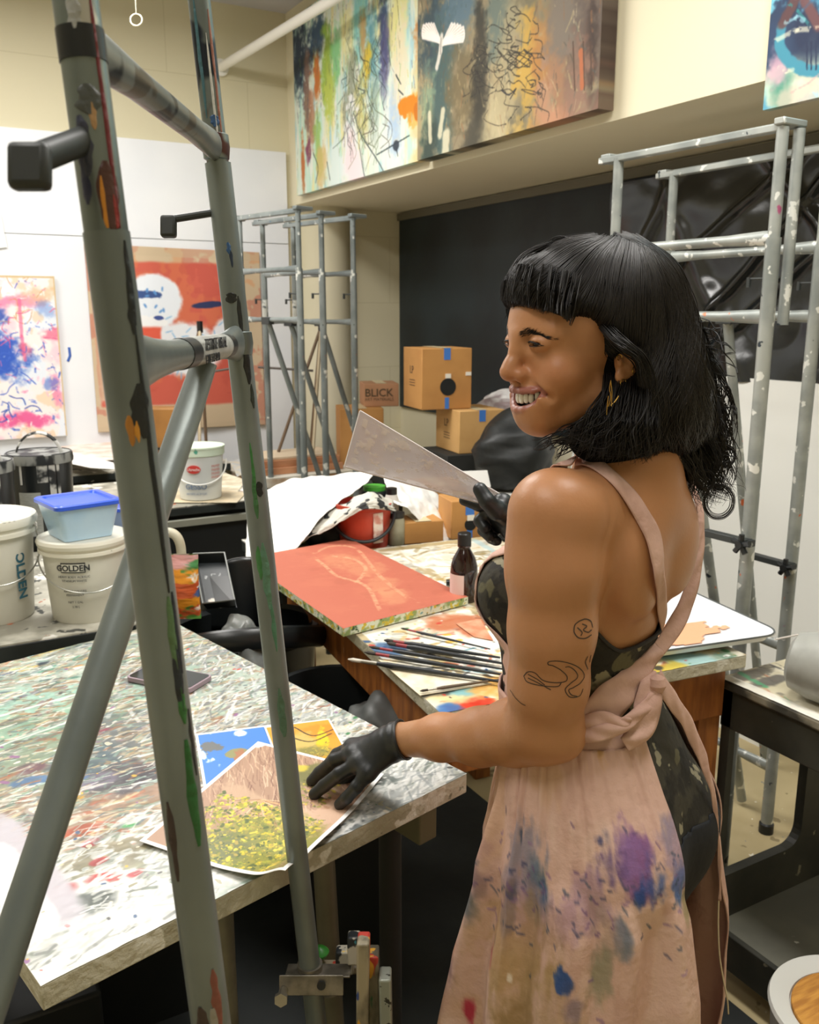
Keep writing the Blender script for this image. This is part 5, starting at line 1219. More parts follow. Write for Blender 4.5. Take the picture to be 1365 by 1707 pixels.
def marks(root, a, b, r, items, near=True):
    """dried paint patches lying on a tube: items = (t0, t1, angle deg, half width deg, colour); angle 0 faces the camera, + to the right"""
    a, b = np.array(a), np.array(b); ax = (b - a) / np.linalg.norm(b - a)
    v = C0 - (a + b) / 2; v = v - ax * np.dot(v, ax); v /= np.linalg.norm(v); w = np.cross(ax, v)
    if np.dot(w, CR) < 0: w = -w
    for i, (t0, t1, ang, hwd, colr) in enumerate(items):
        nu, nv = 9, 22; rng = np.random.default_rng(i * 7 + int(t0 * 1000)); J1 = rng.uniform(.55, 1.15, 8); J2 = rng.uniform(.55, 1.15, 8); P = []
        for j in range(nv + 1):
            s = j / nv; k = math.sin(math.pi * min(max(s, .02), .98)) ** .45; jl, jr = np.interp(s * 6, range(8), J1), np.interp(s * 6, range(8), J2)
            for q in range(nu + 1):
                e = q / nu * 2 - 1; an = math.radians(ang + hwd * k * e * (jl if e < 0 else jr))
                P.append(a + (b - a) * (t0 + (t1 - t0) * s) + (v * math.cos(an) + w * math.sin(an)) * (r + .0007 * (1 - abs(e) ** 3)))
        f = [(j * (nu + 1) + q, j * (nu + 1) + q + 1, (j + 1) * (nu + 1) + q + 1, (j + 1) * (nu + 1) + q) for j in range(nv) for q in range(nu)]
        mk('dried_paint', P, f, mat('dried_' + colr, colr, .4, bump=.3, bscale=90), root, angle=180)
def hook(root, a, dirn, L, r, m, drop=.035, flat=.5):
    a, dirn = np.array(a), np.array(dirn); e = a + dirn * L
    MB().tube([a, e], (r), 10, sq=flat).build('hook_arm', m, root)
    MB().obox(e + (0, 0, -drop * .5 + r), dirn * r * 1.6, np.cross(dirn, (0, 0, 1)) * r * 1.5, (0, 0, drop * .62)).build('hook_tip', m, root, bevel=r * .5)

# --- the near easel -----------------------------------------------------------
TR = .014
def PW(px, py, d): return W(px, py, d)
L1, L0 = W(118, -60, .535), W(352, 1707, .675)
R1, R0 = W(325, -60, .955), W(522, 1660, 1.265)
def ext(a, b, z):  # extend a->b down to height z
    a, b = np.array(a), np.array(b); t = (z - a[2]) / (b[2] - a[2]); return a + (b - a) * t
Lf, Rf = ext(L1, L0, .02), ext(R1, R0, .02)
root = empty('studio_easel', (Lf + Rf) / 2 * [1, 1, 0], 'paint marked grey steel easel in the foreground, nearest the camera', 'easel')
Ltop, Rtop = ext(L0, L1, 2.02), ext(R0, R1, 2.02)
Lj, Rj = ext(L0, L1, 1.655), ext(R0, R1, 1.70)
def onpost(a, b, py):
    """point on a->b that is seen at image row py"""
    lo, hi = 0.0, 1.0
    for _ in range(50):
        m_ = (lo + hi) / 2; q = a + (b - a) * m_ - C0; y = 853.5 - FPX * np.dot(q, CU) / np.dot(q, CF)
        if y < py: lo = m_
        else: hi = m_
    return a + (b - a) * lo
Lj = onpost(Ltop, Lf, 392); Rj = onpost(Rtop, Rf, 272); Rj2 = onpost(Rtop, Rf, 450)
MB().tube([Ltop, Lj], TR * .97, 24).build('post', ets, root)
MB().tube([Lj + (Lf - Lj) * -.001, Lf], TR * 1.03, 28).build('post', et, root)
MB().tube([Rtop, Rj + (Rf - Rj) * .01], TR * .87, 24).build('post', ets, root)
MB().tube([Rj, Rf], TR * 1.03, 28).build('post', et, root)
MB().tube([onpost(Ltop, Lf, 50), onpost(Ltop, Lf, 105)], TR * 1.02, 24).build('tape_band', mat('black_tape', '14181A', .4), root)
b1a, b1b = onpost(Ltop, Lf, 68), onpost(Rtop, Rf, 245)
xbar(b1a, b1b, TR * .82, tube_mat('easel_bar_marked', base='8A908C', metal=.65, spots=[('2A2E30', 9, .56), ('C8452E', 7, .68), ('5E5A50', 12, .6)]), root)
b2a, b2b = onpost(Ltop, Lf, 608), onpost(Rtop, Rf, 572)
xbar(b2a, b2b, TR * .9, tube_mat('easel_bar_grey', base='8E9692', metal=.6), root, flare=1.6)
d2 = b2b - b2a
MB().tube([b2a + d2 * .42, b2a + d2 * .76], TR * .935, 24).build('label_band', mat('silver_label', 'A9ABA6', .35, col2='8E908C', scale=50), root)
for t_ in ((.34, .42), (.76, .82)): MB().tube([b2a + d2 * t_[0], b2a + d2 * t_[1]], TR * .945, 24).build('black_band', MATS['black_tape'], root)
dd = d2 / np.linalg.norm(d2); fr_ = np.cross(dd, (0, 0, 1.0)); fr_ = fr_ if np.dot(fr_, C0 - b2a) > 0 else -fr_
lettering('lettering', 'TESTRITE VISUAL', .0150, b2a + d2 * .43 + fr_ * TR * .95 + (0, 0, .001), dd, (0, 0, 1), ink, root)
lettering('lettering', '1-201-543-0240', .0110, b2a + d2 * .43 + fr_ * TR * .95 - (0, 0, .010), dd, (0, 0, 1), ink, root)
# weld lumps
for q, rr in ((b1b, 1.12), (b2b, 1.25)):
    MB().lathe(q - (0, 0, TR * 1.5), [(0, 0), (TR * .9 * rr, TR * .6), (TR * rr * .98, TR * 1.5), (TR * .9 * rr, TR * 2.4), (0, TR * 3)], 20).build('weld', ets, root)
# rear brace
br0 = b2a + d2 * .55 - (0, 0, TR); brp = W(205, 960, .80); 
bf = ext(br0, W(8, 1600, .63), .02)
brf = W(8, 1600, .655); bf = ext(br0, brf, .02)
m = br0 + (bf - br0) * .10
MB().tube([br0, br0 + (bf - br0) * .03, m, bf], [(TR * .45, TR * 1.0), (TR * .5, TR * 1.1), TR * .95, TR * .95], 24).build('rear_brace', tube_mat('easel_brace_grey', base='7C8482'), root)
# hooks
dirn = W(60, 250, .53) - onpost(Ltop, Lf, 215); 
hl = onpost(Ltop, Lf, 228); e = W(52, 268, .50)
MB().tube([hl, e], .0085, 12, sq=.7).build('hook_arm', hk, root)
MB().obox(W(50, 278, .495), CR * .0115, CF * .006, CU * .013).build('hook_tip', hk, root, bevel=.004)
hr = onpost(Ltop * 0 + Rtop, Rf, 352); e = W(283, 366, 1.0)
MB().tube([hr, e], .0042, 10).build('hook_arm', hk, root)
MB().obox(W(281, 378, 1.0), CR * .0085, CF * .006, CU * .012).build('hook_tip', hk, root, bevel=.003)
# clamp and carriage at the bottom of the right post
k0 = onpost(Rtop, Rf, 1612)
MB().tube([k0 + (0, 0, .006), k0 - (0, 0, .012)], TR * 1.25, 24).build('clamp_ring', mat('clamp_metal', '8C867A', .35, .6, col2='5E5A50', scale=30), root)
MB().obox(k0 + CR * .012 - (0, 0, .006), CR * .045, CF * .018, CU * .0012).build('clamp_plate', MATS['clamp_metal'], root, bevel=.001)
MB().obox(k0 + CR * .004 - CF * .018 - CU * .016, CR * .044, CF * .0012, CU * .014).build('clamp_plate', MATS['clamp_metal'], root, bevel=.001)
kb = k0 - CR * .034 - CF * .02 - CU * .022
MB().tube([kb, kb - CF * .02], .006, 14).build('bolt', mat('bolt_steel', 'A8A498', .3, .8), root)
MB().tube([kb - CF * .018, kb - CF * .026], .0095, 6).build('bolt', MATS['bolt_steel'], root)
MB().tube([k0 + CR * .018 - CF * .021 - CU * .014, k0 + CR * .018 - CF * .024 - CU * .014], .006, 14).build('bolt', MATS['black_tape'], root)
s0, s1 = W(540, 1440, 1.50), W(556, 1707, 1.56)
MB().tube([s0 + (s0 - s1) * .22, ext(s0, s1, .02)], .0185, 24).build('rear_post', mat('khaki_post', '7F7C6A', .4, .3, col2='6A6858', scale=8), root)
MB().tube([W(549, 1640, 1.545), W(550, 1650, 1.547)], .0205, 24).build('post_collar', MATS['bolt_steel'], root)
splat = mat('carriage_paint', '5A5648', .5, col2='A89E86', scale=22, detail=6, spots=[('B83A2E', 24, .6), ('E0A83A', 30, .64), ('2E6E4A', 28, .62), ('3A4E8A', 33, .66), ('16181A', 18, .6)], lo=.4, hi=.6, stretch=(1, 1, .35))
for (q0, q1, w_, dp, mm) in (((606, 1563, 1.22), (604, 1800, 1.30), .0085, .02, splat), ((622, 1585, 1.26), (628, 1800, 1.34), .008, .02, splat), ((642, 1622, 1.24), (646, 1800, 1.30), .0085, .02, mat('pale_metal_arm', '9EA49A', .4, .3, spots=[('3A3A34', 60, .6)]))):
    a, b = W(*q0), W(*q1); MB().obox((a + b) / 2, (b - a) / 2, CR * w_, CF * dp).build('carriage_arm', mm, root, bevel=.003)
for q, w_, h_ in (((590, 1580, 1.27), .009, .02), ((575, 1600, 1.3), .013, .017)):
    MB().obox(W(*q), CR * w_, CU * h_, CF * .012).build('carriage_block', mat('carriage_white', 'B9B5A6', .5, spots=[('20262A', 30, .58), ('3E8A9A', 34, .66), ('E0C060', 28, .66)]), root, bevel=.003)
MB().obox(W(560, 1612, 1.33), CR * .04, CU * .006, CF * .012).build('carriage_block', splat, root, bevel=.003)
MB().lathe(W(533, 1588, 1.33), [(0, -.006), (.012, -.003), (.014, .002), (.008, .008), (0, .01)], 14).build('green_dab', mat('dried_2F8A2E', '2F8A2E', .4), root)
# dried paint on the posts
def tt(a, b, py): return np.linalg.norm(onpost(a, b, py) - a) / np.linalg.norm(b - a)
def T_(py): return tt(Ltop, Lf, py)
mk_l = [(545, 985, 42, 10, '10181C'), (640, 730, 30, 32, '14181A'), (690, 740, -5, 11, 'B0752A'), (700, 735, 12, 8, 'D0902E'), (405, 545, 45, 12, '161C20'), (470, 560, 38, 14, '10181C'), (985, 1120, 52, 12, '16202C'), (1070, 1180, 38, 22, '17212A'), (990, 1110, 36, 14, '52704A'), (1140, 1200, 38, 16, '2E6A32'), (1225, 1400, 34, 19, '1F5E2A'), (1320, 1450, -42, 16, '3A2E2C'), (1655, 1707, -25, 20, '3A2A28'), (1600, 1700, 25, 16, '7A4438'), (1660, 1706, 10, 20, '8E8A80'), (1180, 1290, 58, 10, '2A2E34')]
marks(root, Ltop, Lf, TR * 1.03, [(T_(a), T_(b), an, hw_, c_) for a, b, an, hw_, c_ in mk_l])
mk_t = [(0, 385, 38, 9, '6A2026'), (0, 60, -10, 22, '9A9C98'), (200, 300, -30, 25, '34384A'), (275, 390, 20, 30, '4A2A22'), (300, 385, 5, 10, 'C88428'), (330, 386, 30, 12, '8A2A28'), (255, 345, -38, 18, '2A2E4A'), (150, 200, 0, 40, '4A4E4C'), (180, 225, 5, 14, 'A8845A')]
marks(root, Ltop, Lf, TR * .97, [(T_(a), T_(b), an, hw_, c_) for a, b, an, hw_, c_ in mk_t])
def U_(py): return tt(Rtop, Rf, py)
mk_r = [(488, 505, -10, 30, '1A1E1E'), (494, 560, 22, 12, '1A1E1E'), (580, 640, 30, 22, '14181A'), (405, 425, 5, 12, '2F5480'), (420, 447, 12, 10, '24344A'), (735, 830, 0, 8, '3A7A40'), (790, 860, -5, 12, '3E6E44'), (800, 825, 20, 26, '161C1C'), (900, 1010, 5, 22, '57806A'), (905, 960, -20, 16, '3E7A44'), (1000, 1080, 15, 12, '4A7A60'), (1140, 1220, 5, 24, '4E6E5A'), (640, 680, 40, 14, '2A3430')]
marks(root, Rtop, Rf, TR * 1.03, [(U_(a), U_(b), an, hw_, c_) for a, b, an, hw_, c_ in mk_r])
mk_r2 = [(20, 235, 40, 10, '8A5A4A'), (0, 200, -30, 12, '3A6068'), (195, 215, 10, 30, '2E5078'), (60, 240, 15, 8, 'B9B8B0')]
marks(root, Rtop, Rf, TR * .87, [(U_(a), U_(b), an, hw_, c_) for a, b, an, hw_, c_ in mk_r2])

# --- the easels further away ---------------------------------------------------
def easel(origin, dirn, label, top=2.0, bars=(1.56, 1.80), tr=.0125, m=efar, mt=None, group=None, brace=True, low=None, mid=.55, over=.05, knob_z=None, twin=False, wd=.50):
    """origin: foot of the left post on the floor; dirn: unit vector along the width"""
    mt = mt or m; o = np.array(origin, dtype=float); e = np.array(dirn, dtype=float); e /= np.linalg.norm(e); back = np.array([-e[1], e[0], 0])
    if np.dot(back, CF) < 0: back = -back
    z = np.array([0, 0, 1.0]); up = lambda s, h, n=0: o + e * s + z * h + back * n
    root = empty('studio_easel', o + e * wd / 2, label, 'easel', group)
    MB().tube([up(over, .02), up(over, bars[1] + .02)], tr * 1.12, 16).build('post', m, root); MB().tube([up(over, bars[1]), up(over, top)], tr * .95, 16).build('post', mt, root)
    MB().tube([up(wd, .02), up(wd, bars[1])], tr * 1.2, 16).build('post', m, root); MB().tube([up(wd, bars[1] - .01), up(wd, top)], tr * .95, 16).build('post', mt, root)
    if twin: MB().tube([up(wd + .01, bars[0] - .02, .05), up(wd + .01, top, .05)], tr * .9, 16).build('post', mt, root)
    for zz, nn in ((top, 0), (top + .012, .05)):
        MB().obox(up(wd / 2 - .005, zz, nn), e * (wd / 2 + .015), back * .012, z * .009).build('top_channel', mt, root, bevel=.003)
    MB().obox(up(wd + .002, top + .012, .025), e * .014, back * .045, z * .008).build('top_plate', mt, root, bevel=.003)
    MB().obox(up(0, top + .006, .025), e * .018, back * .03, z * .012).build('end_cap', mt, root, bevel=.003)
    for zz in bars: xbar(up(over, zz), up(wd, zz), tr * .85, mt, root)
    MB().obox(up(wd * .5, bars[0] - .005, .0), e * .03, back * (tr * 1.2), z * (tr * 1.3)).build('brace_bracket', hk, root, bevel=.002)
    MB().tube([up(wd * .5, bars[0]), up(wd * .5 + .02, .02, mid)], tr, 16).build('rear_brace', m, root)
    for s_, zz in ((wd, 1.68), (over, 1.66)):
        MB().tube([up(s_, zz), up(s_ - .045, zz, -.02)], .003, 8).build('hook_arm', hk, root); MB().obox(up(s_ - .045, zz - .008, -.02), e * .004, back * .004, z * .012).build('hook_tip', hk, root)
    if twin:
        MB().tube([up(wd * .34, bars[0]), up(wd * .52, bars[0])], tr * .88, 18).build('label_band', mat('white_label', 'C9CBC4', .4), root); MB().tube([up(wd * .52, bars[0]), up(wd * .60, bars[0])], tr * .9, 18).build('black_band', MATS['black_tape'], root)
        lettering('lettering', '1-800-767-7337', .022, up(wd * .345, bars[0] - .008) - back * (tr * .9), e, z, ink, root)
    if low:
        for zz in low:
            MB().obox(up(wd * .93, zz, -.03), e * .075, back * .012, z * .009).build('carriage_arm', hk, root, bevel=.002)
            c_ = up(wd * 1.04, zz, -.06)
            sm = MB()
            for q in range(5):
                an = q * 1.2566 + .3; sm.tube([c_, c_ + e * .026 * math.cos(an) + z * .026 * math.sin(an)], .0075, 8)
            sm.tube([c_ + back * .04, c_ - back * .012], .01, 12)
            sm.build('star_knob', MATS['black_tape'], root)
    for zz in (.22, .62) if low else (.3,):
        xbar(up(over, zz), up(wd, zz), tr * .85, m, root)
    for s_ in (over, wd): MB().lathe(up(s_, 0), [(tr * 1.5, 0), (tr * 1.5, .03), (tr * 1.2, .035), (0, .035)], 16).build('rubber_foot', MATS['black_tape'], root)
    return root
dA = CR * .68 + np.array([CF[0], CF[1], 0]) / np.linalg.norm(CF[:2]) * -.73
for (px, py, d, lb) in ((389, 366, 4.15, 'grey steel easel nearest and leftmost of the row of three behind the near easel'), (427, 373, 4.25, 'grey steel easel in the middle of the row of three by the far wall'), (478, 377, 4.35, 'grey steel easel rightmost of the row of three, beside the column')):
    q = W(px, py, d); easel((q[0], q[1], 0), dA, lb, top=q[2], bars=(q[2] - .47 + 0.02, q[2] - .235), group='row of grey easels')
qa, qb = W(1010, 268, 2.566), W(1305, 212, 2.10); dR = (qb - qa) * [1, 1, 0]
easel((qa[0], qa[1], 0), dR, 'paint spattered steel easel right behind the person, in front of the other one', top=qb[2], bars=(1.59, 1.775), m=ewh, mt=ewh, tr=.0150, group='steel easels behind the person', low=(1.03,), twin=True, mid=.45, wd=float(np.linalg.norm(dR)))
qa, qb = W(1104, 293, 2.907), W(1385, 245, 2.40); dR = (qb - qa) * [1, 1, 0]
easel((qa[0], qa[1], 0), dR, 'paint spattered steel easel further back, partly cut by the right photo edge', top=qb[2], bars=(1.59, 1.775), m=ewh, mt=ewh, tr=.0150, group='steel easels behind the person', low=(.88,), twin=True, mid=.35, wd=float(np.linalg.norm(dR)))
# ------------------------------------------------------------------ the person: one continuous body surface
def K(px, py, d):
    """measured point in camera-aligned metres (right, up, forward)"""
    return np.array([(px - 682.5) / FPX * d, -(py - 853.5) / FPX * d, d])
MC = np.stack([CR, CU, CF])
def toW(P): return C0 + np.asarray(P) @ MC
UPV = np.array([0, _cp, -_sp]); HF = np.array([0, _sp, _cp]); XR = np.array([1.0, 0, 0])
def unit(v): v = np.asarray(v, dtype=float); return v / np.linalg.norm(v)

def smin(a, b, k):
    if k <= 0: return np.minimum(a, b)
    h = np.clip(0.5 + 0.5 * (b - a) / k, 0, 1); return b + (a - b) * h - k * h * (1 - h)
def smax(a, b, k): return -smin(-a, -b, k)
class Sdf:
    def __init__(s): s.ops = []
    def put(s, fn, lo, hi, k=.01, sub=False): s.ops.append((fn, np.array(lo), np.array(hi), k, sub)); return s
    def ell(s, c, r, A=None, k=.01, sub=False):
        c = np.array(c, dtype=float); r = np.array(r, dtype=float); A = np.eye(3) if A is None else np.array(A)
        def fn(p):
            q = (p - c) @ A.T; k0 = np.linalg.norm(q / r, axis=-1); k1 = np.linalg.norm(q / (r * r), axis=-1) + 1e-9
            return np.where(k0 < .3, (k0 - 1) * r.min(), k0 * (k0 - 1) / k1)
        m = r.max(); return s.put(fn, c - m, c + m, k, sub)
    def cap(s, a, b, ra, rb=None, k=.01, sub=False):
        a = np.array(a, dtype=float); b = np.array(b, dtype=float); rb = ra if rb is None else rb; d = b - a; L2 = np.dot(d, d) + 1e-12
        def fn(p):
            t = np.clip(((p - a) @ d) / L2, 0, 1); return np.linalg.norm(p - a - t[..., None] * d, axis=-1) - (ra + (rb - ra) * t)
        m = max(ra, rb); return s.put(fn, np.minimum(a, b) - m, np.maximum(a, b) + m, k, sub)
    def chain(s, pts, rs, k=.01, sub=False, kk=.004):
        for i in range(len(pts) - 1): s.cap(pts[i], pts[i + 1], rs[i], rs[i + 1], k if i == 0 else kk, sub)
        return s
    def __call__(s, p):
        p = np.asarray(p, dtype=float); D = np.full(p.shape[:-1], 1.0)
        for fn, lo, hi, k, sub in s.ops:
            v = fn(p); D = smax(D, -v, k) if sub else smin(D, v, k)
        return D
    def mesh(s, lo, hi, h, off=0.0, margin=.035):
        lo = np.array(lo, dtype=float); n = np.ceil((np.array(hi) - lo) / h).astype(int) + 1
        ax = [lo[i] + h * np.arange(n[i]) for i in range(3)]
        D = np.full(tuple(n), .2)
        for fn, l, u, k, sub in s.ops:
            i0 = np.clip(((l - margin - lo) / h).astype(int), 0, n); i1 = np.clip(((u + margin - lo) / h).astype(int) + 2, 0, n)
            if (i1 <= i0).any(): continue
            sl = tuple(slice(a, b) for a, b in zip(i0, i1))
            G = np.stack(np.meshgrid(ax[0][sl[0]], ax[1][sl[1]], ax[2][sl[2]], indexing='ij'), -1)
            v = fn(G); D[sl] = smax(D[sl], -v, k) if sub else smin(D[sl], v, k)
        D = D - off
        return surface_nets(D, lo, h)
def surface_nets(D, lo, h):
    ins = D < 0; n = D.shape
    c = [ins[i:n[0] - 1 + i, j:n[1] - 1 + j, k:n[2] - 1 + k] for i in (0, 1) for j in (0, 1) for k in (0, 1)]
    cnt = sum(x.astype(np.int8) for x in c); act = (cnt > 0) & (cnt < 8)
    idx = np.argwhere(act); vid = np.full(act.shape, -1, dtype=np.int64); vid[tuple(idx.T)] = np.arange(len(idx))
    S = np.zeros((len(idx), 3)); N = np.zeros(len(idx)); cor = [(i, j, k) for i in (0, 1) for j in (0, 1) for k in (0, 1)]
    vals = {q: D[idx[:, 0] + q[0], idx[:, 1] + q[1], idx[:, 2] + q[2]] for q in cor}
    for q in cor:
        for ax in range(3):
            if q[ax] == 0:
                q2 = list(q); q2[ax] = 1; a, b = vals[q], vals[tuple(q2)]; m = (a < 0) != (b < 0)
                t = np.where(m, a / (a - b + 1e-12), 0); pt = np.tile(np.array(q, dtype=float), (len(idx), 1)); pt[:, ax] += t
                S[m] += pt[m]; N[m] += 1
    P = lo + h * (idx + S / N[:, None])
    F = []
    for ax in range(3):
        o1, o2 = [(1, 2), (2, 0), (0, 1)][ax]
        a = D[tuple(slice(0, n[i] - 1) if i == ax else slice(1, n[i] - 1) for i in range(3))]
        b = D[tuple(slice(1, n[i]) if i == ax else slice(1, n[i] - 1) for i in range(3))]
        m = (a < 0) != (b < 0); e = np.argwhere(m)
        if not len(e): continue
        fl = (a < 0)[m]
        base = e.copy(); base[:, o1] += 1; base[:, o2] += 1
        def vi(d1, d2):
            q = base.copy(); q[:, o1] += d1; q[:, o2] += d2; return vid[q[:, 0], q[:, 1], q[:, 2]]
        f = np.stack([vi(-1, -1), vi(0, -1), vi(0, 0), vi(-1, 0)], 1); f[~fl] = f[~fl][:, ::-1]; F.append(f)
    return P, np.vstack(F)
def grad(f, p, e=.0008):
    g = np.stack([f(p + np.eye(3)[i] * e) - f(p - np.eye(3)[i] * e) for i in range(3)], -1); return g / (np.linalg.norm(g, axis=-1, keepdims=True) + 1e-9)
def hit(f, px, py, off=0.0, d0=.7, d1=2.0, it=110):
    """distance along the line of sight at which surface f is met"""
    px = np.atleast_1d(np.asarray(px, dtype=float)); py = np.atleast_1d(np.asarray(py, dtype=float))
    dr = np.stack([(px - 682.5) / FPX, -(py - 853.5) / FPX, np.ones_like(px)], -1); d = np.full(px.shape, d0); best = d.copy(); bv = np.full(px.shape, 9.0)
    for _ in range(it):
        v = f(dr * d[:, None]) - off; m = np.abs(v) < bv; best[m] = d[m]; bv[m] = np.abs(v)[m]
        d = np.minimum(d + np.maximum(v, .0004) * .8 * (v > 0.0003), d1)
    return best, bv

# ---- frames
ML = K(925, 848, 1.065); bR = unit(.634 * XR + .77 * HF); bF = unit(-.77 * XR + .634 * HF); M0 = ML + bR * .165 + 0
M0 = np.array([.276, .033, 1.184])
def BP(r, f, s): return M0 + bR * r + bF * f - UPV * s
LV = np.array([  # s, centre f, centre r, half r, half f
    (-.045, -.020, .0, .055, .045), (-.02, -.012, .0, .085, .055), (.02, -.008, -.004, .108, .066), (.06, .002, -.008, .116, .078), (.12, .016, -.012, .110, .088), (.19, .036, -.008, .108, .090), (.25, .045, -.008, .099, .086),
    (.29, .040, -.006, .102, .088), (.34, .024, .0, .122, .096), (.41, .006, .0, .148, .112), (.48, -.002, .0, .157, .120), (.55, -.002, .0, .155, .115), (.62, -.0, .0, .155, .10), (.66, .0, .0, .13, .07)])
_ss = np.linspace(LV[0, 0], LV[-1, 0], 200); _lv = np.stack([np.interp(_ss, LV[:, 0], LV[:, i]) for i in range(1, 5)], 1)
for _ in range(14): _lv[1:-1] = (_lv[:-2] + 2 * _lv[1:-1] + _lv[2:]) / 4
def torso_fn(p):
    q = p - M0; r = q @ bR; f = q @ bF; s = -(q @ UPV); sc = np.clip(s, _ss[0], _ss[-1])
    cf, cr, hr, hf = (np.interp(sc, _ss, _lv[:, i]) for i in range(4))
    x = np.abs((r - cr) / hr); y = np.abs((f - cf) / hf); rho = (x ** 2.3 + y ** 2.3) ** (1 / 2.3)
    d = (rho - 1) * np.minimum(hr, hf) * .95; e = np.abs(s - sc)
    return np.where(e > 0, np.sqrt(np.maximum(d, 0) ** 2 + e ** 2) + np.minimum(d, 0), d)
def torso_ops(S):
    S.put(torso_fn, M0 - .62 * UPV - .22, M0 + .25, .01)
    for sg in (-1, 1):
        S.ell(BP(sg * .062, .112, .150), (.055, .050, .056), np.stack([bR, bF, UPV]), .03)      # chest
        S.ell(BP(sg * .064, -.062, .085), (.040, .018, .060), np.stack([bR, bF, UPV]), .035)    # shoulder blades
        S.ell(BP(sg * .076, -.072, .50), (.066, .056, .075), np.stack([bR, bF, UPV]), .04)      # seat
    S.cap(BP(0, -.112, .10), BP(0, -.078, .33), .010, .012, .03, True)                         # groove of the spine
    return S
T = torso_ops(Sdf())
B_ = Sdf(); torso_ops(B_)
# neck and trapezius
hO = np.array([.2235, .196, 1.135]); TH = math.radians(22)
hf = unit(-math.cos(TH) * XR - math.sin(TH) * HF); hl = unit(math.sin(TH) * XR - math.cos(TH) * HF); hu = UPV
TL = math.radians(3); hf, hu = unit(hf * math.cos(TL) - hu * math.sin(TL)), unit(hu * math.cos(TL) + hf * math.sin(TL))
HA = np.stack([hf, hu, hl])
def HP(a, b, c=0.0): return hO + hf * a + hu * b + hl * c
def neck_ops(S):
    S.chain([BP(0, -.012, .02), BP(0, .004, -.05), HP(-.018, -.045), HP(-.012, .0)], [.066, .054, .049, .05], .03)
    return S
neck_ops(B_)
B_.cap(BP(0, -.012, -.02), BP(-.135, -.012, .012), .046, .036, .035)
B_.cap(BP(0, -.012, -.02), BP(.110, -.006, .012), .046, .034, .035)
# near (left) arm
sh = K(922, 856, 1.072); elb = K(905, 1205, 1.15); wr_ = K(668, 1233, 1.385)
arm = [sh, K(921, 950, 1.082), K(920, 1050, 1.10), K(914, 1140, 1.125), elb]
B_.chain(arm, [.0545, .0535, .0505, .0470, .0440], .035, kk=.02)
B_.cap(K(932, 1225, 1.145), K(905, 1226, 1.16), .033, .036, .02)
fa = [elb, K(858, 1220, 1.20), K(800, 1228, 1.255), K(735, 1229, 1.32), wr_]
B_.chain(fa, [.042, .0415, .0375, .0315, .0250], .02, kk=.02)
B_.cap(BP(-.13, .03, .05), K(905, 900, 1.09), .045, .03, .03)
# far (right) arm
shr = BP(.128, .006, .035); elr = K(985, 1010, 1.50); wrr = K(872, 885, 1.475)
B_.chain([shr, shr + (elr - shr) * .5, elr], [.046, .042, .038], .035, kk=.02)
B_.chain([elr, elr + (wrr - elr) * .5, wrr], [.038, .034, .024], .01, kk=.02)
# hands
HL = Sdf(); HR = Sdf()
def mid(a, b, t=.5): return a + (b - a) * t
def build_hand(S, wrist, mcps, fingers, thumb, k=.006):
    S.cap(wrist, mid(wrist, mcps[1], .25), .0235, .024, .01)
    for q, r in zip(mcps, (.0125, .0130, .0125, .0115)):
        S.cap(mid(wrist, q, .10), q, .0175, r, .014)
    for i in range(3): S.cap(mcps[i], mcps[i + 1], .0115, .011, .008)
    for j, (pts, rs) in enumerate(fingers): S.chain(pts, rs, k, kk=.003)
    S.chain(thumb[0], thumb[1], .010, kk=.004)
wl = K(664, 1234, 1.388)
mc = [K(588, 1246, 1.435), K(591, 1257, 1.412), K(600, 1272, 1.390), K(613, 1288, 1.372)]
fing_l = [([mc[0], K(562, 1258, 1.462), K(543, 1280, 1.478), K(533, 1299, 1.478)], [.0108, .0092, .0085, .0078]),
          ([mc[1], K(558, 1267, 1.430), K(533, 1288, 1.450), K(520, 1302, 1.453)], [.0112, .0096, .0088, .0080]),
          ([mc[2], K(566, 1290, 1.395), K(540, 1310, 1.408), K(524, 1324, 1.412)], [.0108, .0094, .0086, .0078]),
          ([mc[3], K(594, 1312, 1.368), K(578, 1330, 1.374), K(566, 1341, 1.382)], [.0098, .0084, .0078, .0072])]
thumb_l = ([K(640, 1245, 1.42), K(606, 1268, 1.455), K(582, 1292, 1.468), K(562, 1312, 1.462)], [.015, .0125, .0108, .0092])
build_hand(HL, wl, mc, fing_l, thumb_l)
wrh = K(868, 882, 1.472)
mr = [K(838, 838, 1.440), K(834, 848, 1.458), K(832, 860, 1.474), K(836, 872, 1.488)]
fing_r = [([mr[0], K(818, 838, 1.462), K(798, 842, 1.472), K(774, 834, 1.476)], [.0112, .0096, .0088, .0074]),
          ([mr[1], K(812, 856, 1.480), K(800, 868, 1.482), K(808, 880, 1.474)], [.0112, .0096, .0088, .008]),
          ([mr[2], K(816, 870, 1.492), K(806, 884, 1.490), K(816, 894, 1.480)], [.0108, .0094, .0086, .0078]),
          ([mr[3], K(824, 884, 1.500), K(818, 896, 1.494), K(828, 902, 1.484)], [.0098, .0084, .0078, .007])]
thumb_r = ([K(850, 862, 1.452), K(828, 852, 1.424), K(812, 836, 1.415), K(800, 816, 1.418)], [.016, .0130, .0112, .0098])
build_hand(HR, wrh, mr, fing_r, thumb_r)

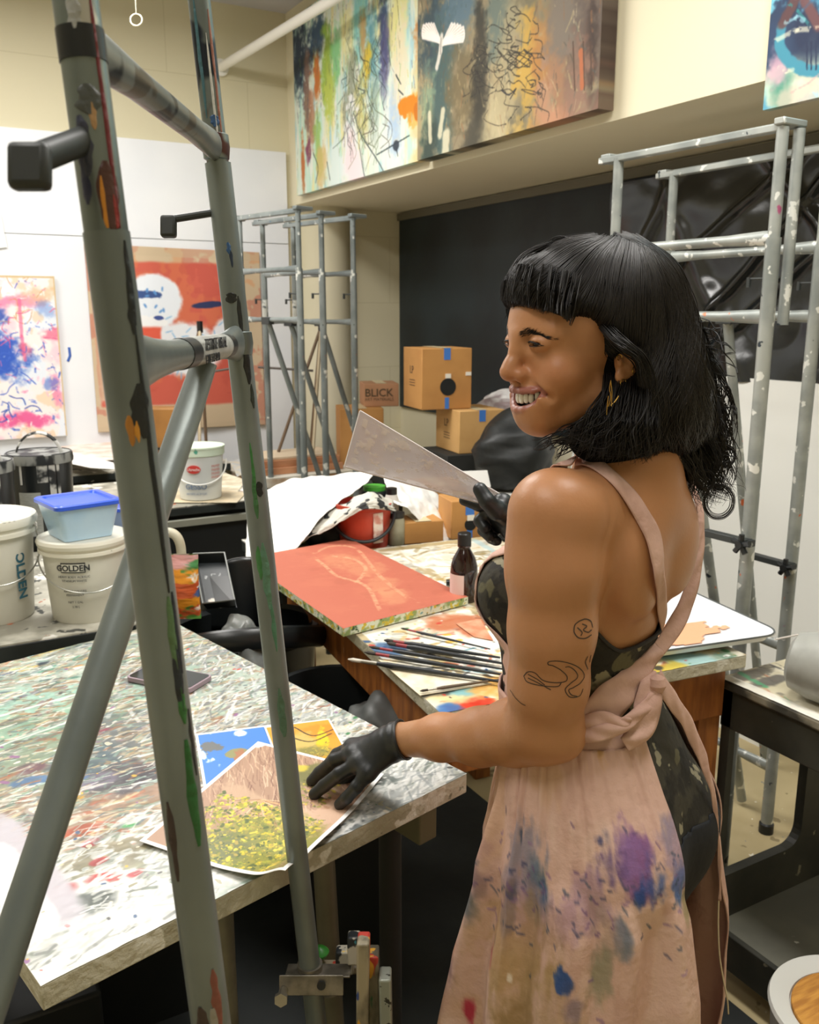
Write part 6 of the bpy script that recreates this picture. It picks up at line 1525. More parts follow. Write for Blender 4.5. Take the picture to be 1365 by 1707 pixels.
# ---- head, in its own frame
def head_ops(S):
    def E(a, b, c, ra, rb, rc, k=.01, sub=False, rot=0, yaw=0):
        A = HA
        if rot or yaw:
            cr_, sr_ = math.cos(rot), math.sin(rot); f2 = hf * cr_ + hu * sr_; u2 = -hf * sr_ + hu * cr_; l2 = hl
            if yaw: f2, l2 = f2 * math.cos(yaw) + l2 * math.sin(yaw), -f2 * math.sin(yaw) + l2 * math.cos(yaw)
            A = np.stack([f2, u2, l2])
        S.ell(HP(a, b, c), (ra, rb, rc), A, k, sub)
    E(.003, .055, 0, .094, .079, .073, .01)
    E(.040, .035, 0, .060, .050, .060, .02)
    E(.040, -.020, 0, .050, .062, .052, .03)
    for sg in (-1, 1):
        S.cap(HP(.008, -.048, sg * .046), HP(.066, -.075, sg * .012), .014, .012, .028)
        E(.061, -.014, sg * .041, .025, .021, .022, .018)            # cheek raised by the smile
        E(.075, -.034, sg * .033, .013, .018, .012, .014)            # smile fold
        S.cap(HP(.091, .032, sg * .009), HP(.074, .034, sg * .046), .009, .008, .014)
        E(.098, .024, sg * .030, .011, .0095, .015, .010, True)       # socket
        E(.0830, .0235, sg * .031, .0135, .0118, .0180, .003)         # lids
        S.ell(HP(.0950, .0225, sg * .0315), (.0065, .0024, .0155), HA, .0010, True)
    E(.078, -.070, 0, .018, .018, .026, .02)                         # chin
    E(.0765, -.044, 0, .027, .029, .036, .02)                         # mouth mound
    S.chain([HP(.093, .030), HP(.100, .014), HP(.1070, -.003), HP(.1105, -.0105)], [.0085, .0078, .0098, .0118], .013, kk=.006)
    for sg in (-1, 1):
        E(.0985, -.0155, sg * .0120, .0115, .0088, .0080, .007, rot=.2)
        E(.1015, -.0235, sg * .0065, .0050, .0045, .0032, .002, True)
    S.cap(HP(.1045, -.019), HP(.098, -.027), .0055, .006, .004)
    # open smile: lips around a hollow
    LU = [HP(.1020, -.0338, 0), HP(.1000, -.0343, .012), HP(.0930, -.0335, .026), HP(.0805, -.0295, .0375)]; up_ = LU
    LL = [HP(.0995, -.0582, 0), HP(.0970, -.0572, .012), HP(.0900, -.0505, .026), HP(.0805, -.0310, .0375)]; lo_ = LL; global LIPS; LIPS = (LU, LL)
    for sg in (-1, 1):
        for ex_ in (0, .010):
            hh = [HP(.092 + ex_, -.0472, 0), HP(.0895 + ex_, -.0465, sg * .012), HP(.083 + ex_, -.0425, sg * .025), HP(.0775 + ex_, -.0335, sg * .0345)]
            for i_, (r1_, r2_) in enumerate(((.0115, .0112), (.0112, .0082), (.0082, .0030))): S.cap(hh[i_], hh[i_ + 1], r1_, r2_, .002, True)
    for sg in (-1, 1): S.cap(HP(.0985, -.022, sg * .0230), HP(.080, -.042, sg * .0450), .002, .002, .010, True)
    mir = lambda q: q - hl * 2 * np.dot(q - hO, hl)
    for pts in (up_, lo_):
        rs = [.0036, .0035, .0030, .0022] if pts is up_ else [.0047, .0046, .0038, .0022]
        S.chain(pts, rs, .003, kk=.003); S.chain([mir(q) for q in pts], rs, .003, kk=.003)
    for sg in (-1, 1):                                               # ears
        E(-.010, .004, sg * .073, .016, .029, .0065, .004, rot=.15, yaw=-sg * .45)
        E(-.004, .008, sg * .0805, .0085, .017, .006, .003, True, rot=.15, yaw=-sg * .45)
        E(.000, -.020, sg * .073, .0075, .009, .005, .004)
        E(.002, -.003, sg * .074, .004, .006, .004, .003)
    return S
HD = Sdf(); HD.cap(HP(-.018, -.045), HP(-.012, .0), .049, .05, .01); HD.ops = []
head_ops(HD)
neck_ops(HD)
legs = Sdf()
def leg(sg, knee, ank):
    hip = BP(sg * .085, .0, .50)
    legs.chain([hip, mid(hip, knee, .5), knee, mid(knee, ank, .35), ank], [.088, .072, .052, .050, .034], .02, kk=.03)
    z0 = ank - UPV * .045
    legs.chain([z0 - bF * .03, z0 + bF * .06, z0 + bF * .15], [.034, .034, .026], .03, kk=.02)
kz = lambda r, f, z: toC(r, f, z)
_mz = CAMH + M0[1] * _cp - M0[2] * _sp       # world height of M0
for sg, ff in ((-1, .02), (1, .05)):
    leg(sg, BP(sg * .085, ff, _mz - .49), BP(sg * .08, ff - .03, _mz - .085))
B_.ops += legs.ops[:2] + legs.ops[5 if len(legs.ops) > 5 else 2:][:2]

SKIN = 'B9835A'; LIP = '9A6054'
def body_mesh():
    P1, F1 = B_.mesh(M0 - UPV * .70 - .33 * np.array([1, 0, 1]), M0 + np.array([.30, .10, .42]), .0045)
    # keep the head, hands and lower legs for their finer or coarser grids
    Pw = toW(P1)
    P2, F2 = HD.mesh(hO - .155, hO + np.array([.135, .17, .135]), .0017)
    lo = np.minimum.reduce([q for q, in [(x,) for x in legs_pts()]]) - .08
    P3, F3 = legs.mesh(lo, np.maximum.reduce(legs_pts()) + .10, .008)
    HL2 = Sdf(); HL2.ops = list(HL.ops); HL2.cap(mid(fa[3], wr_, .3), wr_, .029, .0250, .01)
    P4, F4 = HL2.mesh(np.minimum.reduce(mc + [q for f in fing_l for q in f[0]] + [wl]) - .04, np.maximum.reduce(mc + [q for f in fing_l for q in f[0]] + [wr_]) + .04, .002)
    HR2 = Sdf(); HR2.ops = list(HR.ops); HR2.cap(mid(elr, wrr, .7), wrr, .027, .024, .01)
    P5, F5 = HR2.mesh(np.minimum.reduce(mr + [q for f in fing_r for q in f[0]] + thumb_r[0]) - .04, np.maximum.reduce(mr + [wrr]) + .04, .002)
    P = []; F = []; n = 0
    for p, f in ((P1, F1), (P2, F2), (P3, F3), (P4, F4), (P5, F5)): P.append(p); F.append(f + n); n += len(p)
    return np.vstack(P), np.vstack(F), (P2, F2), (P4, F4), (P5, F5)
def legs_pts():
    return [BP(sg * .085, f, s) for sg in (-1, 1) for f, s in ((-.10, .45), (.22, _mz - .0), (.0, _mz - .0))]
Pb, Fb, HDm, HLm, HRm = body_mesh()
# skin colour with the lips' own colour
col = np.tile(hx(SKIN), (len(Pb), 1)); q = (Pb - hO) @ HA.T
lips = np.zeros(len(Pb))
def segd(p, a, b):
    t = np.clip(((p - a) @ (b - a)) / np.dot(b - a, b - a), 0, 1); return np.linalg.norm(p - a - t[:, None] * (b - a), axis=1)
nearh = np.abs(q).max(1) < .13
sub = Pb[nearh]; sq_ = sub - 2 * np.clip(((sub - hO) @ hl), None, 0)[:, None] * hl
dd_ = np.full(len(sub), 1.0)
for pts in LIPS:
    for i in range(3): dd_ = np.minimum(dd_, segd(sq_, pts[i], pts[i + 1]))
lm = 1 - sst(dd_, .0046, .0068); lips[nearh] = lm
col = col * (1 - lips[:, None]) + hx(LIP) * lips[:, None]
inm = nearh & (q[:, 0] < .090) & (q[:, 0] > .05) & (np.abs(q[:, 1] + .0475) < .0105) & (np.abs(q[:, 2]) < .026) & (lips < .3)
col[inm] = hx('3A1614')
ck = np.exp(-(((q[:, 0] - .075) / .03) ** 2 + ((q[:, 1] + .012) / .022) ** 2)) * .25 * nearh
col = col * (1 - ck[:, None]) + hx('B0684A') * ck[:, None]
ck = np.exp(-(((q[:, 0] - .113) / .012) ** 2 + ((q[:, 1] + .016) / .012) ** 2)) * .25 * nearh
col = col * (1 - ck[:, None]) + hx('B0684A') * ck[:, None]
skin = mat('skin', 'ATTR', .42, sss=.12, bump=.04, bscale=220)
person = empty('person', np.array([toW(M0)[0], toW(M0)[1], 0.0]), 'smiling person in a paint stained pink apron, camouflage top and black gloves', 'person')
mk('body', toW(Pb), Fb, skin, person, col=col, angle=180)
# ---- eyes, teeth, brows, lashes, earrings
eyem = mat('eye_white', 'A89C92', .2); iris = mat('dark_iris', '120A06', .1)
for sg in (-1, 1):
    c = HP(.0805, .0225, sg * .031)
    P, N_ = [], 14
    m = MB(); m.lathe(toW(c), [(.0118 * math.sin(t), -.0118 * math.cos(t)) for t in np.linspace(0, math.pi, 14)], 20, axis=MC.T @ (hf * .8 + hl * .0)); e = m.build('eyeball', eyem, person, angle=180)
    m = MB(); fd = unit(hf * .97 - hu * .05); m.lathe(toW(c + fd * .0108), [(.0, .0014), (.0055, .0008), (.0072, -.0010), (0, -.0012)], 20, axis=MC.T @ fd); m.build('iris', iris, e, angle=180)
tm = mat('teeth', 'F4EFE4', .2, coat=.3); gm_ = mat('gums', '8E4A46', .4)
def arc(t, a0=.0965, aw=.0275):     # dental arch, t in degrees from the middle
    t = math.radians(t); return a0 - aw * (1 - math.cos(t)) * 1.25, aw * math.sin(t) * 1.05
for j, t_ in enumerate((-50, -36, -23, -8, 8, 23, 36, 50)):
    a, c = arc(t_); wd = (.0042 if abs(t_) < 10 else .0034) ; ht = .0072 if abs(t_) < 10 else .0062
    nrm = unit(hf * math.cos(math.radians(t_)) + hl * math.sin(math.radians(t_))); tg_ = unit(np.cross(nrm, hu))
    m = MB(); n1_, n2_ = 7, 12; cc = HP(a, -.0435 + (.0022 if abs(t_) > 45 else 0), c)
    for i in range(n1_ + 1):
        ph = math.pi * i / n1_
        for k in range(n2_):
            th_ = 2 * math.pi * k / n2_; sx = math.copysign(abs(math.cos(th_)) ** .6, math.cos(th_)); sy = math.copysign(abs(math.sin(th_)) ** .6, math.sin(th_))
            m.v.append(toW(cc + tg_ * wd * sx * math.sin(ph) ** .5 + nrm * .0026 * sy * math.sin(ph) ** .5 + hu * ht * math.cos(ph)))
    m.f = [(i * n2_ + k, i * n2_ + (k + 1) % n2_, (i + 1) * n2_ + (k + 1) % n2_, (i + 1) * n2_ + k) for i in range(n1_) for k in range(n2_)]
    m.build('tooth', tm, person, angle=180)
g = [HP(arc(t_)[0] - .003, -.0370, arc(t_)[1]) for t_ in range(-70, 71, 10)]
MB().tube([toW(x) for x in g], .0026, 8).build('gums', gm_, person)
hairm = bpy.data.materials.new('dark_hair'); hairm.use_nodes = True
_b = hairm.node_tree.nodes['Principled BSDF']; _b.inputs['Base Color'].default_value = lin('15110F'); _b.inputs['Roughness'].default_value = .5; _b.inputs['Specular IOR Level'].default_value = .4
rngh = np.random.default_rng(77)
def tubes(name, curves, r0, m, parent, sides=4, taper=True):
    """many thin strands in one mesh; curves: list of (n,3) world arrays, r0 scalar or list"""
    V_, F_ = [], []; n0 = 0
    for i, c in enumerate(curves):
        c = np.asarray(c); n = len(c); t = np.gradient(c, axis=0); t /= np.linalg.norm(t, axis=1, keepdims=True) + 1e-12
        u = np.cross(t, np.array([.31, .17, .93])); u /= np.linalg.norm(u, axis=1, keepdims=True) + 1e-9; w = np.cross(t, u)
        r = (r0[i] if isinstance(r0, (list, np.ndarray)) else r0) * np.ones(n)
        if taper: r = r * np.clip(np.minimum(np.linspace(0, 1, n) * 8 + .5, (1 - np.linspace(0, 1, n)) * 3 + .25), 0, 1)
        a = 2 * np.pi * np.arange(sides) / sides
        V_.append((c[:, None] + (u[:, None] * np.cos(a)[None, :, None] + w[:, None] * np.sin(a)[None, :, None]) * r[:, None, None]).reshape(-1, 3))
        i0 = (np.arange(n - 1)[:, None] * sides + np.arange(sides)[None]); i1 = (np.arange(n - 1)[:, None] * sides + (np.arange(sides)[None] + 1) % sides)
        F_.append(np.stack([i0, i1, i1 + sides, i0 + sides], -1).reshape(-1, 4) + n0); n0 += n * sides
    return mk(name, np.vstack(V_), np.vstack(F_), m, parent, angle=180)
def onhead(a, b, c, off=0.0):
    """push points in the head frame onto the head surface"""
    a, b, c, off = np.broadcast_arrays(*(np.asarray(x, dtype=float) for x in (a, b, c, off))); one = a.ndim == 0
    p = hO + np.atleast_1d(a)[:, None] * hf + np.atleast_1d(b)[:, None] * hu + np.atleast_1d(c)[:, None] * hl
    for _ in range(4): p = p - grad(HD, p) * (HD(p) - off)[:, None]
    return p[0] if one else p
for sg in (-1, 1):
    t = rngh.random(340); c0 = .010 + .029 * t; b0 = .0335 + .0095 * np.sin(np.minimum(t * 1.4, 1) * 2.2) - .008 * t ** 2 + rngh.normal(size=340) * .0013 * (1.3 - t)
    p0 = onhead(.10 - .03 * t, b0, sg * c0, .0002); p1 = onhead(.100 - .032 * t, b0 + .0022 * (1 - 1.7 * t), sg * (c0 + .0055), .0005)
    tubes('eyebrow', [np.stack([toW(p0[k]), toW((p0[k] + p1[k]) / 2), toW(p1[k])]) for k in range(340)], .0002, hairm, person, 3)
    cc = np.linspace(-.0160, .0160, 40) * sg; arch = np.clip(1 - (cc / .0170) ** 2, 0, 1)
    def lid(bb, o): 
        a_ = .0830 + (.0135 + o) * np.sqrt(np.clip(1 - ((bb - .0235) / .0118) ** 2 - (cc / .0182) ** 2, .02, 1)); return hO + a_[:, None] * hf + bb[:, None] * hu + (cc + sg * .031)[:, None] * hl
    up_l = lid(.0215 + .0038 * arch - .0012 * cc * sg / .016, .0004); lo_l = lid(.0210 - .0012 * arch, .0001); cs = []
    for k in range(14, 40, 2):
        dr_ = unit(hf * .8 + cc[k] * 60 * hl - hu * .15); cs.append(np.stack([toW(up_l[k]), toW(up_l[k] + dr_ * .0022), toW(up_l[k] + dr_ * .0042 + hu * .0008)]))
    tubes('eyelashes', cs + [toW(up_l), toW(lo_l)], [.00022] * len(cs) + [.0011, .0005], hairm, person, 5)
# crow's feet lines are left to the cheeks; earrings
gold = mat('gold', 'D8B060', .25, .95)
lob = onhead(.000, -.024, .078, .001)
cs = []
MB().tube([toW(lob + hf * .004 * math.cos(t) + hu * (.005 * math.sin(t) - .004)) for t in np.linspace(0, 6.28, 20)], .0006, 6, cap=False).build('earring', gold, person)
up2 = onhead(-.014, -.013, .080, .001)
MB().tube([toW(up2 + hf * .005 * math.cos(t) + hl * .003 * math.cos(t) + hu * .005 * math.sin(t)) for t in np.linspace(0, 6.28, 20)], .0006, 6, cap=False).build('earring', gold, person)
tr = onhead(.004, .003, .076, .001)
MB().tube([toW(tr + hf * .0035 * math.cos(t) + hu * .0035 * math.sin(t)) for t in np.linspace(0, 6.28, 16)], .0005, 6, cap=False).build('earring', gold, person)
ed_ = 1.052
for pts in ([(1018, 634, ed_), (1016, 648, ed_), (1018, 662, ed_), (1014, 678, ed_)], [(1014, 660, ed_), (1012, 676, ed_), (1011, 692, ed_)], [(1018, 676, ed_), (1026, 668, ed_), (1031, 660, ed_)], [(1018, 634, ed_), (1020, 655, ed_), (1019, 678, ed_)]):
    MB().tube(spline([toW(K(*q)) for q in pts], 12), .0006, 6).build('earring_drop', gold, person)
# tattoos: ink lines following the arm
tat = mat('tattoo_ink', '4A3A30', .55)
def on_body(px, py, off=.0004, f=None):
    f = f or B_; d, _ = hit(f, px, py); p = np.stack([(np.atleast_1d(px) - 682.5) / FPX * d, -(np.atleast_1d(py) - 853.5) / FPX * d, d], -1)
    g = grad(f, p); p = p - g * (f(p) - off)[:, None]; return p, g
def skin_line(pts, wpx, name='tattoo', m=tat, close=False, n=None):
    S_ = spline(pts, n or len(pts) * 7); p, g = on_body(S_[:, 0], S_[:, 1])
    t = np.gradient(p, axis=0); sd = np.cross(t, g); sd /= np.linalg.norm(sd, axis=1, keepdims=True) + 1e-9; w = wpx / 1400
    V_ = np.concatenate([p + sd * w / 2, p - sd * w / 2]); k = len(p)
    return V_, [(i, i + 1, k + i + 1, k + i) for i in range(k - 1)]
def tattoo(lines, w):
    V_, F_ = [], []; n = 0
    for l in lines:
        v, f = skin_line(l, w); V_.append(v); F_ += [tuple(i + n for i in q) for q in f]; n += len(v)
    mk('tattoo', toW(np.vstack(V_)), F_, tat, person, angle=180)
tattoo([[(873, 1127), (880, 1120), (892, 1122), (905, 1134), (925, 1138), (942, 1136), (945, 1128), (936, 1118), (922, 1110), (914, 1108), (915, 1103), (930, 1102), (950, 1106), (966, 1114), (974, 1126), (968, 1138), (956, 1146), (948, 1150), (952, 1158), (962, 1161)],
        [(873, 1127), (878, 1136), (892, 1141), (912, 1144), (930, 1144), (936, 1137)], [(880, 1130), (900, 1140), (918, 1150)], [(880, 1124), (895, 1132), (908, 1142)],
        [(942, 1112), (950, 1112), (960, 1120), (962, 1130), (950, 1140), (942, 1150), (950, 1162), (966, 1160), (972, 1148)]], 1.8)
tattoo([[(966, 1035), (958, 1042), (957, 1054), (964, 1063), (976, 1064), (986, 1058)], [(966, 1035), (976, 1032), (985, 1036), (988, 1046)], [(970, 1040), (978, 1044), (972, 1050), (980, 1054), (986, 1050)], [(962, 1046), (970, 1054), (968, 1060)], [(980, 1094), (976, 1104), (980, 1116)], [(985, 1092), (983, 1104)]], 2.2)
tattoo([[(850, 1150), (858, 1162), (868, 1172), (876, 1176)]], 1.6)

# ---- garments cut from offset surfaces of the body
def shell(f, lo, hi, h, off, keep, name, m, colr=None, thick=.0015, smooth_edge=True):
    P, F = f.mesh(lo, hi, h, off=off); q = P - M0; r = q @ bR; ff = q @ bF; s = -(q @ UPV)
    k = keep(P, r, ff, s); fk = k[F].all(1); F2 = F[fk]; used = np.unique(F2); mp = -np.ones(len(P), dtype=int); mp[used] = np.arange(len(used))
    o = mk(name, toW(P[used]), mp[F2], m, person, angle=180, col=None if colr is None else colr(P[used], r[used], ff[used], s[used]), solid=thick); return o
camo = mat('camouflage_fabric', '37342A', .8, col2='1E1C17', scale=22, detail=5, lo=.45, hi=.55, spots=[('8E8870', 26, .60), ('5E5A42', 18, .62), ('15140F', 30, .62)], stretch=(1, 1, 1.0), bump=.2, bscale=60)
def top_edge(ang):   # ang: 0 front .. pi back
    return .045 + (.150) * sst(ang, 1.1, 2.3) - .035 * np.exp(-((ang - 0.5) / .4) ** 2)
def keep_top(P, r, f, s):
    a = np.arctan2(np.abs(r), f - .01); return (s > top_edge(a)) & (s < .40 + .07 * sst(-f, -.02, .05))
T2 = Sdf(); torso_ops(T2); T2.cap(BP(-.03, .095, .17), BP(-.03, .070, .30), .052, .045, .04)
shell(T2, M0 - UPV * .5 - .26, M0 + .3, .0045, .0045, keep_top, 'camouflage_top', camo, thick=.001)
# dark binding along the upper edge of the top
ed1 = []
for a in np.linspace(-math.pi, math.pi, 160):
    s_ = float(top_edge(np.array(abs(a)))) + .002; d = bF * math.cos(a) + bR * math.sin(a); c = BP(0, .01, s_)
    lo_, hi_ = 0.0, .3
    for _ in range(30):
        m_ = (lo_ + hi_) / 2
        if T((c + d * m_)[None])[0] < .005: lo_ = m_
        else: hi_ = m_
    ed1.append(toW(c + d * lo_))
MB().tube(ed1, .0028, 8, cap=False).build('edge_binding', mat('black_binding', '16161A', .6), person)
navy = mat('navy_fabric', '10141C', .8, bump=.1, bscale=80)
LG = Sdf(); torso_ops(LG); LG.ops += legs.ops
shell(LG, M0 - UPV * .85 - .28, M0 - UPV * .30 + .3, .006, .006, lambda P, r, f, s: (s > .37 + .085 * sst(-f, -.02, .05)) & (s < .645 + .05 * (f < 0)), 'shorts', navy, thick=.0015)
# gloves
gl = mat('black_nitrile', '14181A', .42, spec=.55, bump=.12, bscale=45)
def glove(f, lo, hi, wrist, arm_dir, name):
    P, F = f.mesh(lo, hi, .0018, off=.0016)
    ax = unit(arm_dir); t = (P - wrist) @ ax; k = t > -.012
    wrk = np.cross(ax, HF); P = P + (np.sin(t * 420) * np.exp(-((t - .0) / .03) ** 2) * .0007)[:, None] * unit(UPV)
    F2 = F[k[F].all(1)]; used = np.unique(F2); mp = -np.ones(len(P), dtype=int); mp[used] = np.arange(len(used))
    return mk(name, toW(P[used]), mp[F2], gl, person, angle=180)
HL2 = Sdf(); HL2.ops = list(HL.ops); HL2.cap(fa[3], wr_, .0315, .0252, .012)
g1 = glove(HL2, np.minimum.reduce(mc + [q for f in fing_l for q in f[0]]) - .03, np.maximum.reduce(mc + [wl]) + .045, wl, mc[1] - wl, 'glove')
HR2 = Sdf(); HR2.ops = list(HR.ops); HR2.cap(mid(elr, wrr, .6), wrr, .029, .025, .012)
g2 = glove(HR2, np.minimum.reduce(mr + [q for f in fing_r for q in f[0]] + thumb_r[0]) - .03, np.maximum.reduce(mr + [wrh]) + .045, wrh, mr[1] - wrh, 'glove')
def cuff(c, ax, r, f):
    ax = unit(ax); u = unit(np.cross(ax, HF)); w = np.cross(ax, u); pts = []
    for t in np.linspace(0, 2 * math.pi, 41):
        d = u * math.cos(t) + w * math.sin(t); lo_, hi_ = .005, .06
        for _ in range(24):
            m_ = (lo_ + hi_) / 2
            if f((c + d * m_)[None])[0] < .003: lo_ = m_
            else: hi_ = m_
        pts.append(toW(c + d * lo_))
    MB().tube(pts, .0022, 8, cap=False).build('glove_cuff', gl, person)
FA = Sdf(); FA.chain(fa, [.042, .0415, .0375, .0315, .0250], .02, kk=.02); FA.ops += HL.ops
cuff(wl - unit(mc[1] - wl) * .010, mc[1] - wl, .03, FA)

# ---- the translucent plastic scraper held in the far hand
pc = [K(600, 685, 1.375), K(574, 778, 1.375), K(803, 839, 1.452), K(838, 827, 1.452)]
r = empty('plastic_scraper', toW(pc[2]), 'frosted translucent plastic scraper held up in the far black glove', 'scraper')
pc = [np.array(q) for q in pc]; nrm = unit(np.cross(pc[1] - pc[0], pc[3] - pc[0])); nrm = nrm if nrm[2] < 0 else -nrm
fros = bpy.data.materials.new('frosted_plastic'); fros.use_nodes = True; nb = fros.node_tree.nodes; bb = nb['Principled BSDF']
bb.inputs['Base Color'].default_value = lin('D8D2D4'); bb.inputs['Roughness'].default_value = .35; bb.inputs['Transmission Weight'].default_value = .35; bb.inputs['IOR'].default_value = 1.1
bb.inputs['Alpha'].default_value = .66
MB().prism([toW(q) for q in pc], nrm @ MC * .0016).build('scraper_blade', fros, r)
nb_ = MB()
for a, b in ((0, 1), (1, 2), (2, 3), (3, 0)): nb_.tube([toW(pc[a]), toW(pc[b])], .0014, 6)
nb_.build('blade_rim', mat('milky_rim', 'DCD6D2', .3), r)
rg = np.random.default_rng(4); n = 60; Uu, Vq = np.meshgrid(np.linspace(.03, .97, n), np.linspace(.04, .96, n))
Pq = (pc[0] * (1 - Uu[..., None]) + pc[3] * Uu[..., None]) * (1 - Vq[..., None]) + (pc[1] * (1 - Uu[..., None]) + pc[2] * Uu[..., None]) * Vq[..., None]
nz = fbm(n, n, 8, 14, rg, 4); idx = np.arange(n * n).reshape(n, n); f = np.stack([idx[:-1, :-1], idx[1:, :-1], idx[1:, 1:], idx[:-1, 1:]], -1).reshape(-1, 4)
f = f[((nz > .60) | ((np.abs(nz - .47) < .012) & (Uu > .4)))[:-1, :-1].ravel()]
mk('dried_residue', toW(Pq.reshape(-1, 3) + nrm * .0025), f, mat('residue', 'CFC2B2', .6, alpha=.5), r, angle=180)
# ---- the apron: gathered skirt, waistband, bib, straps and ties
apc = 'D3AE9F'
def cloth_band(name, centre, width, m, normals=None, wdir=None, nu=60, thick=.0016, parent=None, crease=.0, colv=None):
    """ribbon along a camera-space path; the width runs across the normal unless wdir gives it"""
    k = len(centre); C_ = np.array([spline(centre, nu)])[0]; wv = spline(np.array(width if np.ndim(width) else [width] * k).reshape(-1, 1), nu)[:, 0]
    t = np.gradient(C_, axis=0); t /= np.linalg.norm(t, axis=1, keepdims=True)
    N_ = spline(normals, nu) if normals is not None else np.tile(np.array([0, 0, -1.0]), (nu, 1))
    sd = np.cross(t, N_); sd /= np.linalg.norm(sd, axis=1, keepdims=True) + 1e-9; N2 = np.cross(sd, t)
    m_ = 9; V_ = []
    for j in range(m_):
        e = j / (m_ - 1) * 2 - 1
        V_.append(C_ + sd * (wv / 2 * e)[:, None] + N2 * (crease * (1 - abs(e) ** 2) + crease * .6 * np.sin(np.arange(nu) * .35 + e * 3))[:, None])
    V_ = np.stack(V_, 1).reshape(-1, 3); F_ = [(i * m_ + j, i * m_ + j + 1, (i + 1) * m_ + j + 1, (i + 1) * m_ + j) for i in range(nu - 1) for j in range(m_ - 1)]
    return mk(name, toW(V_), np.array(F_), m, parent or apron_o, angle=180, solid=thick)
def surf_pts(pts, off, f=None):
    f = f or T; out = []; nn_ = []
    for q in pts:
        if len(q) > 2 and q[2] is not None: p = K(*q); g = grad(f, p[None])[0]; g = g if g[2] < 0 else np.array([0, 0, -1.0]); out.append(p); nn_.append(g); continue
        p, g = on_body([q[0]], [q[1]], off, f); out.append(p[0]); nn_.append(g[0])
    return out, nn_
apm = mat('apron_cotton', 'D3AE9F', .85, col2='C59F90', scale=16, bump=.18, bscale=90, spots=[('C08A5A', 17, .73), ('B9889A', 15, .73)])
apm_paint = mat('apron_cotton_painted', 'ATTR', .85, bump=.25, bscale=70)

# skirt as a swept surface round the hips (body frame: angle 0 = front, + towards the near side)
s0_, s1_ = .318, 1.04; nT, nS = 420, 200
thA, thB = -2.30, 2.86
ths = np.linspace(thA, thB, nT); sv = np.linspace(0, 1, nS)
Tt, Sv = np.meshgrid(ths, sv)
def sk_r(th, s):
    t = np.clip(s, 0, 1)
    rr = np.interp(t, [0, .12, .25, .45, 1], [.128, .152, .196, .222, .250]); rf = np.interp(t, [0, .12, .25, .45, 1], [.098, .128, .160, .188, .212])
    back = sst(np.abs(th), 1.9, 2.8); rf = rf * (1 - back * .10 * (t > -1))
    far = sst(-th, .9, 2.2); rr = rr * (1 - .16 * far)
    return rr, rf
Rr, Rf = sk_r(Tt, Sv)
rg = np.random.default_rng(19); nz = fbm(nS, nT, 3, 12, rg, 3) - .5; nzl = np.tile(vnoise(1, nT, 1, 40, rg)[0], (nS, 1)) - .5
gath = (np.sin(Tt * 33 + nzl * 5) * .0062 * np.exp(-Sv * 4.0) + np.sin(Tt * 14 + nz * 3 + 1.0) * .011 * sst(Sv, .03, .3) * (1 - .35 * Sv) + np.sin(Tt * 6.3 + 2.2 + nz * 2) * .018 * sst(Sv, .15, .8) + nz * .010 * sst(Sv, .1, .5))
# one deep fold on the front left, as the cloth hangs off the hip
def deep(th0, w, a, drift=0.0): return -a * np.exp(-((Tt - th0 - drift * Sv) / w) ** 2) * sst(Sv, .02, .2)
gath = gath + deep(.95, .06, .040, -.28) + deep(.55, .06, .016, -.2) + deep(1.75, .05, .010, .05) - deep(1.12, .10, .012, -.28)
cr = Rr + gath; cf = Rf + gath
cx_f = np.interp(Sv, [0, .12, .3, 1], [.028, .012, -.012, -.005]); sL = s0_ + (s1_ - s0_) * Sv - .004 * np.cos(Tt) 
DB = Sdf(); torso_ops(DB); DB.ops += legs.ops
def skp(k_): return M0 + bR * (-((cr + k_) * np.sin(Tt)))[..., None] + bF * (cx_f + (cf + k_) * np.cos(Tt))[..., None] - UPV * sL[..., None]
kx = np.zeros_like(Tt)
for _ in range(7): kx = kx + np.maximum(.012 - DB(skp(kx)), 0)
for _ in range(6): kx[:, 1:-1] = (kx[:, :-2] + 2 * kx[:, 1:-1] + kx[:, 2:]) / 4; kx[1:-1] = (kx[:-2] + 2 * kx[1:-1] + kx[2:]) / 4
P = skp(kx + .002)
# paint on the skirt
cv = Cv(nS, nT, apc, 2.2, 71); cv.n1 = fbm(nS, nT, 14, 40, cv.rng, 4) - .5; cv.n2 = fbm(nS, nT, 50, 120, cv.rng, 3) - .5
pxs = 682.5 + FPX * P[..., 0] / P[..., 2]; pys = 853.5 - FPX * P[..., 1] / P[..., 2]; nearm = Tt > .2
def sk_uv(px, py):
    d = np.hypot(pxs - px, pys - py) + np.where(nearm, 0, 900); j, i = np.unravel_index(np.argmin(d), d.shape); return i / (nT - 1), j / (nS - 1)
cv.noise('DDBDAE', 8, 22, .52, .12, .6); cv.noise('C29A8C', 10, 26, .58, .1, .5); cv.noise('C9A07C', 5, 14, .62, .08, .45)
def SB(px, py, r_, c, al=.8, asp=1.0, soft=.7, rough=1.3):
    u, v = sk_uv(px, py); rv = r_ / 900; cv.blob(u, v, rv * asp / 2.2, rv, c, al, soft, 0, rough)
SB(1060, 1460, 60, '7A4E8A', .85, 1.2); SB(1040, 1440, 45, '8A6AA0', .6); SB(1100, 1480, 40, '3E5A9A', .8); SB(1130, 1475, 32, '2E5AA0', .8); SB(1040, 1560, 40, '3A5A78', .6, .6); SB(1065, 1500, 22, '2E4E90', .9); SB(1020, 1450, 40, '5A4A78', .6)
SB(1120, 1420, 50, '8A7AA8', .45); SB(1165, 1500, 30, '7E7A4A', .6); SB(1110, 1385, 30, '7A7890', .4)
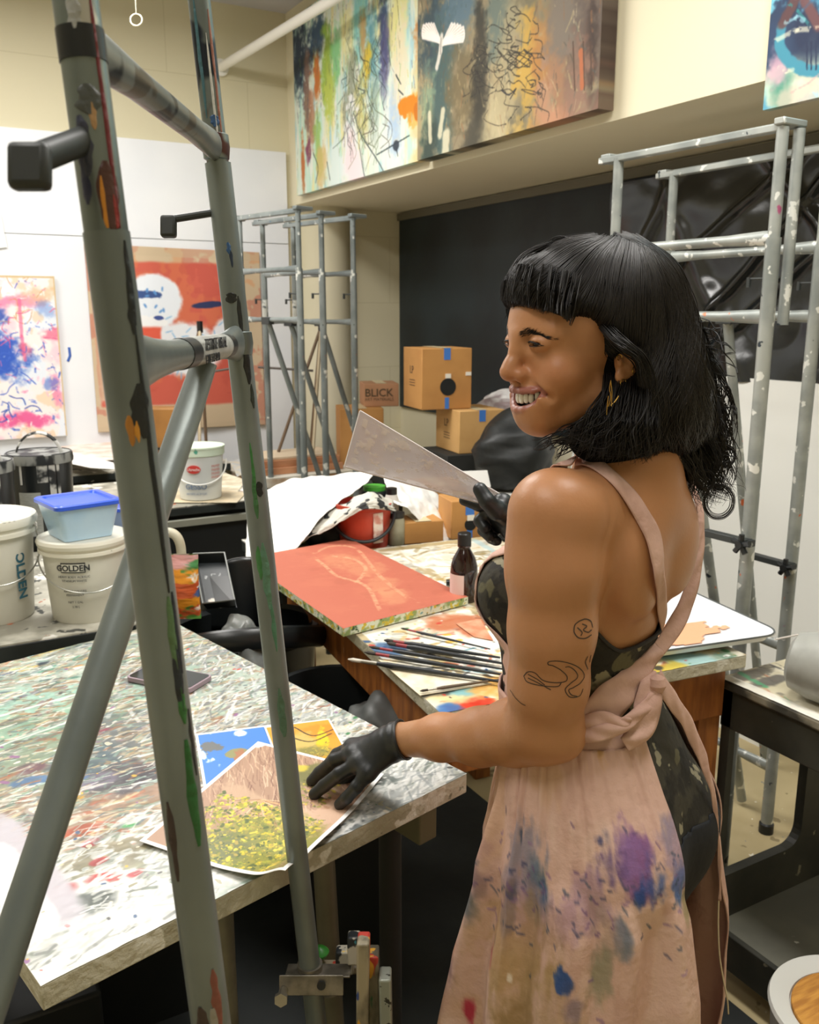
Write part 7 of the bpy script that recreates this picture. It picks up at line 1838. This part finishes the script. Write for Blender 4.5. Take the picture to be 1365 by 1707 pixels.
SB(870, 1440, 60, '5E6A88', .5, 1.3); SB(895, 1485, 42, '3E6076', .7); SB(855, 1490, 20, '2A3444', .9); SB(845, 1530, 26, '3A4E90', .85); SB(905, 1490, 18, '2E5A86', .8); SB(800, 1490, 50, 'B9C4B0', .6); SB(810, 1460, 40, 'C9CBB6', .6); SB(790, 1540, 60, '9AA08A', .5); SB(880, 1520, 60, 'B08AA8', .5, 1.6); SB(980, 1510, 60, '9A7AA0', .4, 1.6)
SB(760, 1460, 40, '5A4E60', .5); SB(770, 1510, 30, '2E4858', .6); SB(765, 1565, 30, '3A4A6A', .7); SB(775, 1590, 24, '4A5E7A', .7); SB(740, 1570, 24, 'D8906A', .8); SB(760, 1600, 30, '7A5A6A', .5)
SB(850, 1600, 110, 'B08E5A', .55, 1.4); SB(800, 1650, 90, 'B5965E', .6, 1.4); SB(900, 1680, 80, 'A88E64', .5, 1.6); SB(880, 1700, 60, 'A0825A', .6); SB(1000, 1620, 60, '8A7A66', .5, .7); SB(1010, 1560, 50, '9A8A72', .4)
SB(940, 1635, 20, '2E4E8A', .95, 1.0, .4); SB(950, 1650, 14, '3A4E80', .9); SB(955, 1680, 26, '6A5E80', .5); SB(785, 1690, 24, 'B02E44', .95, .5); SB(790, 1670, 14, 'B83A48', .8, .4); SB(820, 1590, 20, 'B0485A', .6); SB(805, 1570, 22, '7A6AA0', .6)
SB(1000, 1640, 60, '8A8E70', .45, .6); SB(850, 1630, 10, 'EEE0D0', .9, 1, .3); SB(870, 1390, 12, '3E4A60', .9, .6); SB(1000, 1400, 8, '4A4A70', .9, 2); SB(845, 1350, 8, '4A4050', .6); SB(1000, 1245, 20, 'D0A05A', .7); SB(1010, 1390, 16, '5A5A78', .6); SB(780, 1410, 60, 'B08A88', .5)
for _ in range(120):
    px, py = cv.rng.uniform(780, 1150), cv.rng.normal(1500, 60); u, v = sk_uv(px, py); a = cv.rng.uniform(-.6, .9); l = cv.rng.uniform(.006, .02)
    cv.line([(u, v), (u + math.cos(a) * l / 2.2, v + math.sin(a) * l)], .006, ['4A4A6A', '6A4E7A', '3A4A60', '8A6A90'][cv.rng.integers(4)], .6)
idx = np.arange(nS * nT).reshape(nS, nT); f = np.stack([idx[:-1, :-1], idx[:-1, 1:], idx[1:, 1:], idx[1:, :-1]], -1).reshape(-1, 4)
apron_o = mk('apron', toW(P.reshape(-1, 3)), f, apm_paint, person, col=cv.a.reshape(-1, 3), angle=180, solid=.0022)
# waistband
tb = np.linspace(thA, thB, 200)
for k, (sa, sb, nm) in enumerate(((s0_ - .030, s0_ + .008, 'waistband'),)):
    V_ = []
    for i, e in enumerate(np.linspace(0, 1, 7)):
        s_ = sa + (sb - sa) * e; rr = .1265 + .006 * e + .001 * math.sin(e * math.pi); rf = .0985 + .004 * e
        def wb(kq): return M0 + bR * (-(rr + kq) * np.sin(tb))[:, None] + bF * (.030 + (rf + kq) * np.cos(tb))[:, None] - UPV * (s_ - .004 * np.cos(tb))[:, None]
        kq = np.full(len(tb), -.02)
        for _ in range(14): kq = np.clip(kq + (.011 + .0008 * np.sin(tb * 21) - T2(wb(kq))) * .5, -.03, .03)
        V_.append(wb(kq))
    V_ = np.array(V_); n_ = len(tb); ii = np.arange(7 * n_).reshape(7, n_); f = np.stack([ii[:-1, :-1], ii[:-1, 1:], ii[1:, 1:], ii[1:, :-1]], -1).reshape(-1, 4)
    mk(nm, toW(V_.reshape(-1, 3)), f, apm, apron_o, angle=180, solid=.003)
    for row in (5, 1): MB().tube([toW(q) for q in V_[row] * 1.0 - 0 * V_[row]], .0012, 6).build('stitching', mat('stitch', 'A8806E', .8), apron_o)
# bib over the chest
nb1, nb2 = 24, 20; V_ = []
for i in range(nb1 + 1):
    for j in range(nb2 + 1):
        s_ = .06 + (.30 - .06) * i / nb1; hw_ = .085 + .045 * i / nb1; r_ = hw_ * (j / nb2 * 2 - 1); q = BP(r_, .30, s_)
        while T(q[None])[0] > .010 and (q - M0) @ bF > .07: q = q - bF * .004
        V_.append(toW(q))
f = [(i * (nb2 + 1) + j, i * (nb2 + 1) + j + 1, (i + 1) * (nb2 + 1) + j + 1, (i + 1) * (nb2 + 1) + j) for i in range(nb1) for j in range(nb2)]
mk('bib', V_, np.array(f), apm, apron_o, angle=180, solid=.002)
# straps
BT = Sdf(); BT.ops = list(B_.ops[:len(B_.ops) - 2])
pl, nl = surf_pts([(938, 778), (962, 768), (990, 776), (1020, 797), (1048, 830), (1070, 862), (1084, 893)], .003, B_)
p2, n2 = surf_pts([(1090, 930), (1092, 965), (1097, 1000), (1100, 1035), (1098, 1070)], .006, B_)
front = [K(925, 800, 1.13), K(928, 786, 1.105)]
cloth_band('strap', front + pl + p2, [.020] * 2 + [.017, .018, .020, .021, .022, .024, .028] + [.026, .022, .024, .026, .022], apm, [nl[0]] * 2 + nl + n2, crease=.0016, nu=110)
pR = [K(1150, 800, 1.32), K(1166, 850, 1.31), K(1168, 900, 1.30), K(1160, 950, 1.285), K(1146, 1000, 1.265), K(1124, 1045, 1.235), K(1098, 1082, 1.205)]
nR = [unit([.4, 0, -.9])] * 3 + [unit([.2, 0, -1])] * 2 + [unit([0, 0, -1.0])] * 2
cloth_band('strap', pR, [.012, .012, .013, .017, .022, .024, .020], apm, nR, crease=.0012, nu=90)
# the right strap crosses and broadens to the waist on the near side
q1 = [K(1098, 1082, 1.203), K(1070, 1115, 1.180), K(1042, 1145, 1.160), K(1012, 1176, 1.145), K(985, 1205, 1.14)]
cloth_band('strap', q1, [.020, .028, .040, .050, .044], apm, [unit([.25, .1, -1])] * 5, crease=.003, nu=60)
# waist ties: wrap, bow lump and hanging end
t1 = [K(962, 1226, 1.135), K(1000, 1222, 1.128), K(1040, 1207, 1.135), K(1075, 1180, 1.155), K(1098, 1150, 1.178)]
cloth_band('waist_tie', t1, [.018, .020, .018, .017, .020], apm, [unit([.2, .2, -1])] * 5, crease=.003, nu=60)
t2 = [K(965, 1208, 1.136), K(1000, 1200, 1.133), K(1035, 1205, 1.134), K(1050, 1200, 1.138)]
cloth_band('waist_tie', t2, [.016, .022, .014, .008], apm, [unit([.2, .2, -1])] * 4, crease=.003, nu=40)
t3 = [K(1085, 1120, 1.190), K(1082, 1150, 1.170), K(1078, 1190, 1.158), K(1060, 1225, 1.148), K(1040, 1240, 1.146)]
cloth_band('waist_tie', t3, [.014, .034, .040, .030, .020], apm, [unit([.3, .1, -1])] * 5, crease=.004, nu=50)
t4 = [K(1092, 1128, 1.183), K(1118, 1165, 1.195), K(1142, 1200, 1.215), K(1165, 1250, 1.235), K(1182, 1300, 1.245), K(1193, 1360, 1.262), K(1198, 1440, 1.285), K(1198, 1500, 1.30)]
cloth_band('waist_tie', t4, [.026, .022, .020, .018, .012, .006, .003, .003], apm, [unit([.5, .1, -1])] * 4 + [unit([.8, 0, -1])] * 4, crease=.002, nu=110)
t5 = [toW(K(*q)) for q in ((1198, 1495, 1.30), (1197, 1540, 1.31), (1199, 1590, 1.32), (1205, 1630, 1.33), (1212, 1665, 1.34), (1214, 1690, 1.35))]
MB().tube(spline(t5, 40), .0012, 6).build('loose_thread', mat('cream_thread', 'D8C8A8', .7), apron_o)
MB().lathe(toW(K(1094, 1140, 1.176)), [(0, -.014), (.010, -.009), (.0135, 0), (.010, .009), (0, .014)], 16).build('knot', apm, apron_o)
# ---- hair: a dark core with strands laid over it
HS = Sdf()
HS.ell(HP(-.012, .055, 0), (.106, .090, .086), HA, .01)
HS.cap(HP(.066, .080, -.03), HP(.066, .080, .03), .029, .029, .02)
for (px, py, d, r_, k) in ((1052, 505, 1.15, .072, .03), (1070, 590, 1.15, .074, .03), (1072, 660, 1.14, .070, .03), (1100, 690, 1.18, .060, .03), (1020, 715, 1.105, .042, .02), (985, 728, 1.10, .028, .02), (1150, 690, 1.21, .040, .02), (1055, 728, 1.12, .030, .02), (1145, 770, 1.24, .028, .02), (1112, 620, 1.19, .052, .03)):
    c = K(px, py, d); HS.ell(c, (r_, r_, r_), None, k)
HS.cap(K(970, 470, 1.085), K(1000, 540, 1.075), .032, .020, .02)
HS.cap(K(900, 470, 1.085), K(860, 480, 1.12), .018, .016, .02)
# keep the face and the ear clear
fc = HP(.085, -.035, 0)
HS.ell(HP(.095, -.020, .0), (.062, .089, .12), HA, .006, True)
HS.ell(HP(.054, -.022, .085), (.052, .084, .075), HA, .006, True)
HS.ell(HP(-.006, -.006, .090), (.020, .026, .030), HA, .006, True)
P, F = HS.mesh(hO - .21 - np.array([0, .10, 0]), hO + np.array([.27, .18, .22]), .0035)
q = (P - hO) @ HA.T
hair = mk('hair', toW(P), F, mat('hair_shade', '0C0A09', .95, spec=.1), person, angle=180)
rng = np.random.default_rng(42)
def strand_set(guides, N, spread, wav, freq, r0, lift=(.0005, .006), n=26, jitter=.0015, ends=.0, clump=14):
    """guides: list of polylines of (px,py,d or None); strands interpolate between neighbouring guides"""
    G = []
    for g in guides:
        S_ = spline([(a[0], a[1]) for a in g], n)
        dd = np.array([np.nan if (len(a) < 3 or a[2] is None) else a[2] for a in g], dtype=float); xs = np.linspace(0, 1, len(g))
        if np.isnan(dd).all(): dp = None
        else: ok = ~np.isnan(dd); dp = np.interp(np.linspace(0, 1, n), xs[ok], dd[ok])
        G.append((S_, dp))
    out = []; pend = []
    for ci in range(N):
        if ci % clump == 0: cI = rng.random() * (len(G) - 1) if len(G) > 1 else 0; cO = rng.normal() * spread; cP = rng.random() * 6.28
        i = min(max(cI + rng.normal() * .035, 0), max(len(G) - 1, 0)); a = int(i); b = min(a + 1, len(G) - 1); t = i - a
        S_ = G[a][0] * (1 - t) + G[b][0] * t
        off = cO + rng.normal() * spread * .22; nrm_ = np.stack([-np.gradient(S_[:, 1]), np.gradient(S_[:, 0])], 1); nrm_ /= np.linalg.norm(nrm_, axis=1, keepdims=True) + 1e-9
        ph = cP + rng.normal() * .25; grow = np.linspace(0, 1, n)
        S_ = S_ + nrm_ * (off * (.35 + .65 * grow) + wav * (.1 + 1.5 * grow ** 1.5) * np.sin(freq * grow * 6.28 * (1 + .1 * rng.normal()) + ph))[:, None]
        if ends: S_ = S_[:max(8, int(n * (1 - ends * rng.random())))]
        if G[a][1] is None and G[b][1] is None: pend.append((S_, rng.uniform(*lift)))
        else:
            da = G[a][1] if G[a][1] is not None else G[b][1]; db = G[b][1] if G[b][1] is not None else da
            d = (da * (1 - t) + db * t)[:len(S_)] + rng.normal() * .008 * (.3 + grow[:len(S_)]) + .006 * np.cos(freq * grow[:len(S_)] * 6.28 + ph) * grow[:len(S_)]
            out.append(toW(np.stack([(S_[:, 0] - 682.5) / FPX * d, -(S_[:, 1] - 853.5) / FPX * d, d], 1)))
    if pend:
        A = np.vstack([q[0] for q in pend]); d, bv = hit(HS, A[:, 0], A[:, 1], d0=.9, d1=1.5, it=45); miss = bv > .003; i0 = 0; dd = []; keep = []
        for S_, l in pend:
            k = len(S_); m_ = miss[i0:i0 + k]; dk = d[i0:i0 + k]; xs = np.arange(k)
            keep.append(not m_.all()); dd.append(np.interp(xs, xs[~m_], dk[~m_]) if (m_.any() and not m_.all()) else dk); i0 += k
        d = np.concatenate(dd); p = np.stack([(A[:, 0] - 682.5) / FPX * d, -(A[:, 1] - 853.5) / FPX * d, d], 1)
        L_ = np.concatenate([np.full(len(q[0]), q[1]) for q in pend]); p = p + grad(HS, p) * L_[:, None]; p = toW(p); i0 = 0
        for (S_, l), kp in zip(pend, keep):
            if kp: out.append(p[i0:i0 + len(S_)])
            i0 += len(S_)
    return out
SL = []
def add(*a, **k): 
    r0 = k.pop('r0', .0005); c = strand_set(*a, r0=r0, **k); SL.extend([(x, r0 * rng.uniform(.6, 1.3)) for x in c])
# crown to fringe
add([[(990, 398), (940, 406), (890, 426), (860, 456), (848, 500)], [(1000, 402), (950, 412), (905, 440), (868, 475), (856, 508)], [(1010, 402), (970, 425), (930, 455), (895, 485), (884, 512)], [(1020, 402), (990, 425), (960, 460), (935, 490), (922, 518)], [(1030, 402), (1005, 430), (985, 470), (962, 500), (952, 530)]], 900, 5, 1.5, 1, r0=.00055, n=22, clump=6)
add([[(1030, 402), (1003, 432), (980, 475), (960, 505), (953, 532)], [(1030, 402), (1008, 440), (996, 495), (982, 535), (990, 565)]], 330, 4, 1.5, 1, r0=.00055, n=24, clump=6)
add([[(1040, 396), (1095, 423), (1132, 465), (1150, 520), (1158, 580), (1170, 640)], [(1030, 398), (1080, 425), (1118, 470), (1138, 530), (1150, 600), (1160, 660)]], 420, 4, 5, 2.2, r0=.00055, n=36, clump=8)
add([[(1150, 560), (1178, 630), (1184, 700), (1176, 770)], [(1140, 560), (1160, 640), (1166, 720), (1165, 780)], [(1120, 580), (1140, 650), (1140, 720), (1145, 790)]], 420, 7, 10, 1.8, r0=.0006, n=40, clump=8)
# fringe tips over the forehead
add([[(860, 440, 1.085), (850, 470, 1.093), (849, 502, 1.10)], [(885, 440, 1.052), (876, 475, 1.058), (876, 512, 1.065)], [(915, 440, 1.035), (908, 480, 1.036), (905, 517, 1.042)], [(945, 450, 1.03), (938, 490, 1.028), (934, 524, 1.036)], [(975, 460, 1.04), (965, 505, 1.035), (955, 545, 1.045)]], 300, 2.5, 1.5, 1, r0=.0006, n=12)
# far side of the fringe seen past the forehead
add([[(915, 412), (870, 435), (850, 470), (847, 500)], [(930, 410), (885, 430), (862, 462), (856, 500)]], 200, 4, 1.5, 1, r0=.0006, n=12)
# crown back over the side, tucked behind the ear
add([[(1030, 402), (1010, 440), (1000, 500), (985, 545), (1000, 574), (1012, 590)], [(1045, 402), (1035, 450), (1025, 510), (1018, 555), (1036, 582), (1052, 612)], [(1060, 405), (1060, 460), (1058, 520), (1058, 580), (1065, 640), (1068, 690)], [(1068, 408), (1085, 470), (1090, 540), (1080, 620), (1072, 700)]], 900, 5, 3, 1.6, r0=.00055, n=28, clump=7, ends=.12)
add([[(1060, 405), (1075, 470), (1080, 540), (1070, 620), (1060, 690), (1050, 745)], [(1075, 412), (1105, 480), (1115, 560), (1105, 640), (1095, 700), (1085, 755)], [(1085, 420), (1125, 490), (1145, 570), (1145, 650), (1135, 720), (1140, 790)]], 600, 8, 9, 2.6, r0=.0006, n=40)
add([[(1012, 600, 1.11), (1005, 645, 1.082), (985, 690, 1.072), (955, 722, 1.085), (925, 742, 1.095)], [(1050, 600, 1.10), (1040, 650, 1.070), (1020, 700, 1.055), (995, 735, 1.065), (965, 752, 1.07)], [(1070, 600, 1.09), (1070, 650, 1.072), (1055, 705, 1.058), (1040, 740, 1.066), (1020, 762, 1.07)], [(1090, 600, 1.09), (1098, 660, 1.08), (1090, 710, 1.075), (1080, 745, 1.085), (1070, 768, 1.09)]], 820, 9, 9, 2.0, r0=.00055, n=34, ends=.22, clump=9)
add([[(1060, 400), (1100, 440), (1135, 500), (1148, 570), (1156, 640), (1160, 740)], [(1040, 398), (1085, 425), (1120, 470), (1140, 530), (1148, 600), (1150, 740)], [(1020, 396), (1070, 415), (1105, 460), (1125, 520), (1130, 600), (1125, 740)]], 560, 6, 9, 2.4, r0=.0006, n=36)
add([[(1000, 545, 1.05), (1018, 566, 1.035), (1040, 582, 1.033), (1062, 600, 1.045), (1072, 640, 1.06)], [(1005, 530, 1.055), (1030, 555, 1.04), (1052, 575, 1.04), (1072, 600, 1.05), (1085, 650, 1.065)]], 260, 4, 3, 1.2, r0=.0005, n=26, clump=8)
# the outline at the back of the head
add([[(1020, 396, 1.15), (1075, 412, 1.16), (1120, 455, 1.18), (1142, 510, 1.2), (1158, 570, 1.21), (1180, 630, 1.22)], [(1030, 398, 1.12), (1080, 425, 1.12), (1112, 470, 1.13), (1132, 530, 1.15), (1150, 600, 1.17), (1170, 660, 1.19)]], 260, 5, 5, 2.4, r0=.0006, n=36)
# longer waves falling down the back on the right
add([[(1120, 560, 1.17), (1140, 640, 1.18), (1145, 720, 1.19), (1165, 800, 1.22), (1185, 850, 1.24)], [(1135, 540, 1.2), (1175, 640, 1.21), (1190, 720, 1.22), (1195, 800, 1.24), (1212, 845, 1.25)], [(1130, 480, 1.2), (1165, 560, 1.23), (1195, 640, 1.25), (1205, 730, 1.26), (1208, 820, 1.26)]], 460, 10, 12, 2.4, r0=.0006, n=46, ends=.35)
add([[(1110, 700, 1.12), (1130, 740, 1.14), (1150, 790, 1.18), (1165, 840, 1.22)], [(1140, 690, 1.16), (1160, 740, 1.18), (1170, 790, 1.2), (1180, 850, 1.23)]], 150, 7, 8, 1.8, r0=.0006, n=34, ends=.3)
# flyaway curls at the right outline
for _ in range(46):
    x0, y0 = rng.uniform(1130, 1180), rng.uniform(520, 740); x = x0; y = y0; g = [(x, y, 1.22)]; a = rng.uniform(.3, 1.2)
    for k in range(6):
        a += rng.normal() * .7 + (.5 if k % 2 else -.4); x += math.cos(a) * rng.uniform(8, 20); y += abs(math.sin(a)) * rng.uniform(10, 26); g.append((min(x, 1226), min(y, 862), 1.22 + rng.normal() * .01))
    add([g], 4, 2, 1.5, 1, r0=.00045, n=40)
# the big round curl at its end, and ringlets
for (cx_, cy_, r1, d_, turns, st) in ((1197, 836, 26, 1.23, 1.15, -1.9), (1208, 760, 18, 1.23, .9, -1.2), (1190, 700, 15, 1.22, 1.0, -1.5), (1196, 655, 13, 1.22, 1.0, -1.7), (1175, 800, 17, 1.21, 1.2, -2.2)):
    for j in range(8):
        rr = r1 * (1 + rng.normal() * .09); ph = st + rng.normal() * .1; g = [(cx_ - 18 + rng.normal() * 3, cy_ - r1 * 2.6, d_), (cx_ - 12, cy_ - r1 * 1.6, d_)]
        for t in np.linspace(0, turns * 6.28, 10): g.append((cx_ + math.cos(ph + t) * rr * (1 - t * .03), cy_ + math.sin(ph + t) * rr, d_ + .004 * t / 6))
        add([g], 1, .8, .5, 1, r0=.00055, n=60)
# curls in front of the throat
for _ in range(26):
    x, y = rng.uniform(945, 985), rng.uniform(700, 735); a = rng.uniform(2.3, 3.4); g = [(x + 20, y - 10, 1.09), (x, y, 1.095)]
    for k in range(4): a += rng.normal() * .5; x += math.cos(a) * 16; y += math.sin(a) * 8 + 5; g.append((x, y, 1.10))
    add([g], 3, 2, 1.5, 1, r0=.00045, n=26)
# a few fine hairs off the crown
add([[(960, 408), (930, 402), (900, 420)]], 10, 3, 2, 1, r0=.00025, n=14)
far_side = []
for s_, r_ in SL:
    q_ = (s_ - toW(hO)) @ (HA @ MC).T
    if q_[:, 1].min() > -.01 and abs(q_[:, 2]).max() < .12 and q_[:, 2].mean() > .01 and q_[:, 0].max() < .075:
        q_ = q_ * [1, 1, -1]; far_side.append((toW(hO) + q_ @ (HA @ MC), r_))
SL += far_side
tubes('strands', [s for s, _ in SL], [r for _, r in SL], hairm, hair, 4)
